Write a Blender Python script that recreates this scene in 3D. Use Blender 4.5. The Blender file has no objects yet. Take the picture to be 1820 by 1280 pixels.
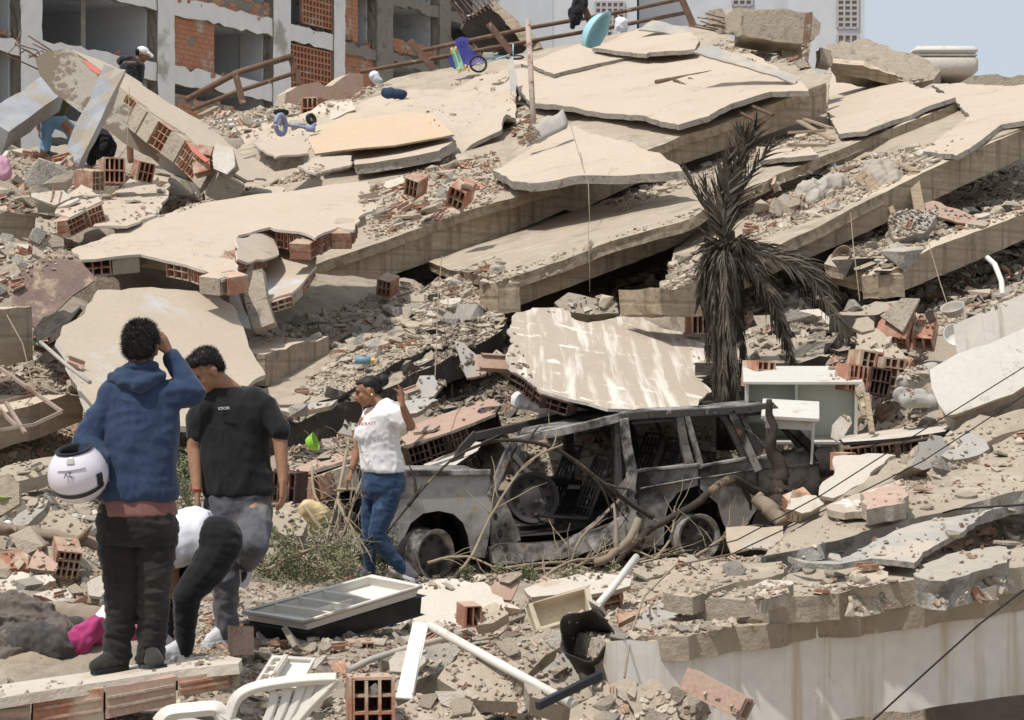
import bpy, bmesh, math, random
import numpy as np
from mathutils import Vector, Matrix, noise, geometry
from mathutils.bvhtree import BVHTree
R=math.radians
scene=bpy.context.scene; COL=scene.collection
# ---------------- camera, sky, sun, exposure ----------------
F=3540.0; CX=910.0; CY=640.0; H=1.65
cam=bpy.data.cameras.new('camera'); camo=bpy.data.objects.new('camera',cam); COL.objects.link(camo)
cam.sensor_width=36; cam.lens=F/1820*36; cam.clip_start=.5; cam.clip_end=6000
camo.location=(0,0,H); camo.rotation_euler=(R(90),0,0); scene.camera=camo
cam.dof.use_dof=True; cam.dof.focus_distance=18; cam.dof.aperture_fstop=13
SUN=Vector((-.33,-.32,.89)).normalized()
elev=math.asin(SUN.z); azi=math.atan2(SUN.x,SUN.y)
w=bpy.data.worlds.new('World'); scene.world=w; w.use_nodes=True
nt=w.node_tree; bg=nt.nodes['Background']
sk=nt.nodes.new('ShaderNodeTexSky'); sk.sky_type='NISHITA'; sk.sun_disc=False
sk.sun_elevation=elev; sk.sun_rotation=azi; sk.air_density=1; sk.dust_density=2.5; sk.ozone_density=1
mx=nt.nodes.new('ShaderNodeMix'); mx.data_type='RGBA'; mx.inputs[0].default_value=.62
mx.inputs[7].default_value=(4.75,5.15,5.6,1)      # thin veil of bright cloud over the blue
tc=nt.nodes.new('ShaderNodeTexCoord'); nz=nt.nodes.new('ShaderNodeTexNoise'); nz.inputs['Scale'].default_value=3.5; nz.inputs['Detail'].default_value=5
mr=nt.nodes.new('ShaderNodeMapRange'); mr.inputs[3].default_value=.7; mr.inputs[4].default_value=.92
nt.links.new(tc.outputs['Generated'],nz.inputs['Vector']); nt.links.new(nz.outputs['Fac'],mr.inputs[0]); nt.links.new(mr.outputs[0],mx.inputs[0])
nt.links.new(sk.outputs[0],mx.inputs[6]); nt.links.new(mx.outputs[2],bg.inputs[0]); bg.inputs[1].default_value=.118
sun=bpy.data.lights.new('sun','SUN'); sun.energy=3.5; sun.angle=R(1.6); sun.color=(1,.955,.89)
suno=bpy.data.objects.new('sun',sun); COL.objects.link(suno); suno.rotation_euler=SUN.to_track_quat('Z','Y').to_euler()
scene.view_settings.view_transform='Standard'; scene.view_settings.look='None'; scene.view_settings.exposure=.19; scene.view_settings.gamma=1
random.seed(7)
rnd=random.random
def uni(a,b): return a+(b-a)*rnd()

# ---------------- helpers ----------------
def pt(px,py,d): return Vector(((px-CX)/F*d,d,H+(CY-py)/F*d))
class Pl:
    def __init__(s,a,b,c,flip=False):
        a,b,c=[pt(*q) if not isinstance(q,Vector) else q for q in (a,b,c)]
        s.p=a; n=(b-a).cross(c-a).normalized()
        if n.dot(a-Vector((0,0,H)))>0: n=-n
        s.n=n
    def hit(s,px,py):
        o=Vector((0,0,H)); r=Vector(((px-CX)/F,1,(CY-py)/F))
        return o+r*((s.p-o).dot(s.n)/r.dot(s.n))
    def off(s,d):
        q=Pl.__new__(Pl); q.p=s.p+s.n*d; q.n=s.n; return q
    def z(s,x,y): return s.p.z-(s.n.x*(x-s.p.x)+s.n.y*(y-s.p.y))/s.n.z
def vplane(a,b):   # vertical plane through two points
    A,B=pt(*a),pt(*b); return Pl(A,B,A+Vector((0,0,1)))
def fplane(px,py,d,yaw=0,pitch=0):  # plane facing the camera turned by yaw/pitch degrees
    n=Vector((0,-1,0)); n.rotate(Matrix.Rotation(R(pitch),3,'X')); n.rotate(Matrix.Rotation(R(yaw),3,'Z'))
    q=Pl.__new__(Pl); q.p=pt(px,py,d); q.n=n; return q
def tag(o,label=None,cat=None,group=None,kind=None):
    if label:o['label']=label
    if cat:o['category']=cat
    if group:o['group']=group
    if kind:o['kind']=kind
    return o
def empty(name,loc,label,cat,group=None,rot=None):
    o=bpy.data.objects.new(name,None); COL.objects.link(o); o.location=loc; o.empty_display_size=.1
    if rot is not None:o.rotation_euler=rot
    return tag(o,label,cat,group)
def link(name,me,mats,parent=None,M=None):
    o=bpy.data.objects.new(name,me); COL.objects.link(o)
    for m in mats: me.materials.append(m)
    if parent: 
        o.parent=parent
        Pm=Matrix.LocRotScale(parent.location,parent.rotation_euler,parent.scale)
        g=parent.parent
        if g: Pm=Matrix.LocRotScale(g.location,g.rotation_euler,g.scale)@Pm
        o.matrix_basis=Pm.inverted()@(M if M is not None else Matrix())
    elif M is not None: o.matrix_basis=M
    return o
def nz3(p,s,seed=0): return noise.noise(Vector((p[0]*s+seed*7.1,p[1]*s-seed*3.3,p[2]*s+seed)))
def fbm(p,s,seed=0,o=4):
    v=0;a=1
    for i in range(o): v+=a*nz3(p,s,seed+i); s*=2.1; a*=.5
    return v
class MB:
    def __init__(s): s.v=[];s.f=[];s.m=[];s.cur=0
    def poly(s,pts,m=None):
        b=len(s.v); s.v+= [tuple(p) for p in pts]; s.f.append(tuple(range(b,b+len(pts)))); s.m.append(s.cur if m is None else m)
    def box(s,o,ex,ey,ez):
        o=Vector(o);b=len(s.v)
        for k in (0,1):
            for j in (0,1):
                for i in (0,1): s.v.append(tuple(o+ex*i+ey*j+ez*k))
        for f in ((0,2,3,1),(4,5,7,6),(0,1,5,4),(2,6,7,3),(0,4,6,2),(1,3,7,5)):
            s.f.append(tuple(b+i for i in f)); s.m.append(s.cur)
    def bar(s,a,b,w,h,up=Vector((0,0,1))):
        a,b=Vector(a),Vector(b); d=b-a; x=d.normalized(); y=up.cross(x)
        if y.length<.01: y=Vector((1,0,0)).cross(x)
        y.normalize(); z=x.cross(y)
        s.box(a-y*w/2-z*h/2,d,y*w,z*h)
    def tube(s,pts,r,n=8,cap=True):
        pts=[Vector(p) for p in pts]; rr=r if isinstance(r,(list,tuple)) else [r]*len(pts)
        b=len(s.v); up=Vector((.13,.27,.95)); px=None
        for i,p in enumerate(pts):
            t=(pts[min(i+1,len(pts)-1)]-pts[max(i-1,0)]).normalized()
            x=t.cross(up) if px is None else px-t*px.dot(t)
            if x.length<1e-4: x=t.cross(Vector((1,0,0)))
            x.normalize(); px=x; y=t.cross(x)
            for k in range(n):
                a=2*math.pi*k/n; s.v.append(tuple(p+(x*math.cos(a)+y*math.sin(a))*rr[i]))
        for i in range(len(pts)-1):
            for k in range(n):
                k2=(k+1)%n; s.f.append((b+i*n+k,b+i*n+k2,b+(i+1)*n+k2,b+(i+1)*n+k)); s.m.append(s.cur)
        if cap:
            s.f.append(tuple(b+k for k in range(n))[::-1]); s.m.append(s.cur)
            e=b+(len(pts)-1)*n; s.f.append(tuple(e+k for k in range(n))); s.m.append(s.cur)
    def grid(s,rows,closed=False):
        b=len(s.v); n=len(rows[0])
        for r_ in rows: s.v+=[tuple(p) for p in r_]
        for i in range(len(rows)-1):
            for k in range(n if closed else n-1):
                k2=(k+1)%n; s.f.append((b+i*n+k,b+i*n+k2,b+(i+1)*n+k2,b+(i+1)*n+k)); s.m.append(s.cur)
    def mesh(s,name,smooth=False,bevel=0,recalc=True):
        me=bpy.data.meshes.new(name); me.from_pydata(s.v,[],s.f); me.polygons.foreach_set('material_index',s.m)
        if recalc or bevel:
            bm=bmesh.new(); bm.from_mesh(me)
            if bevel: 
                bmesh.ops.remove_doubles(bm,verts=bm.verts,dist=1e-5)
                bmesh.ops.bevel(bm,geom=bm.edges[:],offset=bevel,segments=1,affect='EDGES',clamp_overlap=True)
            bmesh.ops.recalc_face_normals(bm,faces=bm.faces); bm.to_mesh(me); bm.free()
        if smooth: me.polygons.foreach_set('use_smooth',[True]*len(me.polygons))
        return me
    def build(s,name,mats,parent=None,smooth=False,bevel=0,M=None,center=True):
        if M is None and parent is None and center and s.v:
            a=np.array(s.v); c=Vector(((a[:,0].min()+a[:,0].max())/2,(a[:,1].min()+a[:,1].max())/2,a[:,2].min()))
            s.v=[(x-c.x,y-c.y,z-c.z) for x,y,z in s.v]; M=Matrix.Translation(c)
        me=s.mesh(name,smooth,bevel)
        return link(name,me,mats if isinstance(mats,(list,tuple)) else [mats],parent,M)
# ---------------- materials ----------------
def nodes(name,rough=.9,metal=0):
    m=bpy.data.materials.new(name); m.use_nodes=True; t=m.node_tree; b=t.nodes['Principled BSDF']
    b.inputs['Roughness'].default_value=rough; b.inputs['Metallic'].default_value=metal
    b.inputs['Specular IOR Level'].default_value=.25
    return m,t,b
def N(t,k,**kw):
    n=t.nodes.new(k)
    for a,b in kw.items():
        if a.startswith('i_'): n.inputs[a[2:].replace('_',' ')].default_value=b
        else: setattr(n,a,b)
    return n
def mixc(t,f,a,b):
    n=t.nodes.new('ShaderNodeMix'); n.data_type='RGBA'
    for i,v in ((0,f),(6,a),(7,b)):
        if isinstance(v,tuple): n.inputs[i].default_value=v+(1,) if len(v)==3 else v
        elif isinstance(v,(int,float)): n.inputs[i].default_value=v
        else: t.links.new(v,n.inputs[i])
    return n.outputs[2]
def ramp(t,v,a,b):
    n=t.nodes.new('ShaderNodeMapRange'); n.inputs[1].default_value=a; n.inputs[2].default_value=b; t.links.new(v,n.inputs[0]); return n.outputs[0]
def nzn(t,vec,s,d=6,r=.6,dist=0):
    n=N(t,'ShaderNodeTexNoise'); n.inputs['Scale'].default_value=s; n.inputs['Detail'].default_value=d; n.inputs['Roughness'].default_value=r; n.inputs['Distortion'].default_value=dist
    t.links.new(vec,n.inputs['Vector']); return n.outputs['Fac']
def mp(t,vec,sc=(1,1,1),rot=(0,0,0),loc=(0,0,0)):
    n=N(t,'ShaderNodeMapping'); n.inputs['Scale'].default_value=sc; n.inputs['Rotation'].default_value=rot; n.inputs['Location'].default_value=loc; t.links.new(vec,n.inputs[0]); return n.outputs[0]
def bump(t,b,h,st,dist,prev=None):
    n=N(t,'ShaderNodeBump'); n.inputs['Strength'].default_value=st; n.inputs['Distance'].default_value=dist; t.links.new(h,n.inputs['Height'])
    if prev is not None: t.links.new(prev,n.inputs['Normal'])
    t.links.new(n.outputs[0],b.inputs['Normal']); return n.outputs[0]
def mat(name,c1,c2,s=3,rough=.92,c3=None,th=(.55,.62),s3=1.5,bs=.5,bd=.02,bsc=14,boards=0,streak=None,metal=0,dust=None,dustth=(.35,.8),vary=0,c4=None,th4=(.6,.66),s4=4,cracks=0,crack=0,coord='Object'):
    m,t,b=nodes(name,rough,metal); L=t.links
    tcn=N(t,'ShaderNodeTexCoord'); v=tcn.outputs[coord]
    oi=N(t,'ShaderNodeObjectInfo')
    va=N(t,'ShaderNodeVectorMath',operation='SCALE'); va.inputs['Scale'].default_value=13.0
    cb=N(t,'ShaderNodeCombineXYZ'); L.new(oi.outputs['Random'],cb.inputs[0]); L.new(oi.outputs['Random'],cb.inputs[2]); L.new(cb.outputs[0],va.inputs[0])
    ad=N(t,'ShaderNodeVectorMath',operation='ADD'); L.new(v,ad.inputs[0]); L.new(va.outputs[0],ad.inputs[1]); vo=ad.outputs[0]
    n1=nzn(t,vo,s); c=mixc(t,ramp(t,n1,.32,.68),c1,c2)
    fine=nzn(t,vo,s*14,3); c=mixc(t,ramp(t,fine,.35,.75),c,tuple(x*.86 for x in c1)) if True else c
    if streak:
        sv=nzn(t,mp(t,vo,(4.6,.25,4.6),(0,0,.12)),1.7,7); c=mixc(t,ramp(t,sv,.50,.64),c,streak)
    hb=None
    if boards:
        wv=N(t,'ShaderNodeTexWave',wave_type='BANDS',bands_direction='Y'); wv.inputs['Scale'].default_value=boards; wv.inputs['Distortion'].default_value=1.2; wv.inputs['Detail'].default_value=2; wv.inputs['Detail Scale'].default_value=1.5
        L.new(mp(t,vo,(.05,1,1)),wv.inputs[0]); hb=ramp(t,wv.outputs['Fac'],0,.12)
        gr=nzn(t,mp(t,vo,(.6,9,9)),2,4); c=mixc(t,ramp(t,gr,.4,.75),c,tuple(x*.72 for x in c1))
        inv=N(t,'ShaderNodeMath',operation='SUBTRACT'); inv.inputs[0].default_value=.35; L.new(hb,inv.inputs[1]); inv.use_clamp=True
        c=mixc(t,inv.outputs[0],c,tuple(x*.4 for x in c1))
    if c3: c=mixc(t,ramp(t,nzn(t,vo,s3,8,.65),*th),c,c3)
    if c4: c=mixc(t,ramp(t,nzn(t,mp(t,vo,loc=(5,3,9)),s4,8,.7),*th4),c,c4)
    if cracks:
        vr=N(t,'ShaderNodeTexVoronoi',feature='DISTANCE_TO_EDGE'); vr.inputs['Scale'].default_value=cracks
        dv=N(t,'ShaderNodeVectorMath',operation='ADD'); nn=N(t,'ShaderNodeTexNoise'); nn.inputs['Scale'].default_value=cracks*2.5; L.new(vo,nn.inputs[0]); L.new(nn.outputs['Color'],dv.inputs[0]); L.new(vo,dv.inputs[1]); L.new(dv.outputs[0],vr.inputs['Vector'])
        c=mixc(t,ramp(t,vr.outputs[0],.012,.0),c,tuple(x*.35 for x in c1))
    if crack:
        ab=N(t,'ShaderNodeMath',operation='SUBTRACT'); L.new(nzn(t,mp(t,vo,loc=(3,7,1)),crack,7,.62,.4),ab.inputs[0]); ab.inputs[1].default_value=.5
        a2=N(t,'ShaderNodeMath',operation='ABSOLUTE'); L.new(ab.outputs[0],a2.inputs[0]); gate=N(t,'ShaderNodeMath',operation='MULTIPLY'); L.new(ramp(t,a2.outputs[0],.0022,.0006),gate.inputs[0]); L.new(ramp(t,nzn(t,vo,crack*1.3,2),.5,.56),gate.inputs[1])
        c=mixc(t,gate.outputs[0],c,tuple(x*.3 for x in c1))
    if dust:
        ge=N(t,'ShaderNodeNewGeometry'); sx=N(t,'ShaderNodeSeparateXYZ'); L.new(ge.outputs['Normal'],sx.inputs[0])
        dn=N(t,'ShaderNodeMath',operation='ADD'); L.new(sx.outputs[2],dn.inputs[0]); k=N(t,'ShaderNodeMath',operation='MULTIPLY_ADD'); k.inputs[1].default_value=.7; k.inputs[2].default_value=-.35; L.new(nzn(t,vo,s*2.2,6),k.inputs[0]); L.new(k.outputs[0],dn.inputs[1])
        c=mixc(t,ramp(t,dn.outputs[0],*dustth),c,dust)
    if vary:
        hs=N(t,'ShaderNodeHueSaturation'); a=N(t,'ShaderNodeMapRange'); a.inputs[3].default_value=1-vary; a.inputs[4].default_value=1+vary; L.new(oi.outputs['Random'],a.inputs[0]); L.new(a.outputs[0],hs.inputs['Value']); L.new(c,hs.inputs['Color']); c=hs.outputs[0]
    L.new(c,b.inputs['Base Color'])
    p=None
    if hb is not None: p=bump(t,b,hb,.5,.012)
    if bs: p=bump(t,b,nzn(t,vo,bsc,8,.65),bs,bd,p); 
    return m
DUST=(.50,.415,.32)
M={}
M['tile']=mat('dusty_floor',(.525,.435,.34),(.475,.39,.30),.8,c3=(.40,.335,.26),th=(.55,.75),s3=.9,c4=(.46,.40,.335),th4=(.5,.6),s4=7,bs=.35,bd=.012,bsc=14,crack=.6)
M['dustslab']=mat('dusty_screed',(.44,.37,.285),(.36,.30,.23),2.2,c3=(.27,.225,.17),th=(.52,.68),c4=(.48,.41,.33),th4=(.56,.66),s4=3,bs=.8,bd=.03,bsc=12,crack=.8)
M['scuff']=mat('scuffed_tan_paint',(.46,.385,.305),(.43,.36,.28),1,streak=(.66,.60,.52),c3=(.68,.63,.56),th=(.6,.63),s3=3.4,bs=.2,bd=.008,bsc=20)
M['bluewall']=mat('tan_blue_wall',(.50,.42,.33),(.46,.385,.30),1.2,c3=(.50,.52,.56),th=(.56,.7),s3=.8,bs=.25,bd=.01)
M['bluepaint']=mat('chipped_blue_paint',(.45,.45,.45),(.30,.36,.46),2.6,c3=(.40,.35,.28),th=(.50,.58),s3=2.6,c4=(.20,.28,.42),th4=(.6,.66),s4=2,bs=.4,bd=.01)
M['beam']=mat('board_marked_concrete',(.36,.288,.205),(.47,.385,.285),1.6,boards=1.1,c3=(.16,.13,.10),th=(.6,.72),s3=2.5,streak=(.20,.155,.11),c4=(.13,.105,.08),th4=(.62,.7),s4=1.3,bs=.6,bd=.02,bsc=14,dust=DUST,dustth=(.55,.9))
M['conc']=mat('broken_concrete',(.38,.325,.255),(.49,.425,.34),5,c3=(.25,.22,.18),th=(.55,.65),s3=6,bs=.9,bd=.03,bsc=16,dust=DUST,dustth=(.5,1.0),vary=.12)
M['concgrey']=mat('grey_broken_concrete',(.33,.305,.265),(.43,.40,.355),5,c3=(.2,.19,.17),s3=7,bs=.9,bd=.03,bsc=18,dust=(.45,.4,.33),dustth=(.6,1.05),vary=.12)
M['brick']=mat('terracotta',(.36,.165,.105),(.43,.235,.165),4,c3=(.48,.39,.30),th=(.47,.62),s3=5,bs=.5,bd=.01,bsc=20,dust=(.5,.38,.29),dustth=(.7,1.15),vary=.14)
M['brickdark']=mat('sooty_terracotta',(.10,.06,.045),(.035,.03,.028),3,c3=(.25,.13,.09),th=(.58,.66),s3=4,bs=.5,bd=.01)
M['brickpink']=mat('dusty_pink_brick',(.44,.30,.235),(.50,.375,.295),4,c3=(.36,.2,.14),th=(.58,.68),s3=7,bs=.4,bd=.01,bsc=26,vary=.1)
M['plaster']=mat('plaster',(.54,.49,.43),(.64,.60,.54),2,c3=(.46,.40,.33),th=(.56,.66),s3=2,bs=.3,bd=.008,bsc=16)
M['plasterw']=mat('rough_white_plaster',(.60,.545,.47),(.53,.46,.375),3,c3=(.44,.34,.26),th=(.58,.68),s3=3,bs=.9,bd=.02,bsc=12,vary=.06)
M['whitewall']=mat('stained_white_wall',(.80,.76,.70),(.74,.70,.64),.9,streak=(.56,.47,.36),c4=(.30,.26,.21),th4=(.62,.68),s4=1.6,crack=.9,c3=(.36,.31,.25),th=(.64,.72),s3=1.3,bs=.25,bd=.006,bsc=16)
M['facade']=mat('facade_paint',(.8,.79,.765),(.73,.72,.69),.15,c3=(.40,.38,.34),th=(.6,.68),s3=.35,bs=.2,bd=.01,bsc=3)
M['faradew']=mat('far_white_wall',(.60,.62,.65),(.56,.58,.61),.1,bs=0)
M['fconc']=mat('facade_concrete',(.23,.205,.17),(.31,.28,.235),.5,c3=(.17,.15,.125),s3=1,bs=.4,bd=.03,bsc=4)
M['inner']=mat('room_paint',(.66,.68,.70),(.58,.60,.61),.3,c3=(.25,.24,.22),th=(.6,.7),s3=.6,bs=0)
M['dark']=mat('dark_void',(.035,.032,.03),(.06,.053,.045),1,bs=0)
M['char']=mat('charred',(.022,.02,.018),(.05,.044,.038),5,c3=(.2,.17,.14),th=(.62,.72),s3=6,bs=.8,bd=.03,bsc=14)
M['charconc']=mat('sooty_concrete',(.05,.043,.037),(.10,.085,.07),3,c3=(.22,.185,.145),th=(.57,.7),s3=2.2,bs=.8,bd=.02,dust=(.36,.30,.235),dustth=(.6,.9))
M['rust']=mat('rust',(.13,.075,.05),(.22,.145,.105),6,c3=(.36,.30,.26),th=(.6,.7),s3=5,bs=.4,bd=.004,bsc=30,rough=.8)
M['rustsheet']=mat('rusty_sheet',(.17,.115,.095),(.23,.165,.14),2.5,c3=(.42,.32,.23),th=(.55,.68),s3=4,c4=(.25,.12,.06),th4=(.62,.7),s4=9,bs=.5,bd=.01,rough=.75)
M['wood']=mat('weathered_wood',(.33,.25,.17),(.42,.34,.25),4,boards=6,bs=.3,bd=.004,rough=.85)
M['metalgrey']=mat('zinc_sheet',(.41,.39,.36),(.32,.30,.275),3,c3=(.48,.41,.33),th=(.48,.62),s3=2,bs=.25,bd=.006,rough=.75)
M['pvc']=mat('dirty_pvc',(.74,.71,.65),(.66,.62,.54),4,c3=(.45,.38,.30),th=(.62,.74),s3=5,bs=.1,bd=.002,rough=.5)
def gmat():
    m=mat('rubble_ground',(.40,.335,.26),(.31,.26,.205),1.2,c3=(.25,.21,.17),th=(.52,.66),s3=3,c4=(.38,.25,.18),th4=(.6,.68),s4=9,bs=1,bd=.05,bsc=6)
    t=m.node_tree; b=t.nodes['Principled BSDF']; tcn=N(t,'ShaderNodeTexCoord'); vr=N(t,'ShaderNodeTexVoronoi'); vr.inputs['Scale'].default_value=22; t.links.new(tcn.outputs['Object'],vr.inputs['Vector'])
    pv=b.inputs['Normal'].links[0].from_socket; bump(t,b,vr.outputs['Color'],.8,.03,pv)
    return m
M['ground']=gmat()
# ---------------- traced broken sheets ----------------
def sheet(name,px,pl,th,mats,parent=None,res=.14,jag=.03,warp=.0,label=None,cat=None,group=None,seed=1,inner=True,rough=.02,ux=None,chips=1):
    """irregular plate: outline px on plane pl, thickness th. mats: top, side, bottom"""
    P=[pl.hit(*p) if not isinstance(p,Vector) else p for p in px]
    c=sum(P,Vector())/len(P); n=pl.n
    u=Vector((1,0,0)) if ux is None else ux
    u=(u-n*u.dot(n)).normalized(); v=n.cross(u)
    Mx=Matrix((( u.x,v.x,n.x,c.x),(u.y,v.y,n.y,c.y),(u.z,v.z,n.z,c.z),(0,0,0,1)))
    P2=[Vector(((p-c).dot(u),(p-c).dot(v))) for p in P]
    A=sum(P2[i].cross(P2[(i+1)%len(P2)]) for i in range(len(P2)))
    if A<0: P2=P2[::-1]
    out=[]
    for i in range(len(P2)):
        a,b=P2[i],P2[(i+1)%len(P2)]; L=(b-a).length; k=max(1,int(L/res))
        nn=Vector((b.y-a.y,a.x-b.x)).normalized() if L>1e-6 else Vector((0,0))
        for j in range(k):
            q=a.lerp(b,j/k); e=1 if 0<j<k else .5
            if jag: q=q+nn*((fbm((q.x,q.y,seed),5.5,seed,5)*jag*1.2-.7*chips*max(0,noise.noise(Vector((q.x*2.1,q.y*2.1,seed*3.1)))-.18)*(5*jag if jag>.018 else 0))*e)
            out.append(q)
    n0=len(out); pts=list(out)
    if inner:
        x0=min(p.x for p in out);x1=max(p.x for p in out);y0=min(p.y for p in out);y1=max(p.y for p in out)
        st=max(res*1.6,math.sqrt((x1-x0)*(y1-y0)/900))
        x=x0+st/2
        while x<x1:
            y=y0+st/2
            while y<y1:
                q=Vector((x+uni(-.25,.25)*st,y+uni(-.25,.25)*st)); pts.append(q); y+=st
            x+=st
    vs,es,fs,*_=geometry.delaunay_2d_cdt(pts,[(i,(i+1)%n0) for i in range(n0)],[],2,1e-5)
    # keep used
    edgecount={}
    for f in fs:
        for i in range(len(f)):
            e=(f[i],f[(i+1)%len(f)]); edgecount[e]=edgecount.get(e,0)+1
    bnd=[e for e in edgecount if (e[1],e[0]) not in edgecount]
    used=sorted({i for f in fs for i in f}); ix={k:i for i,k in enumerate(used)}
    def top(q): return Vector((q.x,q.y,(fbm((q.x,q.y,3),.7,seed,3)*warp if warp else 0)))
    V=[top(vs[k]) for k in used]; nt_=len(V)
    bot=[p-Vector((0,0,th*(1+.0*rnd()))) for p in V]
    verts=[tuple(p) for p in V]+[tuple(p) for p in bot]
    faces=[];mi=[]
    for f in fs:
        a=[ix[i] for i in f]; faces.append(tuple(a)); mi.append(0); faces.append(tuple(i+nt_ for i in a[::-1])); mi.append(2)
    # sides with two broken rings
    ring={}
    cen=sum(P2,Vector((0,0)))/len(P2)
    rows=max(1,min(4,int(th/.07)))
    for (a,b) in bnd:
        for k in (a,b):
            if k not in ring:
                p=V[ix[k]]; r=[ix[k]]
                for j in range(1,rows):
                    f=j/rows; o=Vector((noise.noise((p.x*5,p.y*5,j*3+seed)),noise.noise((p.x*5+9,p.y*5,j*3+seed)),0))*rough*1.8
                    inw=Vector((cen.x-p.x,cen.y-p.y,0)); inw=inw.normalized()*rough*.8 if inw.length>0 else inw
                    verts.append(tuple(p-Vector((0,0,th*f))+o+inw)); r.append(len(verts)-1)
                r.append(ix[k]+nt_); ring[k]=r
        ra,rb=ring[a],ring[b]
        for j in range(rows): faces.append((ra[j+1],rb[j+1],rb[j],ra[j])); mi.append(1)
    me=bpy.data.meshes.new(name); me.from_pydata(verts,[],faces)
    if len(mats)==1: mats=mats*3
    if len(mats)==2: mats=[mats[0],mats[1],mats[1]]
    me.polygons.foreach_set('material_index',mi)
    o=link(name,me,mats,parent,Mx); tag(o,label,cat,group); return o
def hollow(mb,o,ex,ey,ez,nx,ny,w=.011,filled=0):
    """hollow clay block: ex width, ey hole direction, ez height"""
    X,Y,Z=ex.normalized(),ey.normalized(),ez.normalized(); lx,lz=ex.length,ez.length
    rr=random.uniform; D=ey.length
    for i in range(nx+1):
        a=rr(0,.10)*D*(1 if 0<i<nx else .6); mb.box(o+X*((lx-w)*i/nx)+Y*a,X*w,Y*(D-a-rr(0,.06)*D),ez*rr(.93,1))
    for j in range(ny+1):
        if 0<j<ny and rr(0,1)<.12: continue
        a=rr(0,.10)*D; mb.box(o+Z*((lz-w)*j/ny)+Y*(.002+a),ex*rr(.93,.999),Y*(D-a-.004),Z*w)
    mb.box(o+ey*.9,ex*.98,ey*.05,ez*.98)
def brick_edge(px,pl,depth,h,mats,parent=None,name='brick_core',bl=.3,nx=3,ny=2,skin=.02,skip=.12,seed=0,**kw):
    """row of hollow blocks under the skin along a traced edge; the holes face out of the edge"""
    P=[pl.hit(*p) for p in px]; mb=MB(); n=pl.n; rs=random.Random(seed)
    for i in range(len(P)-1):
        a,b=P[i],P[i+1]; L=(b-a).length; k=max(1,round(L/bl)); x=(b-a).normalized(); inw=n.cross(x)
        if kw.get('flip'): inw=-inw
        for j in range(k):
            if rs.random()<skip: continue
            o=a+x*(L*j/k+.008)+inw*(rs.uniform(0,.05)+.01)-n*(h+skin)
            mb.cur=0 if rs.random()>kw.get('mort',.15) else 1
            if mb.cur==0: hollow(mb,o,x*(L/k-.016),inw*depth,n*h,nx,ny)
            else: mb.box(o,x*(L/k-.016),inw*depth,n*h)
    return mb.build(name,mats,parent)
def plate(name,px,d,th,mats,yaw=0,pitch=-50,parent=None,label=None,cat='concrete slab',group=None,jag=.03,warp=.01,seed=1,brick=None,c=None,**kw):
    """plate with its own distance d at its centroid, facing by yaw/pitch"""
    cx=sum(p[0] for p in px)/len(px); cy=sum(p[1] for p in px)/len(px)
    pl=fplane(cx,cy,d,yaw,pitch)
    o=sheet(name,px,pl,th,mats,parent,jag=jag,warp=warp,label=label,cat=cat if not parent else None,group=group,seed=seed,**kw)
    if brick:
        brick_edge(brick,pl,.22,max(th-.03,.08),[M['brick'],M['conc']],o,seed=seed)
    return o
# ---------------- collapsed floors ----------------
COVER=[]   # (plane, polygon in x,y, drop): the ground stays below these
def cover(pl,px,drop):
    P=[pl.hit(*p) for p in px]; COVER.append((pl,[(p.x,p.y) for p in P],drop))
S1=Pl((478,497,26),(1469,148,33),(700,140,42))
S2=Pl((885,501,23.5),(1722,175,31.5),(790,462,27.5))
S3=Pl((1180,520,22.5),(1820,228,27.5),(1300,400,26))
S4=Pl((1571,486,22.5),(1820,400,25),(1500,440,25))
S5=Pl((480,740,19.5),(895,575,23),(520,560,24))
def floor(label,edge,pl,a,b,bot,back,th=.14,toplabel=None,mt='dustslab',drop=1.0,bth=.3,end=None,seed=1):
    """edge: traced top edge px, bot: traced lower edge of the beam px, back: rest of the slab outline"""
    root=empty('collapsed_floor',pl.hit(*edge[0]),label,'floor slab','collapsed floor slabs stacked on each other')
    sheet('floor_slab',edge+back,pl,th,[M[mt],M['beam'],M['conc']],root,res=.2,jag=.014,warp=.05,seed=seed,chips=0)
    vp=vplane(a,b).off(-.025)
    ed=[(x,y+3) for x,y in edge]
    sheet('edge_beam',ed+bot[::-1],vp,bth,[M['beam'],M['beam'],M['beam']],root,res=.16,jag=.008,warp=.012,seed=seed+3,chips=0)
    if end: sheet('end_beam',end[0],Pl(*end[1]),.25,[M['beam']],root,res=.16,jag=.01,seed=seed+5)
    cover(pl,edge+back,drop); return root
f1=floor('topmost of the long tilted floors, its board-marked edge rising to the twisted rods',[(478,499),(560,470),(684,427),(780,391),(862,366),(970,331),(1040,312),(1148,269),(1210,243),(1320,203),(1469,148)],S1,(478,497,26),(1469,148,33),
  [(478,568),(600,522),(690,491),(869,430),(973,387),(1004,372),(1020,378),(1137,324),(1210,292),(1300,262),(1469,201)],[(1440,118),(1330,82),(1250,45),(1130,55),(905,100),(700,140),(560,200),(430,260),(360,330),(380,420)],seed=1)
f2=floor('second long tilted floor, its lower corner jutting out above the big cracked wall panel',[(885,501),(956,478),(1060,440),(1210,392),(1368,322),(1512,257),(1620,212),(1722,175)],S2,(885,501,23.5),(1722,175,31.5),
  [(887,556),(956,531),(1060,492),(1210,434),(1368,372),(1512,312),(1697,234),(1725,224)],[(1690,166),(1590,150),(1478,126),(1440,140),(1300,170),(1100,240),(850,360),(745,462),(800,478)],end=([(862,496),(886,504),(888,557),(868,552)],((886,504,23.5),(888,557,23.5),(855,500,25.5))),seed=2)
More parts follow.
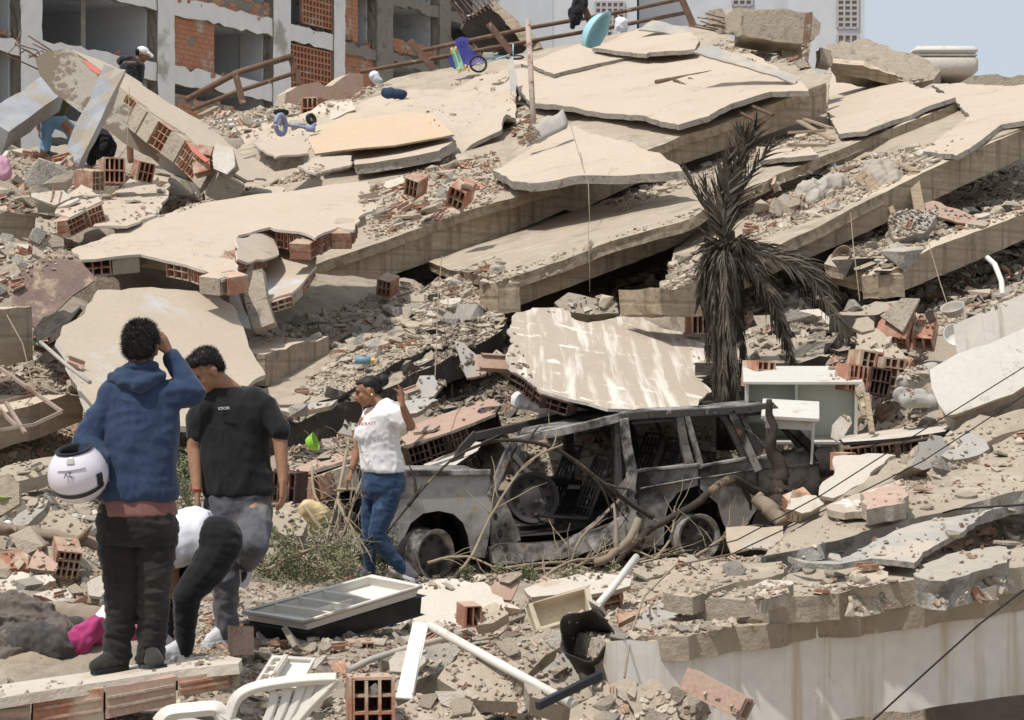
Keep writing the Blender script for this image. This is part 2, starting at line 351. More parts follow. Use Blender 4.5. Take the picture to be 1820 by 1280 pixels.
f3=floor('third long tilted floor, sooty along its edge behind the dead palm',[(1180,524),(1250,495),(1368,446),(1499,378),(1640,304),(1720,268),(1840,219)],S3,(1180,520,22.5),(1820,228,27.5),
  [(1182,562),(1250,545),(1320,515),(1400,474),(1500,432),(1647,361),(1720,326),(1840,270)],[(1850,150),(1750,150),(1655,148),(1500,220),(1340,330),(1200,440)],drop=.9,seed=3)
f4=floor('lowest tilted floor at the right, its square corner pointing at the camera',[(1571,486),(1620,457),(1663,435),(1820,378),(1850,366)],S4,(1571,486,22.5),(1820,400,25),
  [(1574,531),(1640,503),(1700,479),(1820,426),(1850,414)],[(1850,300),(1700,330),(1560,380),(1465,470)],drop=.9,end=([(1465,472),(1569,490),(1572,531),(1545,522),(1470,500)],((1569,490,22.5),(1572,531,22.5),(1465,472,24.2))),seed=4)
# thin soot-edged floor behind the woman
f5=empty('collapsed_floor',S5.hit(480,740),'thin dusty floor running up behind the woman with a soot-black edge','floor slab','collapsed floor slabs stacked on each other')
sheet('floor_slab',[(330,700),(470,690),(560,640),(700,560),(780,500),(880,495),(898,560),(895,577),(700,652),(600,702),(480,748),(340,770)],S5,.16,[M['dustslab'],M['charconc'],M['charconc']],f5,res=.2,jag=.03,warp=.05)
sheet('edge_beam',[(340,803),(480,765),(560,738),(680,690),(760,655),(860,608),(895,585),(897,640),(800,680),(690,740),(560,790),(440,820),(340,850)],vplane((340,800,18.8),(895,600,22.8)).off(.25),.3,[M['charconc']],f5,res=.2,jag=.05,warp=.04)
sheet('screed',[(470,735),(560,712),(680,668),(740,640),(820,608),(860,602),(760,652),(680,688),(560,735),(480,765)],S5.off(-.1),.06,[M['dustslab'],M['charconc'],M['charconc']],f5,jag=.05,res=.15)
# tile / screed sheets lying over floors
T=[M['tile'],M['concgrey'],M['conc']]
def lay(name,px,pl,o,th,label,cat='floor sheet',mats=T,seed=1,jag=.028,warp=.05,**k):
    return sheet(name,px,pl.off(o),th,mats,label=label,cat=cat,jag=jag,warp=warp,seed=seed,group='tan floor sheets broken on the pile',**k)
lay('floor_sheet',[(905,107),(1000,112),(1040,122),(1100,108),(1165,100),(1240,90),(1330,92),(1415,136),(1438,158),(1370,160),(1300,185),(1260,207),(1205,220),(1130,205),(1010,192),(945,182),(922,160)],S1,.22,.09,'large cracked tan floor sheet at the top of the pile holding the rusty rods',seed=2)
lay('floor_sheet',[(925,112),(1030,78),(1060,90),(1140,95),(1050,117),(985,133),(925,112)],S1,.30,.07,'cracked strip of floor sheet below the pale blue baby bath',seed=4)
lay('floor_sheet',[(1052,86),(1140,50),(1225,55),(1245,72),(1235,86),(1155,93),(1148,96)],S1,.42,.08,'upper floor sheet with a grey skirting under the broken concrete block',seed=6)
lay('floor_sheet',[(420,235),(560,205),(690,170),(800,155),(900,120),(918,150),(916,215),(890,240),(810,262),(690,270),(560,250),(460,262)],S1,.10,.07,'curved tan floor sheet left of the leaning white pipe',seed=8,warp=.25)
lay('floor_sheet',[(545,243),(600,215),(735,198),(770,205),(806,238),(700,258),(560,274)],S1,.42,.03,'flat orange-tan board with a rubble-filled edge',mats=[mat('tan_board',(.56,.43,.30),(.52,.40,.28),.9,bs=.05),M['wood'],M['wood']],jag=.01,seed=9,warp=.02)
lay('floor_sheet',[(626,268),(700,257),(806,240),(812,252),(780,268),(710,283),(630,292)],S1,.27,.16,'grey-edged slab under the orange-tan board',seed=10)
lay('floor_sheet',[(875,292),(905,280),(935,262),(1000,215),(1060,240),(1130,262),(1228,303),(1120,310),(1030,318),(940,325),(912,316)],S1,.30,.12,'kite-shaped tan slab overhanging the beam, with a bent grey flashing',seed=12,warp=.12)
lay('floor_sheet',[(1476,128),(1590,142),(1698,172),(1600,208),(1540,236),(1492,240),(1470,200)],S2,.10,.07,'smooth tan floor sheet between the two broken concrete blocks and the palm',seed=14)
lay('floor_sheet',[(1655,148),(1760,150),(1850,150),(1850,212),(1780,222),(1700,280),(1640,268),(1725,205)],S3,.10,.07,'tan floor sheet at the right edge of the picture on the third floor',seed=16)
lay('floor_sheet',[(1345,262),(1440,262),(1455,276),(1400,285),(1350,283)],S2,.12,.07,'small loose screed plate above the palm leaves',seed=17)
# left wall panels
PL=Pl((125,440,21.8),(655,325,25.5),(480,410,22.6))
def L1():
    r=empty('wall_panel',PL.hit(300,460),'long tan wall panel lying on the pile with broken hollow bricks along its lower edge','wall panel')
    o=sheet('plaster_skin',[(125,440),(240,400),(350,360),(480,345),(560,335),(655,325),(668,372),(640,382),(628,412),(600,402),(560,430),(530,418),(480,408),(425,420),(418,440),(420,484),(395,492),(330,468),(250,452),(170,462),(145,462)],PL,.03,[M['tile'],M['plaster'],M['conc']],r,jag=.03,warp=.05,res=.12)
    brick_edge([(148,463),(250,453),(330,469),(395,493),(420,484)],PL,.25,.18,[M['brick'],M['conc']],r,seed=3)
    brick_edge([(482,410),(530,420),(560,432),(602,404),(628,412),(642,384),(668,372)],PL,.25,.18,[M['brick'],M['conc']],r,seed=5,mort=.4)
    sheet('brick_core',[(135,442),(250,405),(350,368),(640,335),(650,370),(600,395),(480,400),(410,420),(400,472),(330,455),(250,442),(165,450)],PL.off(-.04),.2,[M['conc']],r,jag=.02,inner=False)
    cover(PL,[(125,440),(240,400),(655,325),(668,372),(420,484),(250,452)],1.0)
L1()
def panel(name,label,pl,px,mats,edge=None,th=.03,core=.14,jag=.03,seed=1,warp=.03,cat='wall panel',group='broken wall panels',mort=.2,nx=3,ny=2,corem='conc',**k):
    c=sum((pl.hit(*p) for p in px),Vector())/len(px)
    r=empty(name,c,label,cat,group)
    sheet('plaster_skin',px,pl,th,mats,r,jag=jag,warp=warp,seed=seed,**k)
    if core:
        cx=sum(p[0] for p in px)/len(px);cy=sum(p[1] for p in px)/len(px)
        f=.93 if edge is None else .86
        sheet('wall_core',[(cx+(x-cx)*f,cy+(y-cy)*f) for x,y in px],pl.off(-th-.01),core,[M[corem]],r,jag=.02,inner=False,rough=.04)
    if edge: brick_edge(edge,pl,.24,core,[M['brick'] if corem!='char' else M['brickdark'],M[corem]],r,skin=th,seed=seed,mort=mort,nx=nx,ny=ny)
    return r
SK=[M['tile'],M['plaster'],M['conc']]
SB=[M['bluewall'],M['plaster'],M['conc']]
panel('wall_panel','broad tan wall panel lying behind the two standing men',Pl((105,600,18.6),(470,665,19.6),(270,512,20.6)),[(172,515),(270,510),(380,520),(395,535),(415,545),(435,590),(452,630),(472,667),(420,700),(330,760),(160,745),(140,690),(128,660),(100,605),(110,580),(145,560)],SB,core=.06,th=.06,seed=3)
panel('wall_panel','narrow strip of blue-white wall hanging down with a ragged brick edge',fplane(415,520,21.2,-10,-20),[(398,480),(424,486),(432,540),(446,585),(425,580),(405,545)],[M['bluepaint'],M['plaster'],M['conc']],edge=[(424,484),(432,540),(447,588)],core=.12,seed=4,mort=.6)
panel('wall_panel','small square wall piece lying on the long tan panel',Pl((420,420,21.9),(495,470,21.9),(480,412,22.9)),[(420,424),(478,412),(487,424),(495,455),(440,468),(422,462)],SK,edge=[(422,464),(440,470),(495,457)],core=.16,seed=5,mort=.3)
panel('wall_panel','rounded blue-tinted wall piece with torn brick rim on the beam end',Pl((432,520,21.6),(558,470,22.4),(490,440,23.2)),[(430,500),(470,470),(490,445),(520,440),(560,452),(562,470),(540,500),(520,520),(480,532),(440,540)],SB,edge=[(440,542),(480,535),(522,522),(544,500),(564,468)],core=.12,seed=6,mort=.5)
panel('wall_panel','tan sheet of wall in shade below the leaning white column',Pl((180,390,23),(320,330,26),(250,310,27)),[(165,402),(185,355),(215,330),(240,315),(285,308),(302,312),(300,345),(275,385),(225,402)],SK,core=.05,seed=7)
panel('wall_panel','tan wall lump with two blocks of open bricks left of the shaded sheet',Pl((100,385,22.5),(185,365,22.5),(145,330,24.2)),[(97,378),(120,345),(145,328),(165,336),(182,356),(155,368),(125,384)],SK,edge=[(125,386),(155,370),(183,358)],core=.2,seed=8,mort=0,nx=4,ny=3)
panel('wall_panel','upright tan wall slice with a single open brick beside the rusty sheet',fplane(85,425,21.5,20,-25),[(66,385),(102,392),(104,440),(82,460),(58,450)],SK,edge=[(86,460),(105,440)],core=.15,seed=9,mort=0)
panel('wall_panel','low tan wall plate between column foot and long tan panel',Pl((420,372,25.5),(505,345,26.5),(450,330,28)),[(418,365),(430,338),(470,332),(505,335),(504,352),(450,362)],SK,core=.06,seed=10)
panel('wall_panel','tilted tan block with crumbling side left of the orange-tan board',Pl((470,275,29),(548,285,29),(500,245,31.5)),[(450,255),(540,240),(552,262),(548,272),(490,280),(470,268)],SK,core=.22,seed=11)
panel('wall_panel','pale plate on rubble below the orange-tan board',Pl((530,305,28),(640,300,29),(600,280,30.5)),[(528,296),(560,280),(625,276),(625,292),(560,310)],SK,core=.06,seed=12)
# big scuffed panel in the centre
cp=Pl((905,600,20.6),(1255,690,20.2),(1090,560,23.4))
r=panel('wall_panel','big tan wall panel with white scuffs leaning behind the burnt car',cp,[(903,585),(915,560),(945,548),(985,545),(1005,548),(1022,568),(1045,574),(1080,566),(1110,556),(1140,560),(1175,582),(1215,588),(1250,602),(1258,640),(1262,690),(1235,722),(1150,732),(1080,728),(1010,708),(960,692),(930,668),(905,650),(900,630),(912,612)],[M['scuff'],M['plaster'],M['conc']],edge=[(900,655),(930,672),(960,696),(1010,712)],core=.13,seed=13,corem='char',mort=0,jag=.04)
cover(cp,[(903,585),(945,548),(1250,602),(1262,690),(1080,728),(905,650)],.8)
panel('wall_panel','low scuffed strip of tan wall just above the car roof',Pl((960,745,19.6),(1090,745,19.6),(1020,720,21)),[(952,738),(985,722),(1040,716),(1090,730),(1110,742),(1060,750),(990,752)],[M['scuff'],M['plaster'],M['conc']],core=.08,seed=14)
# sooty hollow brick wall pieces behind the woman
r=panel('brick_wall_piece','burnt hollow-brick wall piece with a row of blackened holes behind the raised hand',Pl((722,800,19.3),(888,735,20),(780,730,21.2)),[(712,778),(735,755),(790,735),(850,712),(880,708),(890,722),(880,735),(800,765),(722,790)],[M['brickpink'],M['conc'],M['char']],edge=[(722,793),(800,768),(888,728)],core=.24,seed=15,corem='char',mort=0,nx=4,ny=3,cat='brick wall')
r=panel('brick_wall_piece','second burnt brick wall piece tilted under the first, its plaster side up',Pl((740,840,19.1),(860,790,19.5),(800,790,20.5)),[(738,822),(775,800),(830,783),(858,785),(850,800),(800,835),(765,848)],[M['plaster'],M['char'],M['char']],edge=[(760,850),(800,838),(852,802)],core=.2,seed=16,corem='char',mort=0,nx=4,ny=2,cat='brick wall')
r=panel('brick_wall_piece','pinkish brick wall slice lying left of the woman waist',Pl((520,830,18.4),(640,790,19.2),(560,800,20)),[(505,838),(560,815),(620,800),(640,802),(630,815),(560,840),(515,850)],[M['brickpink'],M['conc'],M['char']],edge=[(512,852),(560,842),(632,817)],core=.2,seed=17,mort=.2,nx=4,ny=2,cat='brick wall')
# block with beams: left edge of the picture
def block(name,label,face,topb,pl,depth,mt='beam',cat='concrete beam',seed=1,**k):
    return sheet(name,face,pl,depth,[M[mt],M[mt],M['conc']],label=label,cat=cat,group='broken concrete beams',jag=.02,warp=.015,seed=seed,**k)
block('concrete_beam','board-marked stub of beam between the black shirted man and the rubble',[(470,630),(520,612),(583,598),(586,652),(530,670),(470,687)],0,vplane((470,650,20.6),(586,620,22)),1.4,seed=21)
block('concrete_beam','grey square beam end at the left edge below the rusty sheet',[(-20,552),(57,545),(60,640),(-20,655)],0,vplane((0,600,18.5),(60,600,19.2)),1.2,seed=22)
block('concrete_beam','broken beam under the window grille at the left edge',[(-20,745),(50,722),(120,700),(150,702),(148,748),(60,782),(-20,805)],0,vplane((0,780,17.6),(150,740,18.6)),1.2,seed=23)
block('concrete_beam','dull beam face at the left edge below the blue painted stub',[(-20,378),(60,378),(98,384),(62,410),(55,440),(-20,450)],0,vplane((0,400,23),(100,400,23.5)),.8,seed=24)
block('concrete_beam','concrete beam stub standing under the second floor by the palm',[(1172,512),(1245,520),(1250,562),(1176,560)],0,vplane((1172,540,22),(1250,540,22.4)),.7,seed=25)
block('concrete_beam','sooty beam stub in the rubble right of the palm',[(1555,560),(1632,535),(1634,575),(1600,600),(1555,592)],0,vplane((1555,560,20.8),(1632,560,22.2)),.5,'charconc',seed=26)
block('concrete_beam','charred floor edge hanging over a black hollow right of the palm',[(1420,645),(1480,628),(1512,600),(1510,622),(1440,662),(1420,668)],0,vplane((1420,650,20),(1512,620,21)),1.2,'charconc',seed=27)
block('concrete_beam','brick-filled beam piece below the second floor corner',[(985,538),(1010,520),(1095,535),(1100,556),(1050,560),(1000,552)],0,fplane(1050,540,23.4,0,-30),.5,'conc',seed=28)
# leaning column, upper left
cpn=vplane((60,130,27),(372,330,27))
root=empty('leaning_column',pt(370,320,27),'thick plastered column leaning to the upper left with bent rebar at its broken end','concrete column')
o=sheet('column_face',[(62,104),(80,92),(118,86),(135,100),(200,162),(300,235),(345,275),(378,300),(372,322),(330,318),(300,306),(240,265),(160,210),(96,165),(70,135)],cpn,.55,[mat('peeling_plaster',(.56,.52,.46),(.50,.45,.38),1.5,c3=(.27,.225,.17),th=(.48,.5),s3=.9,bs=.4,bd=.02),M['conc'],M['beam']],root,jag=.03,res=.15)
mb=MB()
for i in range(8):
    a=pt(uni(62,125),uni(90,128),27.1); mb.tube([a+Vector((.1,.2,-.1)),a,a+Vector((uni(-.4,-.1),uni(-.2,.2),uni(.02,.35))),a+Vector((uni(-.6,-.2),uni(-.2,.2),uni(.1,.4)))],.011,5)
mb.build('rebar',M['rust'],root,smooth=True)
mb=MB()
for i in range(3): mb.tube([pt(130+i*4,170,26.6),pt(150+i*3,200,26.6),pt(195+i*2,235,26.6)],.01,4)
# brick crest running beside the column
cr=Pl((200,140,27.6),(480,320,25.8),(300,185,29))
panel('brick_wall_piece','strip of broken hollow bricks running down beside the leaning column',Pl((130,92,28),(440,330,25.4),(300,165,29.5)),[(128,88),(200,115),(240,140),(300,185),(370,222),(420,265),(475,318),(440,322),(395,300),(330,238),(280,205),(210,150),(180,125)],[M['tile'],M['conc'],M['conc']],edge=[(128,92),(180,130),(205,148),(280,210),(330,245),(392,305),(440,330)],core=.34,seed=18,mort=.35,nx=3,ny=3,cat='brick wall',jag=.06)
panel('wall_panel','hanging flap of white plaster over bricks at the column foot',fplane(395,290,25.2,-15,-25),[(385,255),(415,262),(422,295),(405,312),(380,300),(378,275)],[M['plaster'],M['plaster'],M['conc']],edge=[(380,298),(378,276),(385,258)],core=.12,seed=19,mort=.2)
def post(name,label,a,b,w,h,mt,cat,group=None,seed=0,res=None):
    A,B=pt(*a),pt(*b); mb=MB(); n=8; P=[]
    d=(B-A); x=d.normalized(); y=Vector((0,1,0)).cross(x).normalized(); z=x.cross(y)
    rows=[]
    for i in range(n+1):
        c=A.lerp(B,i/n); r=[]
        for k,(s,t) in enumerate(((-1,-1),(0,-1),(1,-1),(1,0),(1,1),(0,1),(-1,1),(-1,0))):
            j=fbm((c.x*2+k,c.z*2,c.y),2,seed+k,3)*.025*(2.2 if i in (0,n) else 1)
            r.append(c+y*s*(w/2+j)+z*t*(h/2+j)+x*(fbm((k,i,seed),1.3,seed)*.05 if i in(0,n) else 0))
        rows.append(r)
    mb.grid(rows,True); mb.poly(rows[0][::-1]); mb.poly(rows[-1])
    o=mb.build(name,M[mt]); tag(o,label,cat,group); return o
post('concrete_post','slanting post with flaking blue paint leaning against the column',(205,130,25.8),(122,302,25.2),.24,.24,'bluepaint','concrete post','blue painted concrete posts',1)
post('concrete_post','broken blue painted beam at the left edge with a crack across it',(-15,240,28),(92,165,29.5),.42,.4,'bluepaint','concrete post','blue painted concrete posts',2)
post('concrete_post','short blue painted stub of post above the upright wall slice',(100,315,23.4),(88,368,23.2),.26,.25,'bluepaint','concrete post','blue painted concrete posts',3)
# blocks on the top of the pile
tb=empty('roof_block',pt(1350,80,36),'broken concrete block with rebar stubs balanced on the ridge','concrete block')
sheet('block_face',[(1317,22),(1400,16),(1440,22),(1459,42),(1457,60),(1430,78),(1380,74),(1319,62)],vplane((1317,50,36),(1459,50,36)),1.3,[M['conc'],M['conc'],M['conc']],tb,jag=.03)
sheet('block_end',[(1253,25),(1315,12),(1318,62),(1262,55)],vplane((1254,40,37),(1319,40,35.95)),.8,[M['conc']],tb,jag=.06)
mb=MB()
for k in range(9):
    a=pt(1258+k*5,uni(18,56),36.4); mb.tube([a+Vector((.1,.1,0)),a+Vector((-.15,0,.03)),a+Vector((-.34,uni(-.1,.1),uni(0,.14)))],.014,5)
mb.build('rebar',M['rust'],tb,smooth=True)
r=empty('fallen_beam',pt(1560,130,37),'rough fallen roof beam lying beside the white mattress','concrete beam',"broken concrete beams")
sheet('beam_face',[(1468,80),(1540,68),(1600,90),(1650,108),(1672,125),(1660,142),(1620,150),(1560,122),(1480,112)],fplane(1560,110,37.5,-15,-25),.7,[M['conc'],M['conc'],M['beam']],r,jag=.05)
sheet('beam_underside',[(1478,112),(1560,122),(1620,150),(1610,156),(1540,140),(1490,130)],fplane(1560,135,37.3,-15,25),.3,[M['beam']],r,jag=.03)
plate('rubble_block','x',0,0,0) if False else None
sheet('concrete_block',[(1388,80),(1430,78),(1428,118),(1392,112)],vplane((1388,100,37),(1430,100,37)),.5,[M['conc']],label='dark broken stub holding up the ridge block',cat='concrete block',jag=.05)
sheet('concrete_block',[(1458,84),(1478,88),(1478,118),(1456,114)],vplane((1456,100,36.6),(1478,100,36.6)),.5,[M['conc']],label='pale upright stub between ridge block and fallen beam',cat='concrete block',jag=.04)
sheet('parapet_wall',[(1715,136),(1760,133),(1860,134),(1860,170),(1715,160)],vplane((1715,150,44),(1860,150,44)),.3,[M['conc']],label='low weathered wall at the far right below the sky',cat='wall',jag=.04)
# right-hand leaning panels
rp=Pl((1660,680,17.6),(1860,600,17.2),(1720,600,18.4))
panel('wall_panel','big cracked white wall panel leaning in from the right edge',fplane(1750,670,17.3,-22,-38),[(1652,658),(1700,632),(1760,612),(1860,560),(1860,650),(1800,700),(1770,712),(1730,728),(1700,740),(1682,742),(1668,720)],[mat('cracked_white',(.56,.53,.475),(.50,.47,.415),1.2,c3=(.32,.28,.23),crack=1.2,bs=.3),M['conc'],M['conc']],core=.3,seed=31)
panel('wall_panel','rain-streaked white wall panel above the cracked one at the right edge',fplane(1780,575,17.75,-22,-24),[(1696,578),(1740,556),(1800,530),(1860,505),(1860,575),(1780,608),(1720,632),(1702,630)],[mat('rain_streaked',(.52,.485,.43),(.46,.42,.365),1.2,streak=(.24,.205,.16),bs=.4),M['conc'],M['conc']],core=.25,seed=32)
panel('brick_wall_piece','tan brick wall piece standing tilted behind the stacked open bricks',Pl((1520,650,19.4),(1615,655,19.2),(1540,570,20)),[(1522,568),(1545,575),(1570,592),(1600,625),(1616,640),(1608,658),(1560,648),(1525,655),(1518,620)],[M['conc'],M['brick'],M['conc']],edge=[(1520,660),(1560,652),(1606,660)],core=.14,seed=33,cat='brick wall')
r=panel('brick_wall_piece','charred flat wall slab with a pale top behind the car tail',Pl((1490,795,17.2),(1690,760,17.6),(1600,755,19)),[(1488,778),(1530,765),(1600,757),(1660,752),(1692,756),(1680,765),(1600,778),(1500,790)],[M['plasterw'],M['char'],M['char']],edge=[(1492,793),(1600,782),(1682,768)],core=.26,seed=34,corem='char',mort=.3,nx=4,ny=3,cat='brick wall')
# pale piece with brick end left of the leaning panels
# ---------------- damaged apartment block ----------------
d0=70.0; A0=pt(-40,640,d0); dirf=Vector((.51,.86,0)).normalized()
FP=Pl(A0,A0+dirf*10,A0+Vector((0,0,5)))
nin=-FP.n                                            # into the building
FP.n=FP.n
def fu(px): p=FP.hit(px,640); return (p-A0).dot(dirf)
def fq(u,z): return Vector((A0.x+dirf.x*u,A0.y+dirf.y*u,z))
ZB=FP.hit(403,150).z; pitch=2.75
bld=empty('apartment_block',fq(10,0),'half-ruined apartment block with open rooms and bare brick behind the pile','apartment block')
def fbox(mb,u0,u1,z0,z1,n0,n1): mb.box(fq(u0,z0)+nin*n0,dirf*(u1-u0),nin*(n1-n0),Vector((0,0,z1-z0)))
def wall_piece(name,u0,u1,z0,z1,mt,th=.3,off=0,jag=.05,seed=1,parent=None,side='fconc'):
    pl=FP.off(-off)
    P=[fq(u0,z0),fq(u1,z0),fq(u1,z1),fq(u0,z1)]; P=[p+nin*off for p in P]
    return sheet(name,P,pl,th,[M[mt],M[side],M[side]],parent or bld,res=.35,jag=jag,warp=0,seed=seed,inner=False,rough=.04)
cols=[(-60,-35,'facade'),(35,73,'facade'),(278,309,'facade'),(484,515,'facade'),(592,612,'facade'),(668,697,'fconc'),(780,800,'fconc'),(893,905,'fconc')]
zt=ZB+pitch*3+.4; zl=ZB-pitch*2
for i,(a,b,mt) in enumerate(cols):
    wall_piece('column',fu(a),fu(b),0,zt,mt,.5,off=-.06,jag=.035,seed=i)
rows=[ZB+pitch*k for k in range(-2,4)]
bays=[(cols[i][1],cols[i+1][0]) for i in range(len(cols)-1)]
rs=random.Random(4)
for i,(a,b) in enumerate(bays):
    u0,u1=fu(a),fu(b)
    for k,z in enumerate(rows):
        m_='facade' if (i in (0,2,1) and k!=4) or i==3 else 'fconc'
        wall_piece('spandrel',u0-.05,u1+.05,z-.38,z+(.38 if i in(1,2,3) else .15),m_,.25,jag=.1,seed=i*9+k)
        mb=MB(); fbox(mb,u0-.3,u1+.3,z-.12,z+.04,.26,6.5); mb.build('floor_slab',M['inner'],bld)
    mb=MB(); fbox(mb,u0-.3,u1+.3,0,zt,6.5,6.7); mb.build('room_wall',M['inner'],bld)
    for uu in (u0,u1): mb=MB(); fbox(mb,uu-.07,uu+.07,0,zt,.5,6.5); mb.build('room_wall',M['inner'],bld)
fac=mat('facade_brick',(.43,.195,.115),(.50,.26,.17),.8,c3=(.46,.38,.31),th=(.52,.64),s3=1.2,bs=.3,bd=.02)
def fbrick(px0,px1,k,fz0=0,fz1=1,off=.12,parent=bld):
    u0,u1=fu(px0),fu(px1); za=rows[k]+.3; zb=rows[k+1]-.3; z0=za+(zb-za)*fz0; z1=za+(zb-za)*fz1
    mb=MB(); z=z0; j=0
    while z<z1-.05:
        u=u0-(.15 if j%2 else 0)
        while u<u1-.02:
            a=max(u,u0)+.012; b=min(u+.38,u1)
            if rs.random()>.04 and not(z+.2>z1-.5 and rs.random()<.35 and fz1<1): 
                if b-a>.05: fbox(mb,a,b,z+.012,min(z+.2,z1),off+rs.uniform(0,.015),off+.14)
            u+=.38
        z+=.2; j+=1
    mb.build('brick_infill',fac,parent)
    mb=MB(); fbox(mb,u0,u1,z0,z1-.1,off+.03,off+.12); mb.build('mortar',M['fconc'],parent)
# rows index: ZB is rows[2]
fbrick(309,385,2); fbrick(309,420,1,0,.8); fbrick(309,484,3,0,.35); fbrick(612,668,2); fbrick(612,668,1,0,.7); fbrick(612,640,3)
fbrick(735,780,2,off=2.5); fbrick(697,780,3,0,.3); fbrick(800,893,3,0,.6); fbrick(800,840,2)
def screen(px0,px1,k,f0,f1,name='vent_screen',pw=None):
    u0,u1=fu(px0),fu(px1); za=rows[k]+.38; zb=rows[k+1]-.38; z0=za+(zb-za)*f0; z1=za+(zb-za)*f1; mb=MB()
    s=.24; n=int((u1-u0)/s); m_=int((z1-z0)/s)
    for i in range(n+1): fbox(mb,u0+i*(u1-u0)/n-.035,u0+i*(u1-u0)/n+.035,z0,z1,.05,.2)
    for j in range(m_+1): fbox(mb,u0,u1,z0+j*(z1-z0)/m_-.035,z0+j*(z1-z0)/m_+.035,.055,.19)
    mb.build(name,fac,bld); 
screen(517,590,2,0,.95); screen(515,592,1,.35,1); screen(315,480,4,.2,1); screen(540,592,3,.1,.9)
for (p,k,f,h) in ((700,2,0,1),(712,2,0,1),(724,2,0,1),(545,2,.6,1),(200,2,.1,.8),(480,2,0,1)):
    mb=MB(); u=fu(p); fbox(mb,u,u+.25,rows[k]+.1,rows[k+1]-.2,1.6,1.65); mb.build('shutter',M['metalgrey'],bld)
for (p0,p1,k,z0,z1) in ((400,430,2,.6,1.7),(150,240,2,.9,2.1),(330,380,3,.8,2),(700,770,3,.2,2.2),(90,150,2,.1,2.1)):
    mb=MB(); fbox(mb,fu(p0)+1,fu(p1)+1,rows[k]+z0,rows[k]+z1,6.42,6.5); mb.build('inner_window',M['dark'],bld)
# ragged hanging bits on facade edges
mb=MB()
for i in range(300):
    k=rs.randrange(1,6); a,b=bays[rs.randrange(len(bays))]; u=rs.uniform(fu(a),fu(b)); s=rs.uniform(.05,.2)
    mb.box(fq(u,rows[k]+rs.choice((.15,.3))*rs.uniform(.8,1.2))+nin*rs.uniform(0,.4),Vector((s,0,s*.3)),Vector((0,s,0)),Vector((s*.2,0,s)))
mb.build('debris_on_ledges',fac,bld)
# intact white block
wb=empty('white_apartment_block',pt(1200,640,104),'white undamaged apartment block with square-holed screens at the top right','apartment block')
def blk(px0,px1,d,dep,yaw=0):
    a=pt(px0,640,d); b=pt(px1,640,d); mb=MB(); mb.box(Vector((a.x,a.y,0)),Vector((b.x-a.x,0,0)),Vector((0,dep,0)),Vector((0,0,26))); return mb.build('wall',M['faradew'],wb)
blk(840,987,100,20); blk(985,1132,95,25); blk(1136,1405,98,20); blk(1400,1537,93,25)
def perf(px0,px1,y0,y1,d):
    a=pt(px0,y1,d); b=pt(px1,y0,d); s=.26; n=max(2,int((b.x-a.x)/s)); m_=int((b.z-a.z)/s); mb=MB(); Y=Vector((0,1,0)); 
    for i in range(n+1): mb.box(a+Vector(((b.x-a.x)*i/n-.05,-.1,0)),Vector((.1,0,0)),Y*.08,Vector((0,0,b.z-a.z)))
    for j in range(m_+1): mb.box(a+Vector((0,-.09,(b.z-a.z)*j/m_-.05)),Vector((b.x-a.x,0,0)),Y*.07,Vector((0,0,.1)))
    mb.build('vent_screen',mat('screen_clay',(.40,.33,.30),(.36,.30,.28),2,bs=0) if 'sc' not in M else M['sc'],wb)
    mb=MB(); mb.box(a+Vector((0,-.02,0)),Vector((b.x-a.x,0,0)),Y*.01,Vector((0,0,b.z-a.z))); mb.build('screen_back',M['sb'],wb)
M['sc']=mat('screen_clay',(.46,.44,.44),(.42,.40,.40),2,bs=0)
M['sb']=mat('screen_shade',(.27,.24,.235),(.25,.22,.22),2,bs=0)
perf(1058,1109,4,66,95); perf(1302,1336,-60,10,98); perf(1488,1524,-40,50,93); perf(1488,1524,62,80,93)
# ---------------- ground ----------------
RS=Pl((1080,1142,9.6),(1820,1034,10.5),(1820,765,16.2))
cover(RS,[(1090,1139),(1400,1098),(1860,1025),(1860,750),(1640,800),(1480,860),(1290,960),(1180,1010),(1100,1080)],.12)
WL=[(pt(1075,1140,9.45).x,7.0),(pt(1860,1040,10.4).x+.3,7.0),(pt(1860,1040,10.4).x+.3,11.2),(pt(1400,1090,10).x,10.7),(pt(1100,1140,9.6).x,10.2)]
flat_=Pl(Vector((0,8,-.42)),Vector((1,8,-.42)),Vector((0,9,-.42)))
COVER.append((flat_,WL,0.0))
def pxd(l): return [(pt(a,640,d_).x,d_) for a,d_ in l]
COVER.append((Pl(Vector((0,8,-.24)),Vector((1,8,-.24)),Vector((0,9,-.24))),pxd([(660,16.4),(1000,16.6),(1440,17.2),(1500,20.5),(680,20)]),0.0))
COVER.append((Pl((1100,1006,14),(1400,985,14.5),(1250,997,18.5)),pxd([(1060,13.6),(1385,13.9),(1400,18.9),(1060,18.5)]),0.0))
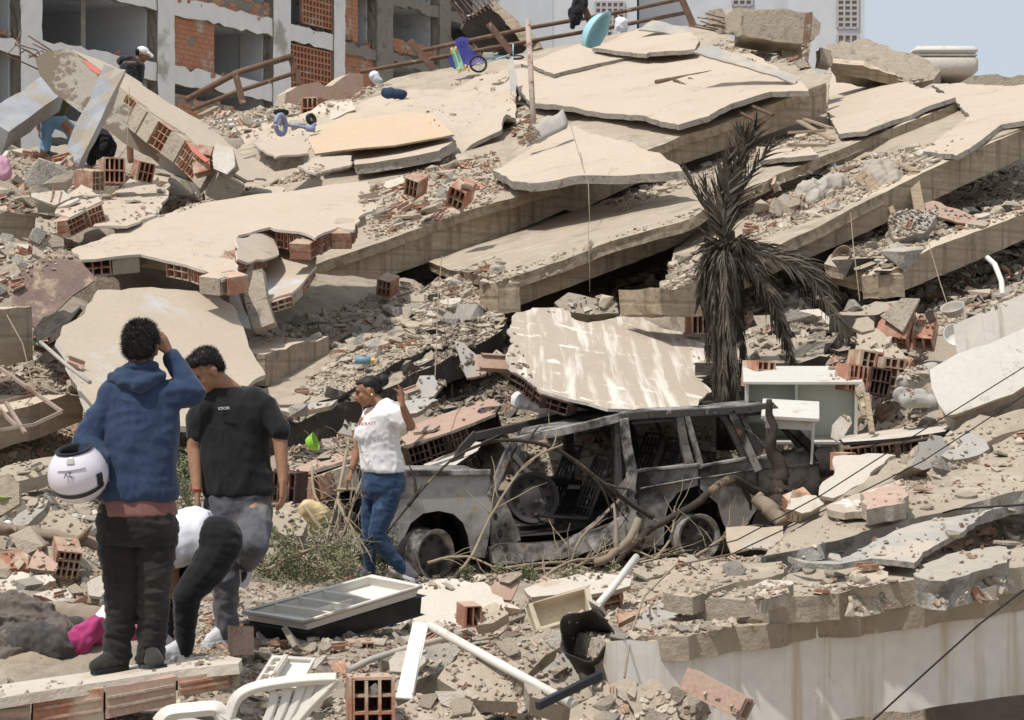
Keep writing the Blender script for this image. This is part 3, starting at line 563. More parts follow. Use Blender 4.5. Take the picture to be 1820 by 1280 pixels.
CP=[(0,1290,9),(-100,1290,9),(300,1290,9),(600,1290,9),(910,1300,9),(1200,1300,9),(1500,1310,8.9),(1820,1300,8.9),(2000,1300,9),
(0,1100,12),(300,1110,12.3),(600,1065,14),(760,1030,15.8),(900,1015,17),(1250,990,18.4),(1000,1100,12.6),(1150,1080,13),
(0,960,14.8),(100,920,16),(0,860,17.8),(250,850,18.5),(550,835,19),(700,800,19.5),(620,890,17.6),(900,800,20.5),(1000,790,21),
(60,690,19.5),(0,640,20.5),(300,740,20.5),(1000,690,22.4),(1180,700,22),(1080,600,24.2),(800,600,23.2),(600,620,22.6),(620,560,24.4),(800,540,25),(700,505,26.6),
(1100,575,23.8),(1100,500,26.4),(1250,560,23.6),(1150,455,28),(1400,640,21.4),(1400,560,23.6),(1450,500,25.6),(1330,600,22.2),(1560,640,20.4),(1700,620,21.6),(1640,560,23.2),(1740,520,24.4),(1820,470,26.5),(1900,520,23),
(1500,740,19.2),(1600,710,19.2),(1400,760,19.4),(1640,690,20),(1700,760,17.8),(1830,720,17.8),(1980,700,18),
(1820,845,14.4),(1700,880,14.4),(1600,935,13.4),(1500,870,15.4),(1300,900,19.2),(1450,880,18.9),(1200,960,17.6),(1560,800,17.6),(1820,760,16.2),(1350,990,14.6),(1280,1040,13.2),(1700,990,12),(1480,1030,12.2),(1820,1050,11.2),(1250,1010,16.9),(1180,1015,16.5),(1330,985,16.9),(1420,930,17.3),(763,1035,16.9),(830,1030,17),
(50,455,22.6),(0,520,21),(120,520,21),(60,380,24.5),(0,300,27.5),(120,300,27.5),(200,330,28),(30,285,33),(250,270,33),(330,330,29),(440,300,32),(450,250,36),(400,205,42),(560,180,44),(700,150,46),(200,272,36),(60,272,40),(-60,272,36),(130,275,34),
(600,260,37),(800,180,44),(1000,110,46),(1300,95,47),(1460,140,40),(1600,165,39),(1700,165,42),(1850,160,44),(2000,160,44),(-120,300,30),(-150,600,20),(-200,850,17)]
P=[pt(*c) for c in CP]
for (x,y,z) in ((-20,12,0),(20,12,0),(-20,25,2),(20,25,2.5),(-20,45,4),(20,45,5),(0,58,4),(-15,58,4),(15,58,4),(0,70,1),(-20,70,1),(20,70,1),(0,4,0),(-10,4,0),(10,4,0),(-25,60,1),(25,60,1)): P.append(Vector((x,y,z)))
A=np.array([(p.x,p.y) for p in P]); Zc=np.array([p.z for p in P])
def phi(r): return r
K=phi(np.linalg.norm(A[:,None]-A[None],axis=2))+np.eye(len(A))*.15*-1
Wt=np.linalg.solve(np.block([[K,np.ones((len(A),1)),A],[np.ones((1,len(A))),np.zeros((1,3))],[A.T,np.zeros((2,3))]]) if False else np.block([[K,np.ones((len(A),1))],[np.ones((1,len(A))),np.zeros((1,1))]]),np.concatenate([Zc,[0]]))
def gz(XY):
    out=np.empty(len(XY))
    for i in range(0,len(XY),20000):
        q=XY[i:i+20000]; out[i:i+20000]=phi(np.linalg.norm(q[:,None]-A[None],axis=2))@Wt[:-1]+Wt[-1]
    return out
def inpoly(X,Y,poly):
    r=np.zeros(X.shape,bool); n=len(poly)
    for i in range(n):
        x1,y1=poly[i];x2,y2=poly[(i+1)%n]
        c=((y1>Y)!=(y2>Y))&(X<(x2-x1)*(Y-y1)/((y2-y1) if y2!=y1 else 1e-9)+x1); r^=c
    return r
xs=np.concatenate([-np.geomspace(3000,14,14),np.arange(-12.5,12.6,.13),np.geomspace(14,3000,14)])
ys=np.concatenate([[-3000,-500,-60,-10,0,4,7],np.arange(8,44,.15),np.arange(44,75,1.2),np.geomspace(78,5000,14)])
GX,GY=np.meshgrid(xs,ys); Z=gz(np.stack([GX.ravel(),GY.ravel()],1)).reshape(GX.shape)
far=np.clip((GY-60)/20,0,1); Z=Z*(1-far); far=np.clip((np.abs(GX)-14)/12,0,1); Z=Z*(1-far)+far*np.clip(Z,0,1)*0; Z[GY<5]=0; Z=np.clip(Z,-.3,12)
near=(GY>7.5)&(GY<44)&(np.abs(GX)<12.6)
idx=np.argwhere(near)
for (j,i) in idx:
    x,y=GX[j,i],GY[j,i]
    Z[j,i]+=noise.fractal(Vector((x*1.3,y*1.3,0)),1,2,4)*.06+abs(noise.noise(Vector((x*4,y*4,3))))*.07
lw=np.clip((11.3-GY)/.7,0,1)*.16; Z=Z-lw
for pl,poly,drop in COVER:
    m_=inpoly(GX,GY,poly); zz=pl.p.z-(pl.n.x*(GX-pl.p.x)+pl.n.y*(GY-pl.p.y))/pl.n.z-drop
    Z=np.where(m_,np.minimum(Z,zz),Z)
Z0=Z.copy()
for it in range(14):
    A4=(np.roll(Z,1,0)+np.roll(Z,-1,0)+np.roll(Z,1,1)+np.roll(Z,-1,1))/4
    Z=np.where(near&(np.abs(A4-Z)>.035),A4,Z)
for pl,poly,drop in COVER:
    m_=inpoly(GX,GY,poly); zz=pl.p.z-(pl.n.x*(GX-pl.p.x)+pl.n.y*(GY-pl.p.y))/pl.n.z-drop*.55
    Z=np.where(m_,np.minimum(Z,zz),Z)
nv=GX.size; nx_=len(xs); ny_=len(ys)
me=bpy.data.meshes.new('ground'); I=np.arange((ny_-1)*(nx_-1)); jj,ii=np.divmod(I,nx_-1); q=jj*nx_+ii
me.from_pydata(np.stack([GX.ravel(),GY.ravel(),Z.ravel()],1).tolist(),[],np.stack([q,q+1,q+1+nx_,q+nx_],1).tolist())
g=link('ground',me,[M['ground']]); tag(g,kind='structure')
# ---------------- people ----------------
def skinm(name,c):
    m,t,b=nodes(name,.55); b.inputs['Base Color'].default_value=c+(1,); b.inputs['Subsurface Weight'].default_value=.08; b.inputs['Subsurface Scale'].default_value=.01
    tcn=N(t,'ShaderNodeTexCoord'); b.inputs['Base Color'].default_value=c+(1,)
    cc=mixc(t,ramp(t,nzn(t,tcn.outputs['Object'],25,5),.3,.7),c,tuple(x*.82 for x in c)); t.links.new(cc,b.inputs['Base Color']); return m
def cloth(name,c1,c2=None,s=6,c3=None,th=(.6,.72),s3=5,weave=0,rough=.95):
    m=mat(name,c1,c2 or tuple(x*.85 for x in c1),s,rough,c3=c3,th=th,s3=s3,bs=.35,bd=.004,bsc=45)
    m.node_tree.nodes['Principled BSDF'].inputs['Sheen Weight'].default_value=.12; return m
MP=dict(skin1=skinm('skin_brown',(.24,.125,.075)),skin2=skinm('skin_tan',(.34,.18,.11)),skin3=skinm('skin_warm',(.32,.165,.10)),
 hair=mat('black_hair',(.012,.011,.010),(.03,.025,.02),30,.5,bs=.8,bd=.006,bsc=60),
 hoodie=cloth('navy_hoodie',(.024,.042,.090),(.034,.056,.108),3),blackt=cloth('black_cotton',(.012,.012,.013),(.018,.018,.02),3,c3=(.05,.045,.04),th=(.68,.8)),
 darkjean=cloth('dusty_black_jeans',(.016,.015,.014),(.023,.022,.019),4,c3=(.045,.04,.032),th=(.5,.8),s3=3),
 under=cloth('brown_pink_shirt',(.20,.095,.085),(.24,.12,.105)),greyp=cloth('grey_track_pants',(.085,.085,.10),(.11,.108,.12),3,c3=(.24,.22,.2),th=(.56,.72),s3=4),
 white=cloth('white_cotton',(.74,.72,.72),(.68,.66,.67),4,c3=(.55,.5,.45),th=(.66,.8)),white2=cloth('white_shirt',(.72,.74,.80),(.68,.7,.76)),
 jeans=cloth('blue_jeans',(.018,.040,.085),(.035,.066,.125),9,c3=(.09,.15,.25),th=(.55,.7),s3=6),shoe=cloth('dusty_black_shoe',(.03,.028,.025),(.045,.04,.035),8,c3=(.12,.10,.08)),
 shoew=cloth('white_shoe',(.6,.6,.62)),blackp=cloth('black_leggings',(.01,.01,.012),(.014,.014,.016)),blackj=cloth('black_jacket',(.014,.015,.02)),ltjeans=cloth('light_jeans',(.17,.32,.48),(.22,.38,.55)),
 olive=cloth('olive_shirt',(.08,.08,.035)))
def ring(c,x,y,rx,ry,n=14,sq=2.0):
    o=[]
    for k in range(n):
        a=2*math.pi*k/n; ca,sa=math.cos(a),math.sin(a)
        o.append(c+x*rx*math.copysign(abs(ca)**(2/sq),ca)+y*ry*math.copysign(abs(sa)**(2/sq),sa))
    return o
def cap(mb,a,b,ra,rb,n=12):
    a,b=Vector(a),Vector(b); d=b-a; L=d.length; t=d/L if L>1e-6 else Vector((0,0,1))
    x=t.orthogonal().normalized(); y=t.cross(x); rows=[]
    for i in range(1,5):
        f=math.pi/2*i/5; rows.append(ring(a-t*ra*math.cos(f),x,y,ra*math.sin(f),ra*math.sin(f),n))
    for i in range(0,5): f=i/4; r=ra+(rb-ra)*f; rows.append(ring(a+d*f,x,y,r,r,n))
    for i in range(1,5):
        f=math.pi/2*i/5; rows.append(ring(b+t*rb*math.sin(f),x,y,rb*math.cos(f),rb*math.cos(f),n))
    mb.grid(rows,True); mb.poly(rows[0][::-1]); mb.poly(rows[-1])
def chain(mb,pts,rs):
    for i in range(len(pts)-1): cap(mb,pts[i],pts[i+1],rs[i],rs[i+1])
def loft(mb,secs,sq=2.3,n=18):
    """secs: (center, xvec, yvec) half-axes vectors"""
    rows=[]
    for c,x,y in secs: rows.append(ring(c,x,y,1,1,n,sq))
    mb.grid(rows,True); mb.poly(rows[0][::-1]); mb.poly(rows[-1])
def ell(mb,c,r,Mx=None,n=14,m_=9):
    Mx=Mx or Matrix.Identity(3); rows=[]
    for i in range(1,m_):
        f=math.pi*i/m_; rows.append([Vector(c)+Mx@Vector((r[0]*math.sin(f)*math.cos(2*math.pi*k/n),r[1]*math.sin(f)*math.sin(2*math.pi*k/n),r[2]*math.cos(f))) for k in range(n)])
    mb.grid(rows,True); mb.poly(rows[0][::-1]); mb.poly(rows[-1])
DG=None
def blob(name,mb,mt,parent,voxel=.01,it=4,wr=None,fac=.5,post=None,origin=None):
    me=mb.mesh('tmp'); 
    o=bpy.data.objects.new('tmp',me); COL.objects.link(o)
    r=o.modifiers.new('r','REMESH'); r.mode='VOXEL'; r.voxel_size=voxel; r.use_smooth_shade=True
    if it: s=o.modifiers.new('s','SMOOTH'); s.iterations=it; s.factor=fac
    dg=bpy.context.evaluated_depsgraph_get(); dg.update(); m2=bpy.data.meshes.new_from_object(o.evaluated_get(dg)); 
    bpy.data.objects.remove(o); m2.name=name
    if wr:
        nvt=len(m2.vertices); co=np.empty(nvt*3); no=np.empty(nvt*3); m2.vertices.foreach_get('co',co); m2.vertices.foreach_get('normal',no); co=co.reshape(-1,3);no=no.reshape(-1,3)
        for (amp,fx,fy,fz,sd) in wr:
            for i in range(nvt):
                p=co[i]; v=noise.noise(Vector((p[0]*fx+sd,p[1]*fy,p[2]*fz+sd*2)))
                v=(1-abs(v)*2.6); co[i]=p+no[i]*amp*v
        m2.vertices.foreach_set('co',co.ravel())
    if post: post(m2)
    m2.polygons.foreach_set('use_smooth',[True]*len(m2.polygons))
    return link(name,m2,[mt],parent)
def basis(f,up=Vector((0,0,1))):
    """matrix with columns right, forward, up for a facing direction"""
    f=Vector(f).normalized(); r=f.cross(up).normalized(); u=r.cross(f).normalized()
    return Matrix(((r.x,f.x,u.x),(r.y,f.y,u.y),(r.z,f.z,u.z)))
def head(mb,c,f,s=1.0,up=Vector((0,0,1)),neck=None,female=False):
    B=basis(f,up); g=lambda x,y,z: Vector(c)+B@Vector((x,y,z))*s
    ell(mb,g(0,-.012,.035),(.073*s,.092*s,.083*s),B)
    ell(mb,g(0,.02,-.03),(.058*s,.066*s,.075*s),B)
    ell(mb,g(0,.045,-.078),(.032*s,.034*s,.028*s),B)          # chin
    cap(mb,g(0,.088,.012),g(0,.103,-.025),.010*s,.0155*s); cap(mb,g(-.012,.086,-.028),g(.012,.086,-.028),.011*s,.011*s)   # nose
    ell(mb,g(0,.083,-.052),(.025*s,.012*s,.011*s),B)           # mouth
    ell(mb,g(0,.07,.035),(.05*s,.022*s,.012*s),B)              # brow
    for q in (-1,1):
        ell(mb,g(.04*q,.058,-.015),(.022*s,.02*s,.02*s),B)     # cheek
        ell(mb,g(.078*q,-.01,-.005),(.010*s,.02*s,.032*s),B); ell(mb,g(.084*q,-.018,.01),(.007*s,.018*s,.02*s),B)
    if neck is not None: cap(mb,g(0,-.03,-.05),neck,.055*s*(.88 if female else 1),.062*s*(.88 if female else 1))
    return g,B
def face_bits(g,B,s,root):
    mb=MB()
    for q in (-1,1): cap(mb,g(.018*q,.089,.042),g(.048*q,.077,.04),.0045*s,.003*s)
    mb.build('eyebrow',MP['hair'],root,smooth=True)
    mb=MB()
    for q in (-1,1): ell(mb,g(.032*q,.075,.015),(.014*s,.008*s,.005*s),B)
    mb.build('eyes',MP['hair'],root,smooth=True)
def hand(mb,w,d,n,s=1.0,side=1,curl=.5,spread=.2,fl=None):
    """w wrist, d direction to the fingers, n palm normal, side sets the thumb side"""
    d=Vector(d).normalized(); n=(Vector(n)-d*Vector(n).dot(d)).normalized(); x=d.cross(n)*side
    pal=[w+d*.05*s+x*.02*s*k for k in (-1.4,-.5,.5,1.4)]
    for i,p in enumerate(pal): cap(mb,w+x*.008*(i-1.5)*s,p+d*.035*s,.017*s,.0125*s)
    L=[.062,.078,.083,.074]
    for i,k in enumerate((-1.4,-.5,.5,1.4)):
        cu=curl if fl is None else fl[i]
        b=pal[i]+d*.038*s; dd=(d+x*spread*k*.5).normalized(); l=L[i]*s; q=[b]
        for j,f in enumerate((.45,.32,.23)):
            dd=(dd*math.cos(cu*(.7+.3*j))+n*math.sin(cu*(.7+.3*j))).normalized(); q.append(q[-1]+dd*l*f)
            dd=dd
        chain(mb,q,[.0105*s,.0095*s,.0085*s,.007*s])
    t0=w+x*.022*s+d*.02*s; td=(x*.75+d*.75+n*.25).normalized(); t1=t0+td*.038*s; t2=t1+(d*.9+x*.3+n*.4*curl).normalized()*.03*s; t3=t2+(d+n*.6*curl).normalized()*.024*s
    chain(mb,[t0,t1,t2,t3],[.015*s,.012*s,.0105*s,.008*s])
def hairshape(name,g,B,s,root,prims,voxel=.008,amp=.006,fr=45,nst=3500,ln=.022,up_=1.0,back=0,curl=.9):
    mb=MB()
    for (x,y,z,a,b,c) in prims: ell(mb,g(x,y,z),(a*s,b*s,c*s),B)
    hb=blob(name,mb,MP['hair'],root,voxel,1,wr=[(amp,fr,fr,fr,3),(amp*.6,fr*2,fr*2,fr*2,7)])
    rs=random.Random(4); mb=MB(); vs=hb.data.vertices; Mw=Matrix()
    for k in range(nst):
        v=vs[rs.randrange(len(vs))]; p0=v.co+v.normal*-.004; nn=v.normal
        dd=(nn*up_+V((rs.uniform(-1,1),rs.uniform(-1,1),rs.uniform(-1,1)))*.6-(B@V((0,1,.2)))*back).normalized(); L=ln*rs.uniform(.4,1.2); u=dd.orthogonal().normalized()*.0011
        q=p0+dd*L*.5; e=(dd+nn*-.2+V((rs.uniform(-1,1),rs.uniform(-1,1),rs.uniform(-1,1)))*curl).normalized(); z=q+e*L*.5
        mb.poly([p0-u,p0+u,q+u,q-u]); mb.poly([q-u,q+u,z+u*.3,z-u*.3])
    mb.build('hair_strands',MP['hair'],hb)
def shoe(name,h,t,s,mt,root,up=Vector((0,0,1)),sole=None):
    """h heel, t toe points on the ground"""
    h,t=Vector(h),Vector(t); d=(t-h).normalized(); y=up.cross(d).normalized(); mb=MB()
    cap(mb,h+up*.04*s+d*.03,h+d*.1*s+up*.04*s,.036*s,.038*s); cap(mb,h+d*.1*s+up*.035*s,t+up*.028*s-d*.035,.04*s,.028*s); cap(mb,h+up*.06*s+d*.03,h+up*.09*s+d*.035,.038*s,.036*s); cap(mb,h+up*.08*s+d*.045,h+d*.14*s+up*.04*s,.035*s,.03*s)
    o=blob(name,mb,mt,root,.008,3)
    mb=MB(); rows=[]
    for i in range(9):
        f=i/8; ww=(.034+.012*math.sin(f*2.6+.3))*s*(1 if f<.9 else .7); c=h+d*((t-h).length*f-.005); rows.append([c+y*ww+up*.002,c+y*ww+up*.024,c-y*ww+up*.024,c-y*ww+up*.002])
    mb.grid(rows,True); mb.poly(rows[0][::-1]); mb.poly(rows[-1]); mb.build('sole',sole or mt,o)
    return o
V=Vector; UX=V((1,0,0)); UY=V((0,1,0)); UZ=V((0,0,1))
def text(name,s,size,c,x,y,mt,parent,ext=.001,shear=0):
    cu=bpy.data.curves.new('t','FONT'); cu.body=s; cu.size=size; cu.extrude=ext; cu.align_x='CENTER'; cu.align_y='CENTER'; cu.shear=shear
    o=bpy.data.objects.new('t',cu); COL.objects.link(o); dg=bpy.context.evaluated_depsgraph_get(); dg.update(); me=bpy.data.meshes.new_from_object(o.evaluated_get(dg)); bpy.data.objects.remove(o); me.name=name
    x=V(x).normalized(); y=V(y); y=(y-x*y.dot(x)).normalized(); n=x.cross(y)
    Mx=Matrix(((x.x,y.x,n.x,c.x),(x.y,y.y,n.y,c.y),(x.z,y.z,n.z,c.z),(0,0,0,1)))
    me.transform(Mx); return link(name,me,[mt],parent)
# --- man in blue hoodie, back to the camera
def hoodie_man():
    d=9.9; p=lambda x,y,o=0: pt(x,y,d+o)
    r=empty('person',p(250,1192),'person in a navy hoodie seen from behind, scratching the head and carrying a white helmet','person')
    mb=MB(); g,B=head(mb,p(251,621,.02),(.08,1,-.12),1.02,neck=p(249,672,.03))
    chain(mb,[p(200,700,.04),p(150,785,-.02),p(168,835,-.12)],[.05,.042,.03])
    chain(mb,[p(300,700,.04),p(345,694,.02),p(304,634,.1)],[.05,.045,.03])
    hand(mb,p(302,630,.1),p(288,600,.1)-p(304,634,.1),V((-.7,.3,-.2)),1.0,1,.45,.25)
    hand(mb,p(168,835,-.12),p(175,870,-.1)-p(168,835,-.12),V((0,1,0)),1.0,1,.5)
    loft(mb,[(p(250,690,.04),UX*.13,UY*.07),(p(250,760,.04),UX*.15,UY*.09),(p(248,860,.02),UX*.13,UY*.08),(p(244,920,.02),UX*.15,UY*.10)])
    for q in ((212,222,208),(276,276,266)): chain(mb,[p(q[0],920),p(q[1],1040),p(q[2],1172)],[.085,.055,.04])
    blob('body',mb,MP['skin1'],r,.007,4)
    hairshape('hair',g,B,1.02,r,[(0,-.022,.052,.083,.09,.082),(0,-.06,.01,.075,.05,.075),(-.03,-.02,.10,.04,.05,.03),(.035,-.01,.1,.04,.045,.03),(0,-.02,.115,.05,.05,.025),(.0,-.075,.05,.06,.035,.05)],.007,.003,38,6000,.026)
    # hoodie
    mb=MB()
    loft(mb,[(p(250,668,.03),UX*.075,UY*.07),(p(250,682,.03),UX*.145,UY*.085),(p(250,700,.03),UX*.185,UY*.105),(p(250,735,.03),UX*.19,UY*.125),(p(250,790,.02),UX*.183,UY*.128),(p(248,840,.02),UX*.183,UY*.133),(p(246,872,.02),UX*.197,UY*.147),(p(245,888,.02),UX*.193,UY*.143)],2.4)
    chain(mb,[p(205,700,.03),p(178,745,.0),p(155,785,-.03),p(172,822,-.12)],[.075,.072,.066,.058])
    chain(mb,[p(292,703,.03),p(322,700,.03),p(343,697,.03)],[.08,.072,.062]); chain(mb,[p(341,693,.04),p(322,662,.07),p(306,638,.1)],[.058,.05,.04])
    cap(mb,p(308,642,.1),p(305,636,.1),.041,.038)
    hd=blob('hoodie',mb,MP['hoodie'],r,.009,5,wr=[(.007,9,9,4,2),(.005,6,6,16,9),(.0025,22,22,12,5)])
    mb=MB()
    loft(mb,[(p(250,643,.05),UX*.068,UY*.07),(p(250,656,.03),UX*.098,UY*.095),(p(247,668,.01),UX*.135,UY*.105),(p(244,678,-.0),UX*.12,UY*.10),(p(240,686,-.02),UX*.08,UY*.09)],2)
    cap(mb,p(200,672,-.0),p(250,684,-.09),.028,.04); cap(mb,p(250,684,-.09),p(284,668,-.02),.04,.03); cap(mb,p(208,664,.02),p(240,648,-.06),.022,.022); cap(mb,p(240,648,-.06),p(276,650,-.03),.022,.022)
    blob('hood',mb,MP['hoodie'],r,.008,3,wr=[(.006,9,9,22,4)])
    mb=MB(); loft(mb,[(p(245,865,.02),UX*.165,UY*.115),(p(245,886,.02),UX*.182,UY*.132),(p(245,912,.02),UX*.201,UY*.146),(p(245,917,.02),UX*.197,UY*.142)])
    blob('undershirt',mb,MP['under'],r,.009,2,wr=[(.003,12,12,3,3)])
    mb=MB()
    loft(mb,[(p(244,895,.02),UX*.182,UY*.125),(p(243,930,.02),UX*.198,UY*.14),(p(243,955,.02),UX*.19,UY*.13),(p(243,968,.02),UX*.15,UY*.1)],2.6)
    chain(mb,[p(209,935,.02),p(212,985,.01),p(217,1040,-.01),p(214,1100,.0),p(208,1168,.0)],[.105,.099,.083,.073,.068])
    chain(mb,[p(280,935,.02),p(277,985,.02),p(273,1040,.0),p(272,1100,.01),p(266,1168,.01)],[.103,.096,.083,.072,.067])
    blob('trousers',mb,MP['darkjean'],r,.009,4,wr=[(.008,6,6,20,1),(.005,14,14,34,8)])
    for (h,t) in (((p(222,1180,.0)),(p(163,1201,-.1))),((p(262,1178,.02)),(p(285,1190,-.16)))):
        h=V((h.x,h.y,h.z-.03)); shoe('shoe',h,V((t.x,t.y,t.z)),1.12,MP['shoe'],r,sole=MP['blackt'])
    # helmet held on the forearm
    hm=empty('helmet',p(140,890,-.1),'white motorcycle helmet hanging from the arm of the person in the navy hoodie','helmet')
    c=p(139,842,-.16); mb=MB(); rows=[]; ax=(V((-.12,-.25,.96))).normalized(); bx=V((1,0,.12)); bx=(bx-ax*bx.dot(ax)).normalized(); by=ax.cross(bx)
    R_=.148
    for i in range(17):
        f=.62+ (math.pi-.62)*i/16; rr=math.sin(f)
        rows.append([c+bx*R_*rr*math.cos(2*math.pi*k/36)+by*R_*1.12*rr*math.sin(2*math.pi*k/36)+ax*R_*.98*math.cos(f) for k in range(36)])
    mb.grid(rows,True); mb.poly(rows[-1]); mw,t_,b_=nodes('glossy_white',.22); b_.inputs['Base Color'].default_value=(.66,.62,.68,1); b_.inputs['Coat Weight'].default_value=.5
    md,t_,b_=nodes('glossy_dark',.3); b_.inputs['Base Color'].default_value=(.02,.02,.025,1)
    mb.build('shell',mw,hm,smooth=True)
    mb=MB(); rows=[[c+bx*(R_*rr)*math.cos(2*math.pi*k/36)+by*R_*1.12*rr*math.sin(2*math.pi*k/36)+ax*R_*h for k in range(36)] for rr,h in ((.585,.80),(.62,.85),(.60,.88),(.52,.88),(.48,.82),(.5,.5),(.6,.0),(.4,-.5))]
    mb.grid(rows,True); mb.poly(rows[-1]); mb.build('liner',MP['blackt'],hm,smooth=True)
    def patch(f0,f1,a0,a1,mt,nm,o=.004,sl=0):
        mb=MB(); rows=[]
        for i in range(7):
            rw=[]
            for k in range(13):
                a=a0+(a1-a0)*k/12; f=f0+(f1-f0)*i/6+sl*math.sin((k/12)*math.pi); rr=math.sin(f)
                rw.append(c+bx*(R_+o)*rr*math.cos(a)+by*(R_*1.12+o)*rr*math.sin(a)+ax*(R_*.98+o)*math.cos(f))
            rows.append(rw)
        mb.grid(rows); mb.build(nm,mt,hm,smooth=True)
    patch(1.80,1.98,R(205),R(335),md,'visor_band',sl=.2); patch(1.45,1.85,R(318),R(332),md,'vent',sl=.0); patch(1.3,1.7,R(190),R(197),md,'vent'); patch(1.0,1.12,R(240),R(300),mw,'ridge',.008)
    patch(.72,.92,R(262),R(280),M['metalgrey'],'strap_plate',.006)
    q=c-by*R_*1.12*math.sin(1.5)-V((0,.01,0))
    text('lettering','2V',.036,c+ V((-.012,-R_*1.17,.004)),V((-1,0,-.1)),V((0,-.1,-1)),md,hm,.002)
    return r
hoodie_man()
def blackt_man():
    d=11.35; p=lambda x,y,o=0: pt(x,y,d+o)
    r=empty('person',p(405,1150),'person in a black t-shirt and grey track pants looking down, one foot lifted','person')
    mb=MB(); f=V((-.72,-.55,-.62)); up=V((-.35,-.3,.85)); g,B=head(mb,p(366,662,-.05),f,1.0,up,neck=p(415,700,.05))
    ar=[([p(474,722,.02),p(498,785,-.02),p(503,855,-.08)],V((.02,-.1,-1)),1),([p(355,735,-.05),p(345,795,-.02),p(350,872,-.1)],V((.05,-.1,-1)),-1)]
    for j,(q,dd,s_) in enumerate(ar):
        chain(mb,q,[.04,.043,.028]); hand(mb,q[2],dd,V((-.8 if j==0 else .9,.2,0)),1.05,s_ if j==0 else -1,.4,.15)
    loft(mb,[(p(413,708,.03),UX*.10,UY*.06),(p(415,790,.03),UX*.14,UY*.09),(p(420,880,.02),UX*.13,UY*.09)])
    chain(mb,[p(390,900,0),p(400,1020,-.02),p(403,1128,0)],[.085,.055,.04]); chain(mb,[p(450,900,0),p(452,968,-.24),p(436,1010,.05)],[.085,.055,.04])
    blob('body',mb,MP['skin2'],r,.007,4); face_bits(g,B,1,r)
    hairshape('hair',g,B,1,r,[(0,-.03,.065,.076,.088,.068),(0,-.06,.03,.072,.055,.07),(0,.03,.095,.06,.045,.032),(0,-.085,-.01,.05,.028,.045)],.007,.004,50)
    mb=MB()
    loft(mb,[(p(412,690,.04),UX*.08+V((0,.02,0)),UY*.075),(p(412,700,.04),UX*.16,UY*.1),(p(412,722,.03),UX*.205,UY*.12),(p(412,770,.03),UX*.20,UY*.13),(p(418,830,.02),UX*.195,UY*.13),(p(424,872,.02),UX*.20,UY*.135),(p(425,880,.02),UX*.195,UY*.13)],2.4)
    chain(mb,[p(452,712,.03),p(478,735,.02),p(494,765,-.01)],[.085,.075,.067]); chain(mb,[p(368,728,-.02),p(352,748,-.02),p(349,770,-.02)],[.08,.066,.06])
    sh=blob('shirt',mb,MP['blackt'],r,.009,4,wr=[(.011,8,8,3,2),(.003,6,6,9,7),(.0025,20,20,10,5)])
    text('lettering','IOIOIR',.022,p(398,726,-.135),V((1,.0,.05)),UZ,MP['white'],sh,.003)
    mb=MB()
    loft(mb,[(p(423,868,.02),UX*.175,UY*.12),(p(422,905,.02),UX*.19,UY*.13),(p(420,935,.01),UX*.17,UY*.12)],2.4)
    chain(mb,[p(392,915,.01),p(396,970,.0),p(400,1030,-.03),p(402,1080,.0),p(404,1122,.01)],[.098,.092,.078,.068,.062])
    chain(mb,[p(452,910,.01),p(453,935,-.1),p(450,968,-.26)],[.1,.095,.08]); chain(mb,[p(450,968,-.26),p(443,985,-.1),p(437,1000,.05)],[.08,.068,.058])
    blob('trousers',mb,MP['greyp'],r,.009,4,wr=[(.008,8,8,10,3),(.004,22,22,14,6)])
    for (a,b) in ((p(408,1140,.05),p(362,1152,-.1)),):
        shoe('shoe',a,b,1.05,MP['shoew'],r,sole=MP['shoew'])
    # lifted foot, sole to the camera
    s=shoe('shoe',p(441,992,.0),p(428,1046,-.02),1.0,MP['shoe'],r,up=V((-.3,1,.1)).normalized(),sole=MP['white'])
    text('lettering','DOLCE',.036,p(431,1012,-.10),V((.12,0,-1)),V((1,0,.12)),MP['blackt'],s,.002)
    mb=MB(); mb.tube([p(349,870,-.1)+V((.034*math.cos(a),.034*math.sin(a),0)) for a in np.linspace(0,6.3,14)],.004,6); mb.build('bracelet',mat('red_string',(.35,.04,.04),(.3,.03,.03)),r,smooth=True)
blackt_man()
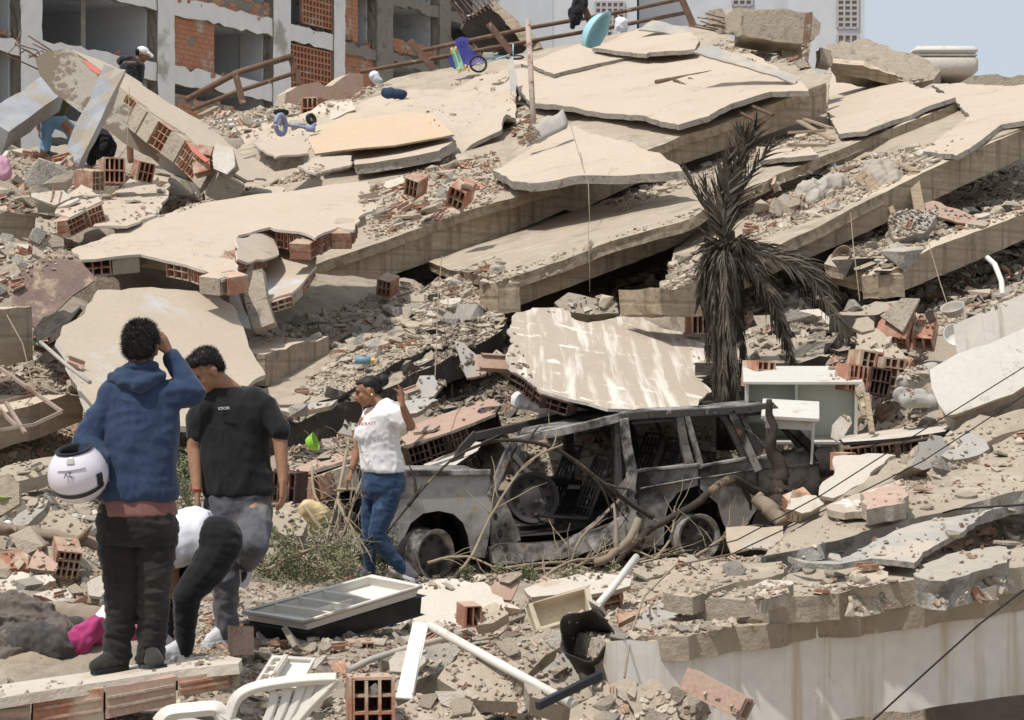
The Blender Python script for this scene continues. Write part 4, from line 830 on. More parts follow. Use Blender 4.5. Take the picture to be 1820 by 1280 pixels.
def bending():
    d=10.7; p=lambda x,y,o=0: pt(x,y,d+o)
    r=empty('person',p(325,1165),'person in a white shirt and black leggings bending down behind the hoodie wearer','person')
    mb=MB(); head(mb,p(284,1040,.12),V((-.8,.2,-.6)),.98,V((-.6,0,.5)),neck=p(300,992,.08))
    chain(mb,[p(285,975,-.06),p(262,1005,-.08),p(240,1060,-.05)],[.045,.038,.027]); hand(mb,p(240,1060,-.05),V((-.4,.1,-1)),V((-1,0,.3)),.95,1,.5)
    chain(mb,[p(290,980,.2),p(265,1040,.2),p(240,1090,.18)],[.045,.038,.027]); hand(mb,p(240,1090,.18),V((-.4,0,-1)),V((-1,0,.3)),.95,1,.5)
    chain(mb,[p(385,960,.05),p(345,955,.05),p(300,975,.06)],[.12,.12,.10])
    chain(mb,[p(385,975,-.05),p(330,1060,-.12),p(327,1155,-.05)],[.085,.055,.04]); chain(mb,[p(385,975,.15),p(322,1050,.2),p(312,1140,.25)],[.085,.055,.04])
    blob('body',mb,MP['skin2'],r,.008,4)
    mb=MB(); ell(mb,p(284,1036,.14),(.09,.09,.1)); chain(mb,[p(290,1010,.14),p(262,1040,.1)],[.06,.05]); blob('hair',mb,MP['hair'],r,.01,1,wr=[(.006,40,40,40,1)])
    mb=MB(); 
    ax=(p(300,965)-p(385,945)).normalized(); up=UY.cross(ax).normalized()
    loft(mb,[(p(382,958,.05),up*.155,UY*.15),(p(365,950,.05),up*.15,UY*.165),(p(340,950,.05),up*.145,UY*.17),(p(312,962,.06),up*.14,UY*.175),(p(292,975,.07),up*.11,UY*.15),(p(284,980,.08),up*.07,UY*.08)],2.3)
    chain(mb,[p(292,978,-.08),p(268,990,-.09),p(250,1012,-.08)],[.075,.065,.058])
    blob('shirt',mb,MP['white2'],r,.009,4,wr=[(.007,7,7,5,2),(.004,16,16,12,5)])
    mb=MB()
    ell(mb,p(388,958,-.04),(.13,.12,.13)); ell(mb,p(388,962,.14),(.13,.12,.13))
    chain(mb,[p(392,970,-.05),p(368,1015,-.1),p(332,1058,-.13),p(330,1105,-.08),p(328,1160,-.05)],[.118,.098,.076,.062,.046])
    chain(mb,[p(390,975,.14),p(355,1010,.18),p(318,1045,.22),p(316,1095,.24),p(310,1140,.26)],[.115,.095,.073,.06,.045])
    blob('leggings',mb,MP['blackp'],r,.009,4,wr=[(.004,10,10,22,2)])
    shoe('shoe',p(330,1172,-.03),p(296,1172,-.12),.95,MP['shoew'],r); shoe('shoe',p(314,1160,.26),p(285,1163,.2),.95,MP['shoew'],r)
bending()
def woman():
    d=15.25; p=lambda x,y,o=0: pt(x,y,d+o)
    r=empty('person',p(670,1028),'person in a white t-shirt and blue jeans with hair in a bun, one hand raised','person')
    mb=MB(); f=V((-.95,-.12,-.28)); up=V((-.15,0,1)); g,B=head(mb,p(653,697,0),f,.98,up,neck=p(676,722,.0),female=True)
    chain(mb,[p(703,738,-.12),p(729,757,-.18),p(716,722,-.26)],[.05,.042,.026]); hand(mb,p(716,722,-.26),V((-.12,.0,1)),V((-.9,-.35,0)),.98,-1,.3,.45,fl=[.12,.2,.1,.5])
    chain(mb,[p(648,748,.1),p(636,800,.12),p(625,836,.06)],[.044,.038,.026]); hand(mb,p(625,836,.06),V((-.5,0,-1)),V((.8,.2,-.3)),.95,1,.4,.2)
    loft(mb,[(p(675,728,0),V((.1,.0,0)),UY*.12),(p(672,790,0),UX*.1,UY*.12),(p(675,850,0),UX*.12,UY*.13)])
    chain(mb,[p(690,862,-.06),p(668,945,-.1),p(715,1012,-.04)],[.08,.052,.038]); chain(mb,[p(662,862,.08),p(656,950,.06),p(656,1016,.08)],[.08,.052,.038])
    blob('body',mb,MP['skin3'],r,.007,3); face_bits(g,B,.98,r)
    hairshape('hair',g,B,.98,r,[(0,-.03,.055,.078,.09,.068),(0,-.07,.02,.068,.05,.06),(0,.025,.085,.055,.045,.028)],.007,.0012,60,1500,.03,.15,1.2,.2)
    mb=MB(); ell(mb,p(681,676,0),(.045,.05,.048)); blob('hair_bun',mb,MP['hair'],r,.007,1,wr=[(.004,40,40,40,1)])
    mb=MB(); ell(mb,p(661,702,-.088),(.010,.008,.010)); gm,t_,b_=nodes('gold',.3,1); b_.inputs['Base Color'].default_value=(.8,.6,.25,1); mb.build('earring',gm,r,smooth=True)
    mb=MB()
    loft(mb,[(p(680,712,0),V((.045,0,.02)),UY*.07),(p(681,722,0),V((.085,0,.03)),UY*.12),(p(679,738,0),V((.125,0,.01)),UY*.18),(p(672,762,0),UX*.155,UY*.185),(p(675,800,0),UX*.155,UY*.18),(p(681,832,0),UX*.165,UY*.19),(p(682,838,0),UX*.158,UY*.185)],2.3)
    ell(mb,p(648,772,-.08),(.075,.085,.08)); ell(mb,p(648,772,.08),(.075,.085,.08))
    chain(mb,[p(698,736,-.11),p(708,742,-.16),p(716,751,-.17)],[.078,.07,.062]); chain(mb,[p(660,740,.12),p(650,755,.13)],[.07,.06])
    sh=blob('shirt',mb,MP['white'],r,.008,4,wr=[(.007,9,9,7,2),(.004,20,20,16,5)])
    red=mat('red_print',(.5,.05,.07),(.45,.04,.06))
    text('lettering','THERAPY',.036,p(650,754,-.225),V((1,-.1,.12)),V((0,0,1)),red,sh,.006,.2)
    text('lettering','----',.04,p(646,803,-.20),V((1,0,.1)),UZ,MP['blackt'],sh,.004)
    mb=MB()
    loft(mb,[(p(681,832,0),UX*.145,UY*.17),(p(682,855,0),UX*.172,UY*.185),(p(681,872,0),UX*.165,UY*.18),(p(678,885,0),UX*.13,UY*.15)],2.3)
    chain(mb,[p(691,872,-.07),p(682,910,-.09),p(669,948,-.11),p(690,982,-.08),p(716,1012,-.04)],[.105,.09,.066,.058,.045])
    chain(mb,[p(668,872,.08),p(660,910,.08),p(657,952,.06),p(657,985,.07),p(657,1016,.08)],[.1,.085,.062,.054,.044])
    blob('trousers',mb,MP['jeans'],r,.008,3,wr=[(.005,10,10,20,2)])
    shoe('shoe',p(716,1024,-.02),p(741,1034,-.1),.92,MP['greyp'],r,sole=MP['shoew']); shoe('shoe',p(662,1028,.1),p(640,1034,.02),.92,MP['greyp'],r)
    mb=MB(); mb.tube([p(626,829,.06)+V((.03*math.cos(a),.03*math.sin(a),.008*math.cos(a))) for a in np.linspace(0,6.3,14)],.004,6); mb.build('bracelet',M['rust'],r,smooth=True)
woman()
def far_people():
    d=30.5; p=lambda x,y,o=0: pt(x,y,d+o)
    r=empty('person',p(232,190),'person in a white cap and black hooded jacket behind the leaning column','person')
    mb=MB(); g,B=head(mb,p(253,98,0),V((1,-.1,-.35)),1,V((.2,0,1)),neck=p(243,112,.0))
    loft(mb,[(p(236,112,0),UX*.16,UY*.2),(p(232,160,0),UX*.13,UY*.17),(p(232,190,0),UX*.15,UY*.16)]); chain(mb,[p(232,190,0),p(230,240,0),p(232,285,0)],[.1,.06,.05])
    blob('body',mb,MP['skin1'],r,.012,3)
    hairshape('hair',g,B,1,r,[(0,-.04,.03,.08,.075,.07)],.012,.003)
    mb=MB(); ell(mb,g(0,-.01,.06),(.09,.105,.075),B); cap(mb,g(-.04,.1,.05),g(.04,.1,.05),.02,.02); cap(mb,g(0,.09,.05),g(0,.15,.03),.035,.03); blob('cap',mb,MP['white'],r,.012,2)
    mb=MB(); loft(mb,[(p(241,106,0),UX*.08,UY*.1),(p(236,116,0),UX*.18,UY*.22),(p(233,140,0),UX*.18,UY*.24),(p(232,175,0),UX*.17,UY*.2)]); ell(mb,p(226,109,0),(.16,.14,.09)); chain(mb,[p(232,120,-.2),p(238,150,-.22),p(246,172,-.2)],[.08,.07,.05]); blob('jacket',mb,MP['blackj'],r,.014,2,wr=[(.01,8,8,12,1)])
    d=30; r=empty('person',p(85,272),'person in light blue jeans stepping over rubble under the leaning column','person')
    mb=MB(); head(mb,p(118,150,0),V((.8,.2,-.5)),1,V((.3,0,1)),neck=p(112,172,0)); chain(mb,[p(100,185,0),p(95,205,0)],[.16,.14]); chain(mb,[p(75,190,-.2),p(66,215,-.22),p(69,232,-.2)],[.05,.04,.03]); hand(mb,p(69,232,-.2),V((.1,0,-1)),V((1,0,0)),1,1,.5)
    chain(mb,[p(84,215,0),p(80,240,0),p(80,268,0)],[.09,.06,.04]); chain(mb,[p(108,215,0),p(128,235,0),p(135,268,0)],[.09,.06,.04])
    blob('body',mb,MP['skin2'],r,.012,3)
    mb=MB(); loft(mb,[(p(108,168,0),UX*.16,UY*.2),(p(102,185,0),UX*.2,UY*.2),(p(94,207,0),UX*.19,UY*.18)]); chain(mb,[p(80,185,-.2),p(68,208,-.22)],[.09,.07]); blob('shirt',mb,MP['olive'],r,.014,2,wr=[(.01,8,8,12,1)])
    mb=MB(); ell(mb,p(95,212,0),(.2,.17,.15)); chain(mb,[p(86,216,-.05),p(81,240,-.05),p(80,270,-.05)],[.12,.09,.075]); chain(mb,[p(105,216,.05),p(126,232,.05),p(134,262,.05)],[.12,.09,.07]); blob('jeans',mb,MP['ltjeans'],r,.014,2,wr=[(.008,8,8,14,1)])
    mb=MB(); ell(mb,p(118,146,.02),(.1,.1,.1)); blob('hair',mb,MP['hair'],r,.015,1)
    for q in ((80,272,-.05),(136,268,.05)): shoe('shoe',p(*q)+V((-.05,0,-.06)),p(*q)+V((.22,-.05,-.06)),1.1,MP['shoe'],r)
    d=29; r=empty('person',p(170,275),'crouching person in black seen through the gap below the leaning column','person')
    mb=MB(); head(mb,p(150,225,.1),V((-1,0,-.4)),1,neck=p(160,236,.1)); chain(mb,[p(162,240,0),p(180,262,0)],[.15,.15]); chain(mb,[p(180,262,-.1),p(155,258,-.1),p(160,285,-.1)],[.09,.07,.05]); blob('body',mb,MP['skin2'],r,.014,3)
    mb=MB(); chain(mb,[p(160,238,0),p(172,248,0),p(183,262,0)],[.17,.2,.2]); chain(mb,[p(165,245,-.2),p(155,265,-.2)],[.08,.06]); blob('jacket',mb,MP['blackj'],r,.014,2,wr=[(.012,8,8,12,1)])
    mb=MB(); chain(mb,[p(184,266,-.1),p(158,262,-.1),p(162,286,-.1)],[.13,.1,.08]); blob('trousers',mb,MP['blackj'],r,.014,2)
    mb=MB(); ell(mb,p(148,222,.1),(.1,.1,.1)); blob('hair',mb,MP['hair'],r,.015,1)
far_people()
def lying():
    d=11.6; p=lambda x,y,o=0: pt(x,y-6,d+o-.35)
    dc=cloth('dusty_grey_cloth',(.12,.10,.085),(.17,.14,.115),4,c3=(.12,.10,.085),s3=3); tanc=cloth('dusty_tan_cloth',(.33,.27,.2),(.28,.22,.165),4); dk=cloth('dark_dusty_cloth',(.055,.05,.047),(.09,.08,.07),4)
    r=empty('person',p(40,1190),'person lying on the rubble, covered in dusty grey and dark cloth, at the lower left','person')
    mb=MB(); chain(mb,[p(-40,1150,.3),p(40,1150,.3),p(110,1165,.2)],[.1,.12,.09]); chain(mb,[p(-20,1180,-.1),p(40,1180,-.15),p(95,1190,-.2)],[.07,.06,.045]); blob('body',mb,MP['skin2'],r,.012,3)
    mb=MB(); chain(mb,[p(-60,1130,.3),p(0,1125,.3),p(45,1128,.25),p(90,1150,.2),p(120,1165,.1)],[.19,.20,.17,.13,.09]); chain(mb,[p(-30,1175,-.05),p(30,1172,-.1),p(70,1180,-.15)],[.1,.1,.08]); blob('cloth_cover',mb,dc,r,.01,4,wr=[(.03,5,5,12,2),(.022,9,14,9,5),(.009,26,26,26,9)])
    mb=MB(); chain(mb,[p(15,1150,-.05),p(60,1146,-.12),p(100,1158,-.15),p(118,1178,-.15)],[.08,.11,.10,.06]); blob('dark_cloth',mb,dk,r,.01,3,wr=[(.016,8,8,10,1),(.007,20,20,20,5)])
    mb=MB(); chain(mb,[p(10,1195,-.2),p(60,1188,-.22),p(105,1198,-.25)],[.06,.075,.05]); blob('sleeve',mb,tanc,r,.01,3,wr=[(.009,12,12,10,1)])
    r=empty('person',p(120,1140,.6),'second person lying beyond the first under tan and black dusty cloth by the pink cloth','person')
    mb=MB(); chain(mb,[p(85,1120,.7),p(160,1118,.7)],[.08,.07]); blob('body',mb,MP['skin2'],r,.014,2)
    mb=MB(); chain(mb,[p(75,1118,.6),p(110,1110,.7),p(165,1112,.7)],[.06,.12,.09]); blob('cloth_cover',mb,tanc,r,.012,3,wr=[(.014,7,7,9,2)])
    mb=MB(); chain(mb,[p(95,1128,.4),p(130,1126,.4),p(155,1134,.4)],[.06,.08,.05]); blob('dark_cloth',mb,dk,r,.012,3,wr=[(.013,8,8,9,2)])
    pk=cloth('magenta_cloth',(.33,.035,.13),(.42,.06,.19),5); mb=MB(); chain(mb,[p(122,1178,-.1),p(138,1150,-.1),p(165,1128,-.05),p(190,1150,.1),p(235,1140,.2),p(245,1160,.2)],[.045,.07,.07,.08,.065,.05]); o=blob('pink_cloth',mb,pk,None,.01,3,wr=[(.022,8,8,10,2),(.01,18,18,18,4)]); tag(o,'crumpled magenta pink cloth behind the feet of the hoodie wearer','cloth')
    mb=MB(); chain(mb,[p(168,1130,.2),p(180,1115,.2),p(190,1095,.25)],[.05,.05,.04]); o=blob('white_cloth',mb,MP['white'],None,.01,3,wr=[(.012,12,12,12,2)]); tag(o,'small crumpled white cloth just above the pink cloth','cloth')
lying()
# ---------------- burnt car ----------------
M['burnt']=mat('burnt_paint',(.30,.285,.265),(.15,.138,.125),1.5,.65,c3=(.035,.03,.027),th=(.44,.58),s3=1.5,c4=(.15,.105,.075),th4=(.56,.66),s4=6,bs=.35,bd=.006,bsc=22,metal=.15)
M['burntw']=mat('burnt_whitish_metal',(.40,.38,.355),(.22,.195,.175),5,.8,c3=(.04,.035,.032),th=(.42,.58),s3=4,c4=(.20,.11,.07),th4=(.6,.68),s4=6,bs=.3,bd=.004,bsc=30,metal=.1)
M['burntd']=mat('burnt_black_metal',(.05,.046,.043),(.09,.08,.072),5,.75,c3=(.30,.28,.25),th=(.6,.68),s3=7,bs=.3,bd=.004,bsc=30,metal=.1)
M['soot']=mat('soot',(.018,.017,.016),(.03,.028,.026),5,bs=.3)
M['fender']=mat('ashen_paint',(.40,.39,.375),(.25,.24,.225),1.6,.6,c3=(.07,.06,.055),th=(.48,.68),s3=1.8,c4=(.38,.27,.10),th4=(.64,.68),s4=3.5,bs=.3,bd=.005,bsc=24,metal=.2)
CPn=vplane((760,960,17.3),(1240,960,18.0)); cin=-CPn.n      # towards the far side
Wc=1.5
car=empty('burnt_car',CPn.hit(1000,1000)+cin*.8,'burnt-out silver estate car wreck without glass or tyres, its front door missing','car')
def cq(px,py,off=0): return CPn.hit(px,py)+cin*off
def cbar(nm,pts,w,t,mt,off=0,par=None):
    mb=MB(); P=[cq(*p,off) if len(p)==2 else cq(*p) for p in pts]
    for i in range(len(P)-1):
        a,b=P[i],P[i+1]; e=(b-a).normalized()*.012; mb.bar(a-e,b+e,w,t,up=cin.cross(b-a).normalized() if False else cin)
    return mb.build(nm,M[mt],par or car,bevel=.006)
def cpan(nm,px,mt='burnt',off=0,th=.03,jag=.006,warp=.03,par=None,res=.09,seed=1,inner=True):
    return sheet(nm,px,CPn.off(-off),th,[M[mt],M['burntd'],M['soot']],par or car,jag=jag,warp=warp,res=res,seed=seed,rough=.004,inner=inner)
arch=[(862,992),(838,990),(833,955),(824,930),(806,914),(780,908),(752,913),(730,930),(718,955),(710,978)]
cpan('front_fender',[(655,868),(672,850),(720,842),(868,840),(874,870),(870,950)]+arch+[(690,968),(668,950),(658,920)],'fender',seed=3)
cbar('fender_trim',[(672,849),(720,841),(868,839)],.05,.05,'burntw',off=-.02)
mb=MB(); mb.grid([[cq(x,y,.03)+cin*o+V((0,0,.05*math.sin(o*2)))-V((0,0,.03)) for o in (0,.4,.8,1.2,1.6,1.72)] for x,y in ((655,870),(672,850),(720,843),(790,841),(868,840))]); o=mb.build('bonnet',M['burnt'],car,smooth=True); sd=o.modifiers.new('s','SOLIDIFY'); sd.thickness=.02
cpan('front_fender',[(655,868),(672,850),(720,842),(868,840),(874,870),(870,950),(838,990),(690,968)],off=Wc,seed=5)
mb=MB(); mb.box(cq(658,868,.05),cin*1.6,(cq(690,868)-cq(658,868)),V((0,0,-.45))); mb.build('grille',M['burntd'],car,bevel=.02)
mb=MB(); mb.grid([[cq(x,y,.02)+cin*o for o in (0,.35)] for x,y in [(a,b) for a,b in arch]]); mb.build('wheel_arch',M['soot'],car,smooth=True)
cpan('sill',[(872,975),(885,968),(1000,962),(1110,925),(1112,960),(1000,992),(890,1004),(876,1000)],'burntw',off=-.06,th=.12,warp=.02,jag=.012)
cpan('cowl_side',[(868,880),(880,876),(893,885),(905,905),(925,960),(900,970),(872,968)],'burnt',off=.02,th=.1,jag=.015)
mb=MB()
for (x,y,a) in ((881,918,.03),(889,948,.035),(899,933,.02)): 
    c=cq(x,y,.01); mb.grid([ring(c,CPn.n.cross(UZ).normalized(),UZ,a*.7,a*1.1,12),ring(c+CPn.n*.002,CPn.n.cross(UZ).normalized(),UZ,a*.6,a,12)],True); mb.poly(ring(c+CPn.n*.002,CPn.n.cross(UZ).normalized(),UZ,a*.6,a,12))
for (x,y,a) in ((1129,882,.032),(1113,905,.028),(1131,912,.02),(1114,880,.02)):
    c=cq(x,y,-.03); mb.poly(ring(c,CPn.n.cross(UZ).normalized(),UZ,a*.6,a,12))
mb.build('rust_holes',M['soot'],car,center=False)
cbar('windscreen_pillar',[(872,880),(884,850),(898,815),(912,787),(925,783)],.07,.05,'burntw')
cbar('windscreen_pillar',[(880,880),(892,850),(906,818),(918,795)],.03,.06,'burntd',off=.05)
cbar('windscreen_pillar',[(872,872),(898,812),(925,783)],.08,.06,'burntd',off=Wc)
cbar('roof_rail',[(920,784),(960,774),(1000,766),(1050,755),(1105,741)],.075,.09,'burntw')
cbar('roof_rail',[(1100,742),(1150,737),(1250,733),(1330,728),(1372,722)],.07,.08,'burntd')
cbar('roof_rail',[(925,787),(1100,748),(1372,726)],.08,.08,'burntd',off=Wc)
cbar('door_pillar',[(1096,748),(1098,800),(1102,870)],.05,.12,'burntd',off=.04)
cbar('door_pillar',[(1106,746),(1112,790),(1122,838),(1118,870)],.085,.09,'burntw',off=-.01)
cbar('door_pillar',[(1100,748),(1104,870)],.09,.08,'burntd',off=Wc)
cpan('pillar_foot',[(1100,862),(1122,840),(1130,870),(1135,940),(1130,968),(1105,962),(1098,930)],'burntw',off=-.015,th=.08,jag=.012)
cbar('door_pillar',[(1207,742),(1216,790),(1226,826)],.075,.06,'burnt'); cbar('door_pillar',[(1219,740),(1232,785),(1245,830)],.05,.05,'burntw',off=-.015)
cbar('door_pillar',[(1284,740),(1298,760),(1312,790),(1322,814)],.06,.05,'burntd',off=.01); cbar('door_pillar',[(1298,732),(1316,770),(1334,810),(1345,835)],.075,.06,'burntw',off=-.01); cbar('door_pillar',[(1312,730),(1330,765),(1346,808)],.05,.05,'burntd')
cbar('door_pillar',[(1212,742),(1232,828)],.08,.08,'burntd',off=Wc); cbar('door_pillar',[(1305,740),(1340,812)],.08,.08,'burntd',off=Wc)
cbar('rear_pillar',[(1370,724),(1395,750),(1420,775),(1445,800)],.075,.09,'burnt'); cbar('rear_pillar',[(1372,738),(1400,768),(1424,796)],.035,.05,'burntd',off=.03); cbar('rear_pillar',[(1372,726),(1440,800)],.08,.08,'burntd',off=Wc)
for pts in ([(1125,752),(1205,745)],[(1222,743),(1284,738)],[(1318,738),(1370,733)]): cbar('window_frame',pts,.03,.05,'burntd',off=.02)
cpan('rear_door',[(1120,838),(1146,834),(1225,822),(1240,830),(1243,862),(1225,868),(1205,876),(1190,895),(1182,925),(1180,968),(1145,975),(1130,968),(1136,930),(1130,868)],seed=7)
cpan('side_panel',[(1242,828),(1322,814),(1345,833),(1348,900),(1330,930),(1300,960),(1286,930),(1275,895),(1255,878),(1244,868)],seed=8)
cpan('quarter_panel',[(1344,812),(1422,797),(1444,803),(1456,825),(1462,870),(1462,930),(1400,950),(1335,950),(1348,900)],seed=9)
cpan('tail',[(1444,800),(1480,795),(1492,808),(1490,842),(1462,850),(1456,826)],'burnt',off=.0,th=.25,seed=10)
for pts in ([(1120,839),(1146,835),(1240,826)],[(1242,829),(1322,815)],[(1346,813),(1425,798)]): cbar('window_sill',pts,.03,.06,'burntw',off=-.015)
for pts in ([(1138,868),(1242,849)],[(1246,850),(1346,833)],[(1350,834),(1456,822)]): cbar('body_crease',pts,.015,.03,'burntw',off=-.012)
cbar('door_gap',[(1240,850),(1246,895)],.006,.02,'soot',off=-.004); cbar('door_gap',[(1345,835),(1350,900)],.006,.02,'soot',off=-.004)
mb=MB(); a,b=cq(1260,838,-.012),cq(1276,836,-.012); mb.bar(a,b,.006,.045,up=CPn.n.cross(b-a).normalized()); mb.build('door_handle',M['burntd'],car,bevel=.003)
for (x0,x1) in ((868,1462),): cpan('far_side',[(868,872),(1100,868),(1345,815),(1462,805),(1462,900),(1300,950),(1000,985),(870,985)],'burntd',off=Wc,seed=12,jag=.02)
# roof
mb=MB(); rows=[]
for (x,y) in ((922,782),(960,772),(1000,764),(1050,752),(1105,739),(1150,735),(1210,733),(1270,731),(1330,727),(1372,722)):
    rows.append([cq(x+o*(62 if x<1300 else 20),y-o*(6 if x<1105 else 0),o)+V((0,0,.035*math.sin(math.pi*o/Wc)+.02*noise.noise(V((x*.02,o*3,0)))-(.07*math.sin(math.pi*o/Wc) if 1000<x<1100 else 0))) for o in np.linspace(0,Wc,12)])
mb.grid(rows); o=mb.build('roof',[M['burntw']],car,smooth=True); sd=o.modifiers.new('s','SOLIDIFY'); sd.thickness=.015; sd.offset=-1
mb=MB(); rows=[[cq(x,y,o)+V((0,0,.06*noise.noise(V((x*.05,o*6,0))))) for o in np.linspace(.03,Wc-.03,16)] for (x,y) in ((880,965),(890,965),(930,950),(990,945),(1050,938),(1110,920),(1200,905),(1300,890),(1400,880),(1462,870))]
mb.grid(rows); mb.build('car_floor',M['char'],car)
mb=MB(); rows=[[cq(868,y,o) for o in (0.05,Wc)] for y in (870,965)]; mb.grid(rows); mb.build('bulkhead',M['soot'],car)
def seat(x,y,o):
    mb=MB(); b=cq(x,y,o); t=V((CPn.n.y,-CPn.n.x,0)).normalized(); t=t if t.x>0 else -t
    for k in range(5): mb.tube([b+cin*.1*k,b+cin*.1*k+t*.1+UZ*.25,b+cin*.1*k+t*.2+UZ*.52],.012,5)
    for k in range(6): mb.tube([b+t*.035*k+UZ*.09*k+cin*s for s in (0,.2,.42)],.010,5)
    mb.tube([b,b+cin*.42,b+cin*.42-t*.45+UZ*.04,b-t*.45+UZ*.04,b],.018,5); mb.tube([b,b+t*.22+UZ*.56,b+t*.22+UZ*.56+cin*.42,b+cin*.42],.018,5); mb.build('seat_frame',M['burntd'],car,smooth=True)
seat(1055,925,.15); seat(1060,915,1.1); seat(1200,895,.3); seat(1205,890,1.0)
cbar('inner_panel',[(1010,865,1.2),(1095,870,1.2)],.05,.4,'soot')
cbar('cross_brace',[(940,790,.9),(995,880,.5)],.05,.06,'burntd'); cbar('cross_brace',[(1000,778,1.3),(992,868,1.25)],.06,.09,'burntd')
cbar('cross_brace',[(1140,760,1.2),(1185,840,.8)],.05,.04,'burntd'); cbar('cross_brace',[(1232,750,1.0),(1262,825,.9)],.03,.03,'burntd'); cbar('cross_brace',[(1375,740,.9),(1395,800,.9)],.03,.04,'burntd')
def wheel(nm,c,ax,rr,wd,par,mt='burntw',tyre=True,label=None):
    ax=V(ax).normalized(); x=ax.cross(UZ).normalized(); y=ax.cross(x); r=empty(nm,c,None,None) if False else None
    def lat(prof,mt_,nm_,pp): 
        mb=MB(); mb.grid([ring(c+ax*h,x,y,q*rr,q*rr,32) for q,h in prof],True); return mb.build(nm_,M[mt_],pp,smooth=True)
    w_=lat([(.98,wd*.5),(1.0,wd*.5),(.96,wd*.46),(.90,wd*.40),(.86,wd*.1),(.9,-wd*.4),(1,-wd*.5),(.97,-wd*.5),(.83,0),(.80,wd*.2),(.84,wd*.4),(.93,wd*.47),(.98,wd*.5)],mt,nm,par)
    lat([(.82,wd*.1),(.7,wd*.05),(.5,wd*.12),(.3,wd*.2),(.22,wd*.28),(.12,wd*.3),(.0,wd*.3)],'burntd','hub',w_)
    for k in range(8):
        mb=MB(); a=2*math.pi*k/8; p=c+ax*(wd*.11)+(x*math.cos(a)+y*math.sin(a))*rr*.62; mb.poly([p+x*.02+y*.015+ax*.012,p-x*.02+y*.015+ax*.012,p-x*.02-y*.015+ax*.012,p+x*.02-y*.015+ax*.012]); mb.build('rim_hole',M['soot'],w_,center=False)
    if tyre:
        lat([(1.0,-wd*.5),(1.04,-wd*.55),(1.07,-wd*1.0),(1.02,-wd*1.35),(.7,-wd*1.4)],'soot','brake_drum',w_)
    return w_
wheel('wheel',cq(763,985,-.02)+V((0,0,0)),CPn.n+V((.75,0,0)),.225,.16,car)
wheel('wheel',cq(1238,955,.03),CPn.n+V((.1,0,0)),.215,.16,car)
wheel('wheel',cq(763,985,Wc),CPn.n,.22,.2,car,'burntd'); wheel('wheel',cq(1238,955,Wc),CPn.n,.2,.2,car,'burntd')
sw=wheel('spare_wheel',cq(966,890,.35),CPn.n+V((-.1,0,.15)),.235,.15,None,'burntd',False); tag(sw,'blackened spare wheel lying inside the burnt car door opening','wheel')
sw=sheet('metal_strip',[(1088,895),(1096,900),(1040,950),(1000,980),(985,985),(1030,945)],fplane(1040,940,17.2,-10,-20),.02,[M['burntw']],label='bent strip of pale burnt sheet metal leaning on the car sill',cat='sheet metal',jag=.03,warp=.05)
sw=sheet('metal_strip',[(1040,960),(1095,922),(1115,912),(1112,935),(1085,965),(1060,985)],fplane(1075,945,17.0,-10,-30),.02,[M['burntw'],M['soot'],M['soot']],label='crumpled pale sheet metal under the missing car door',cat='sheet metal',jag=.05,warp=.12)
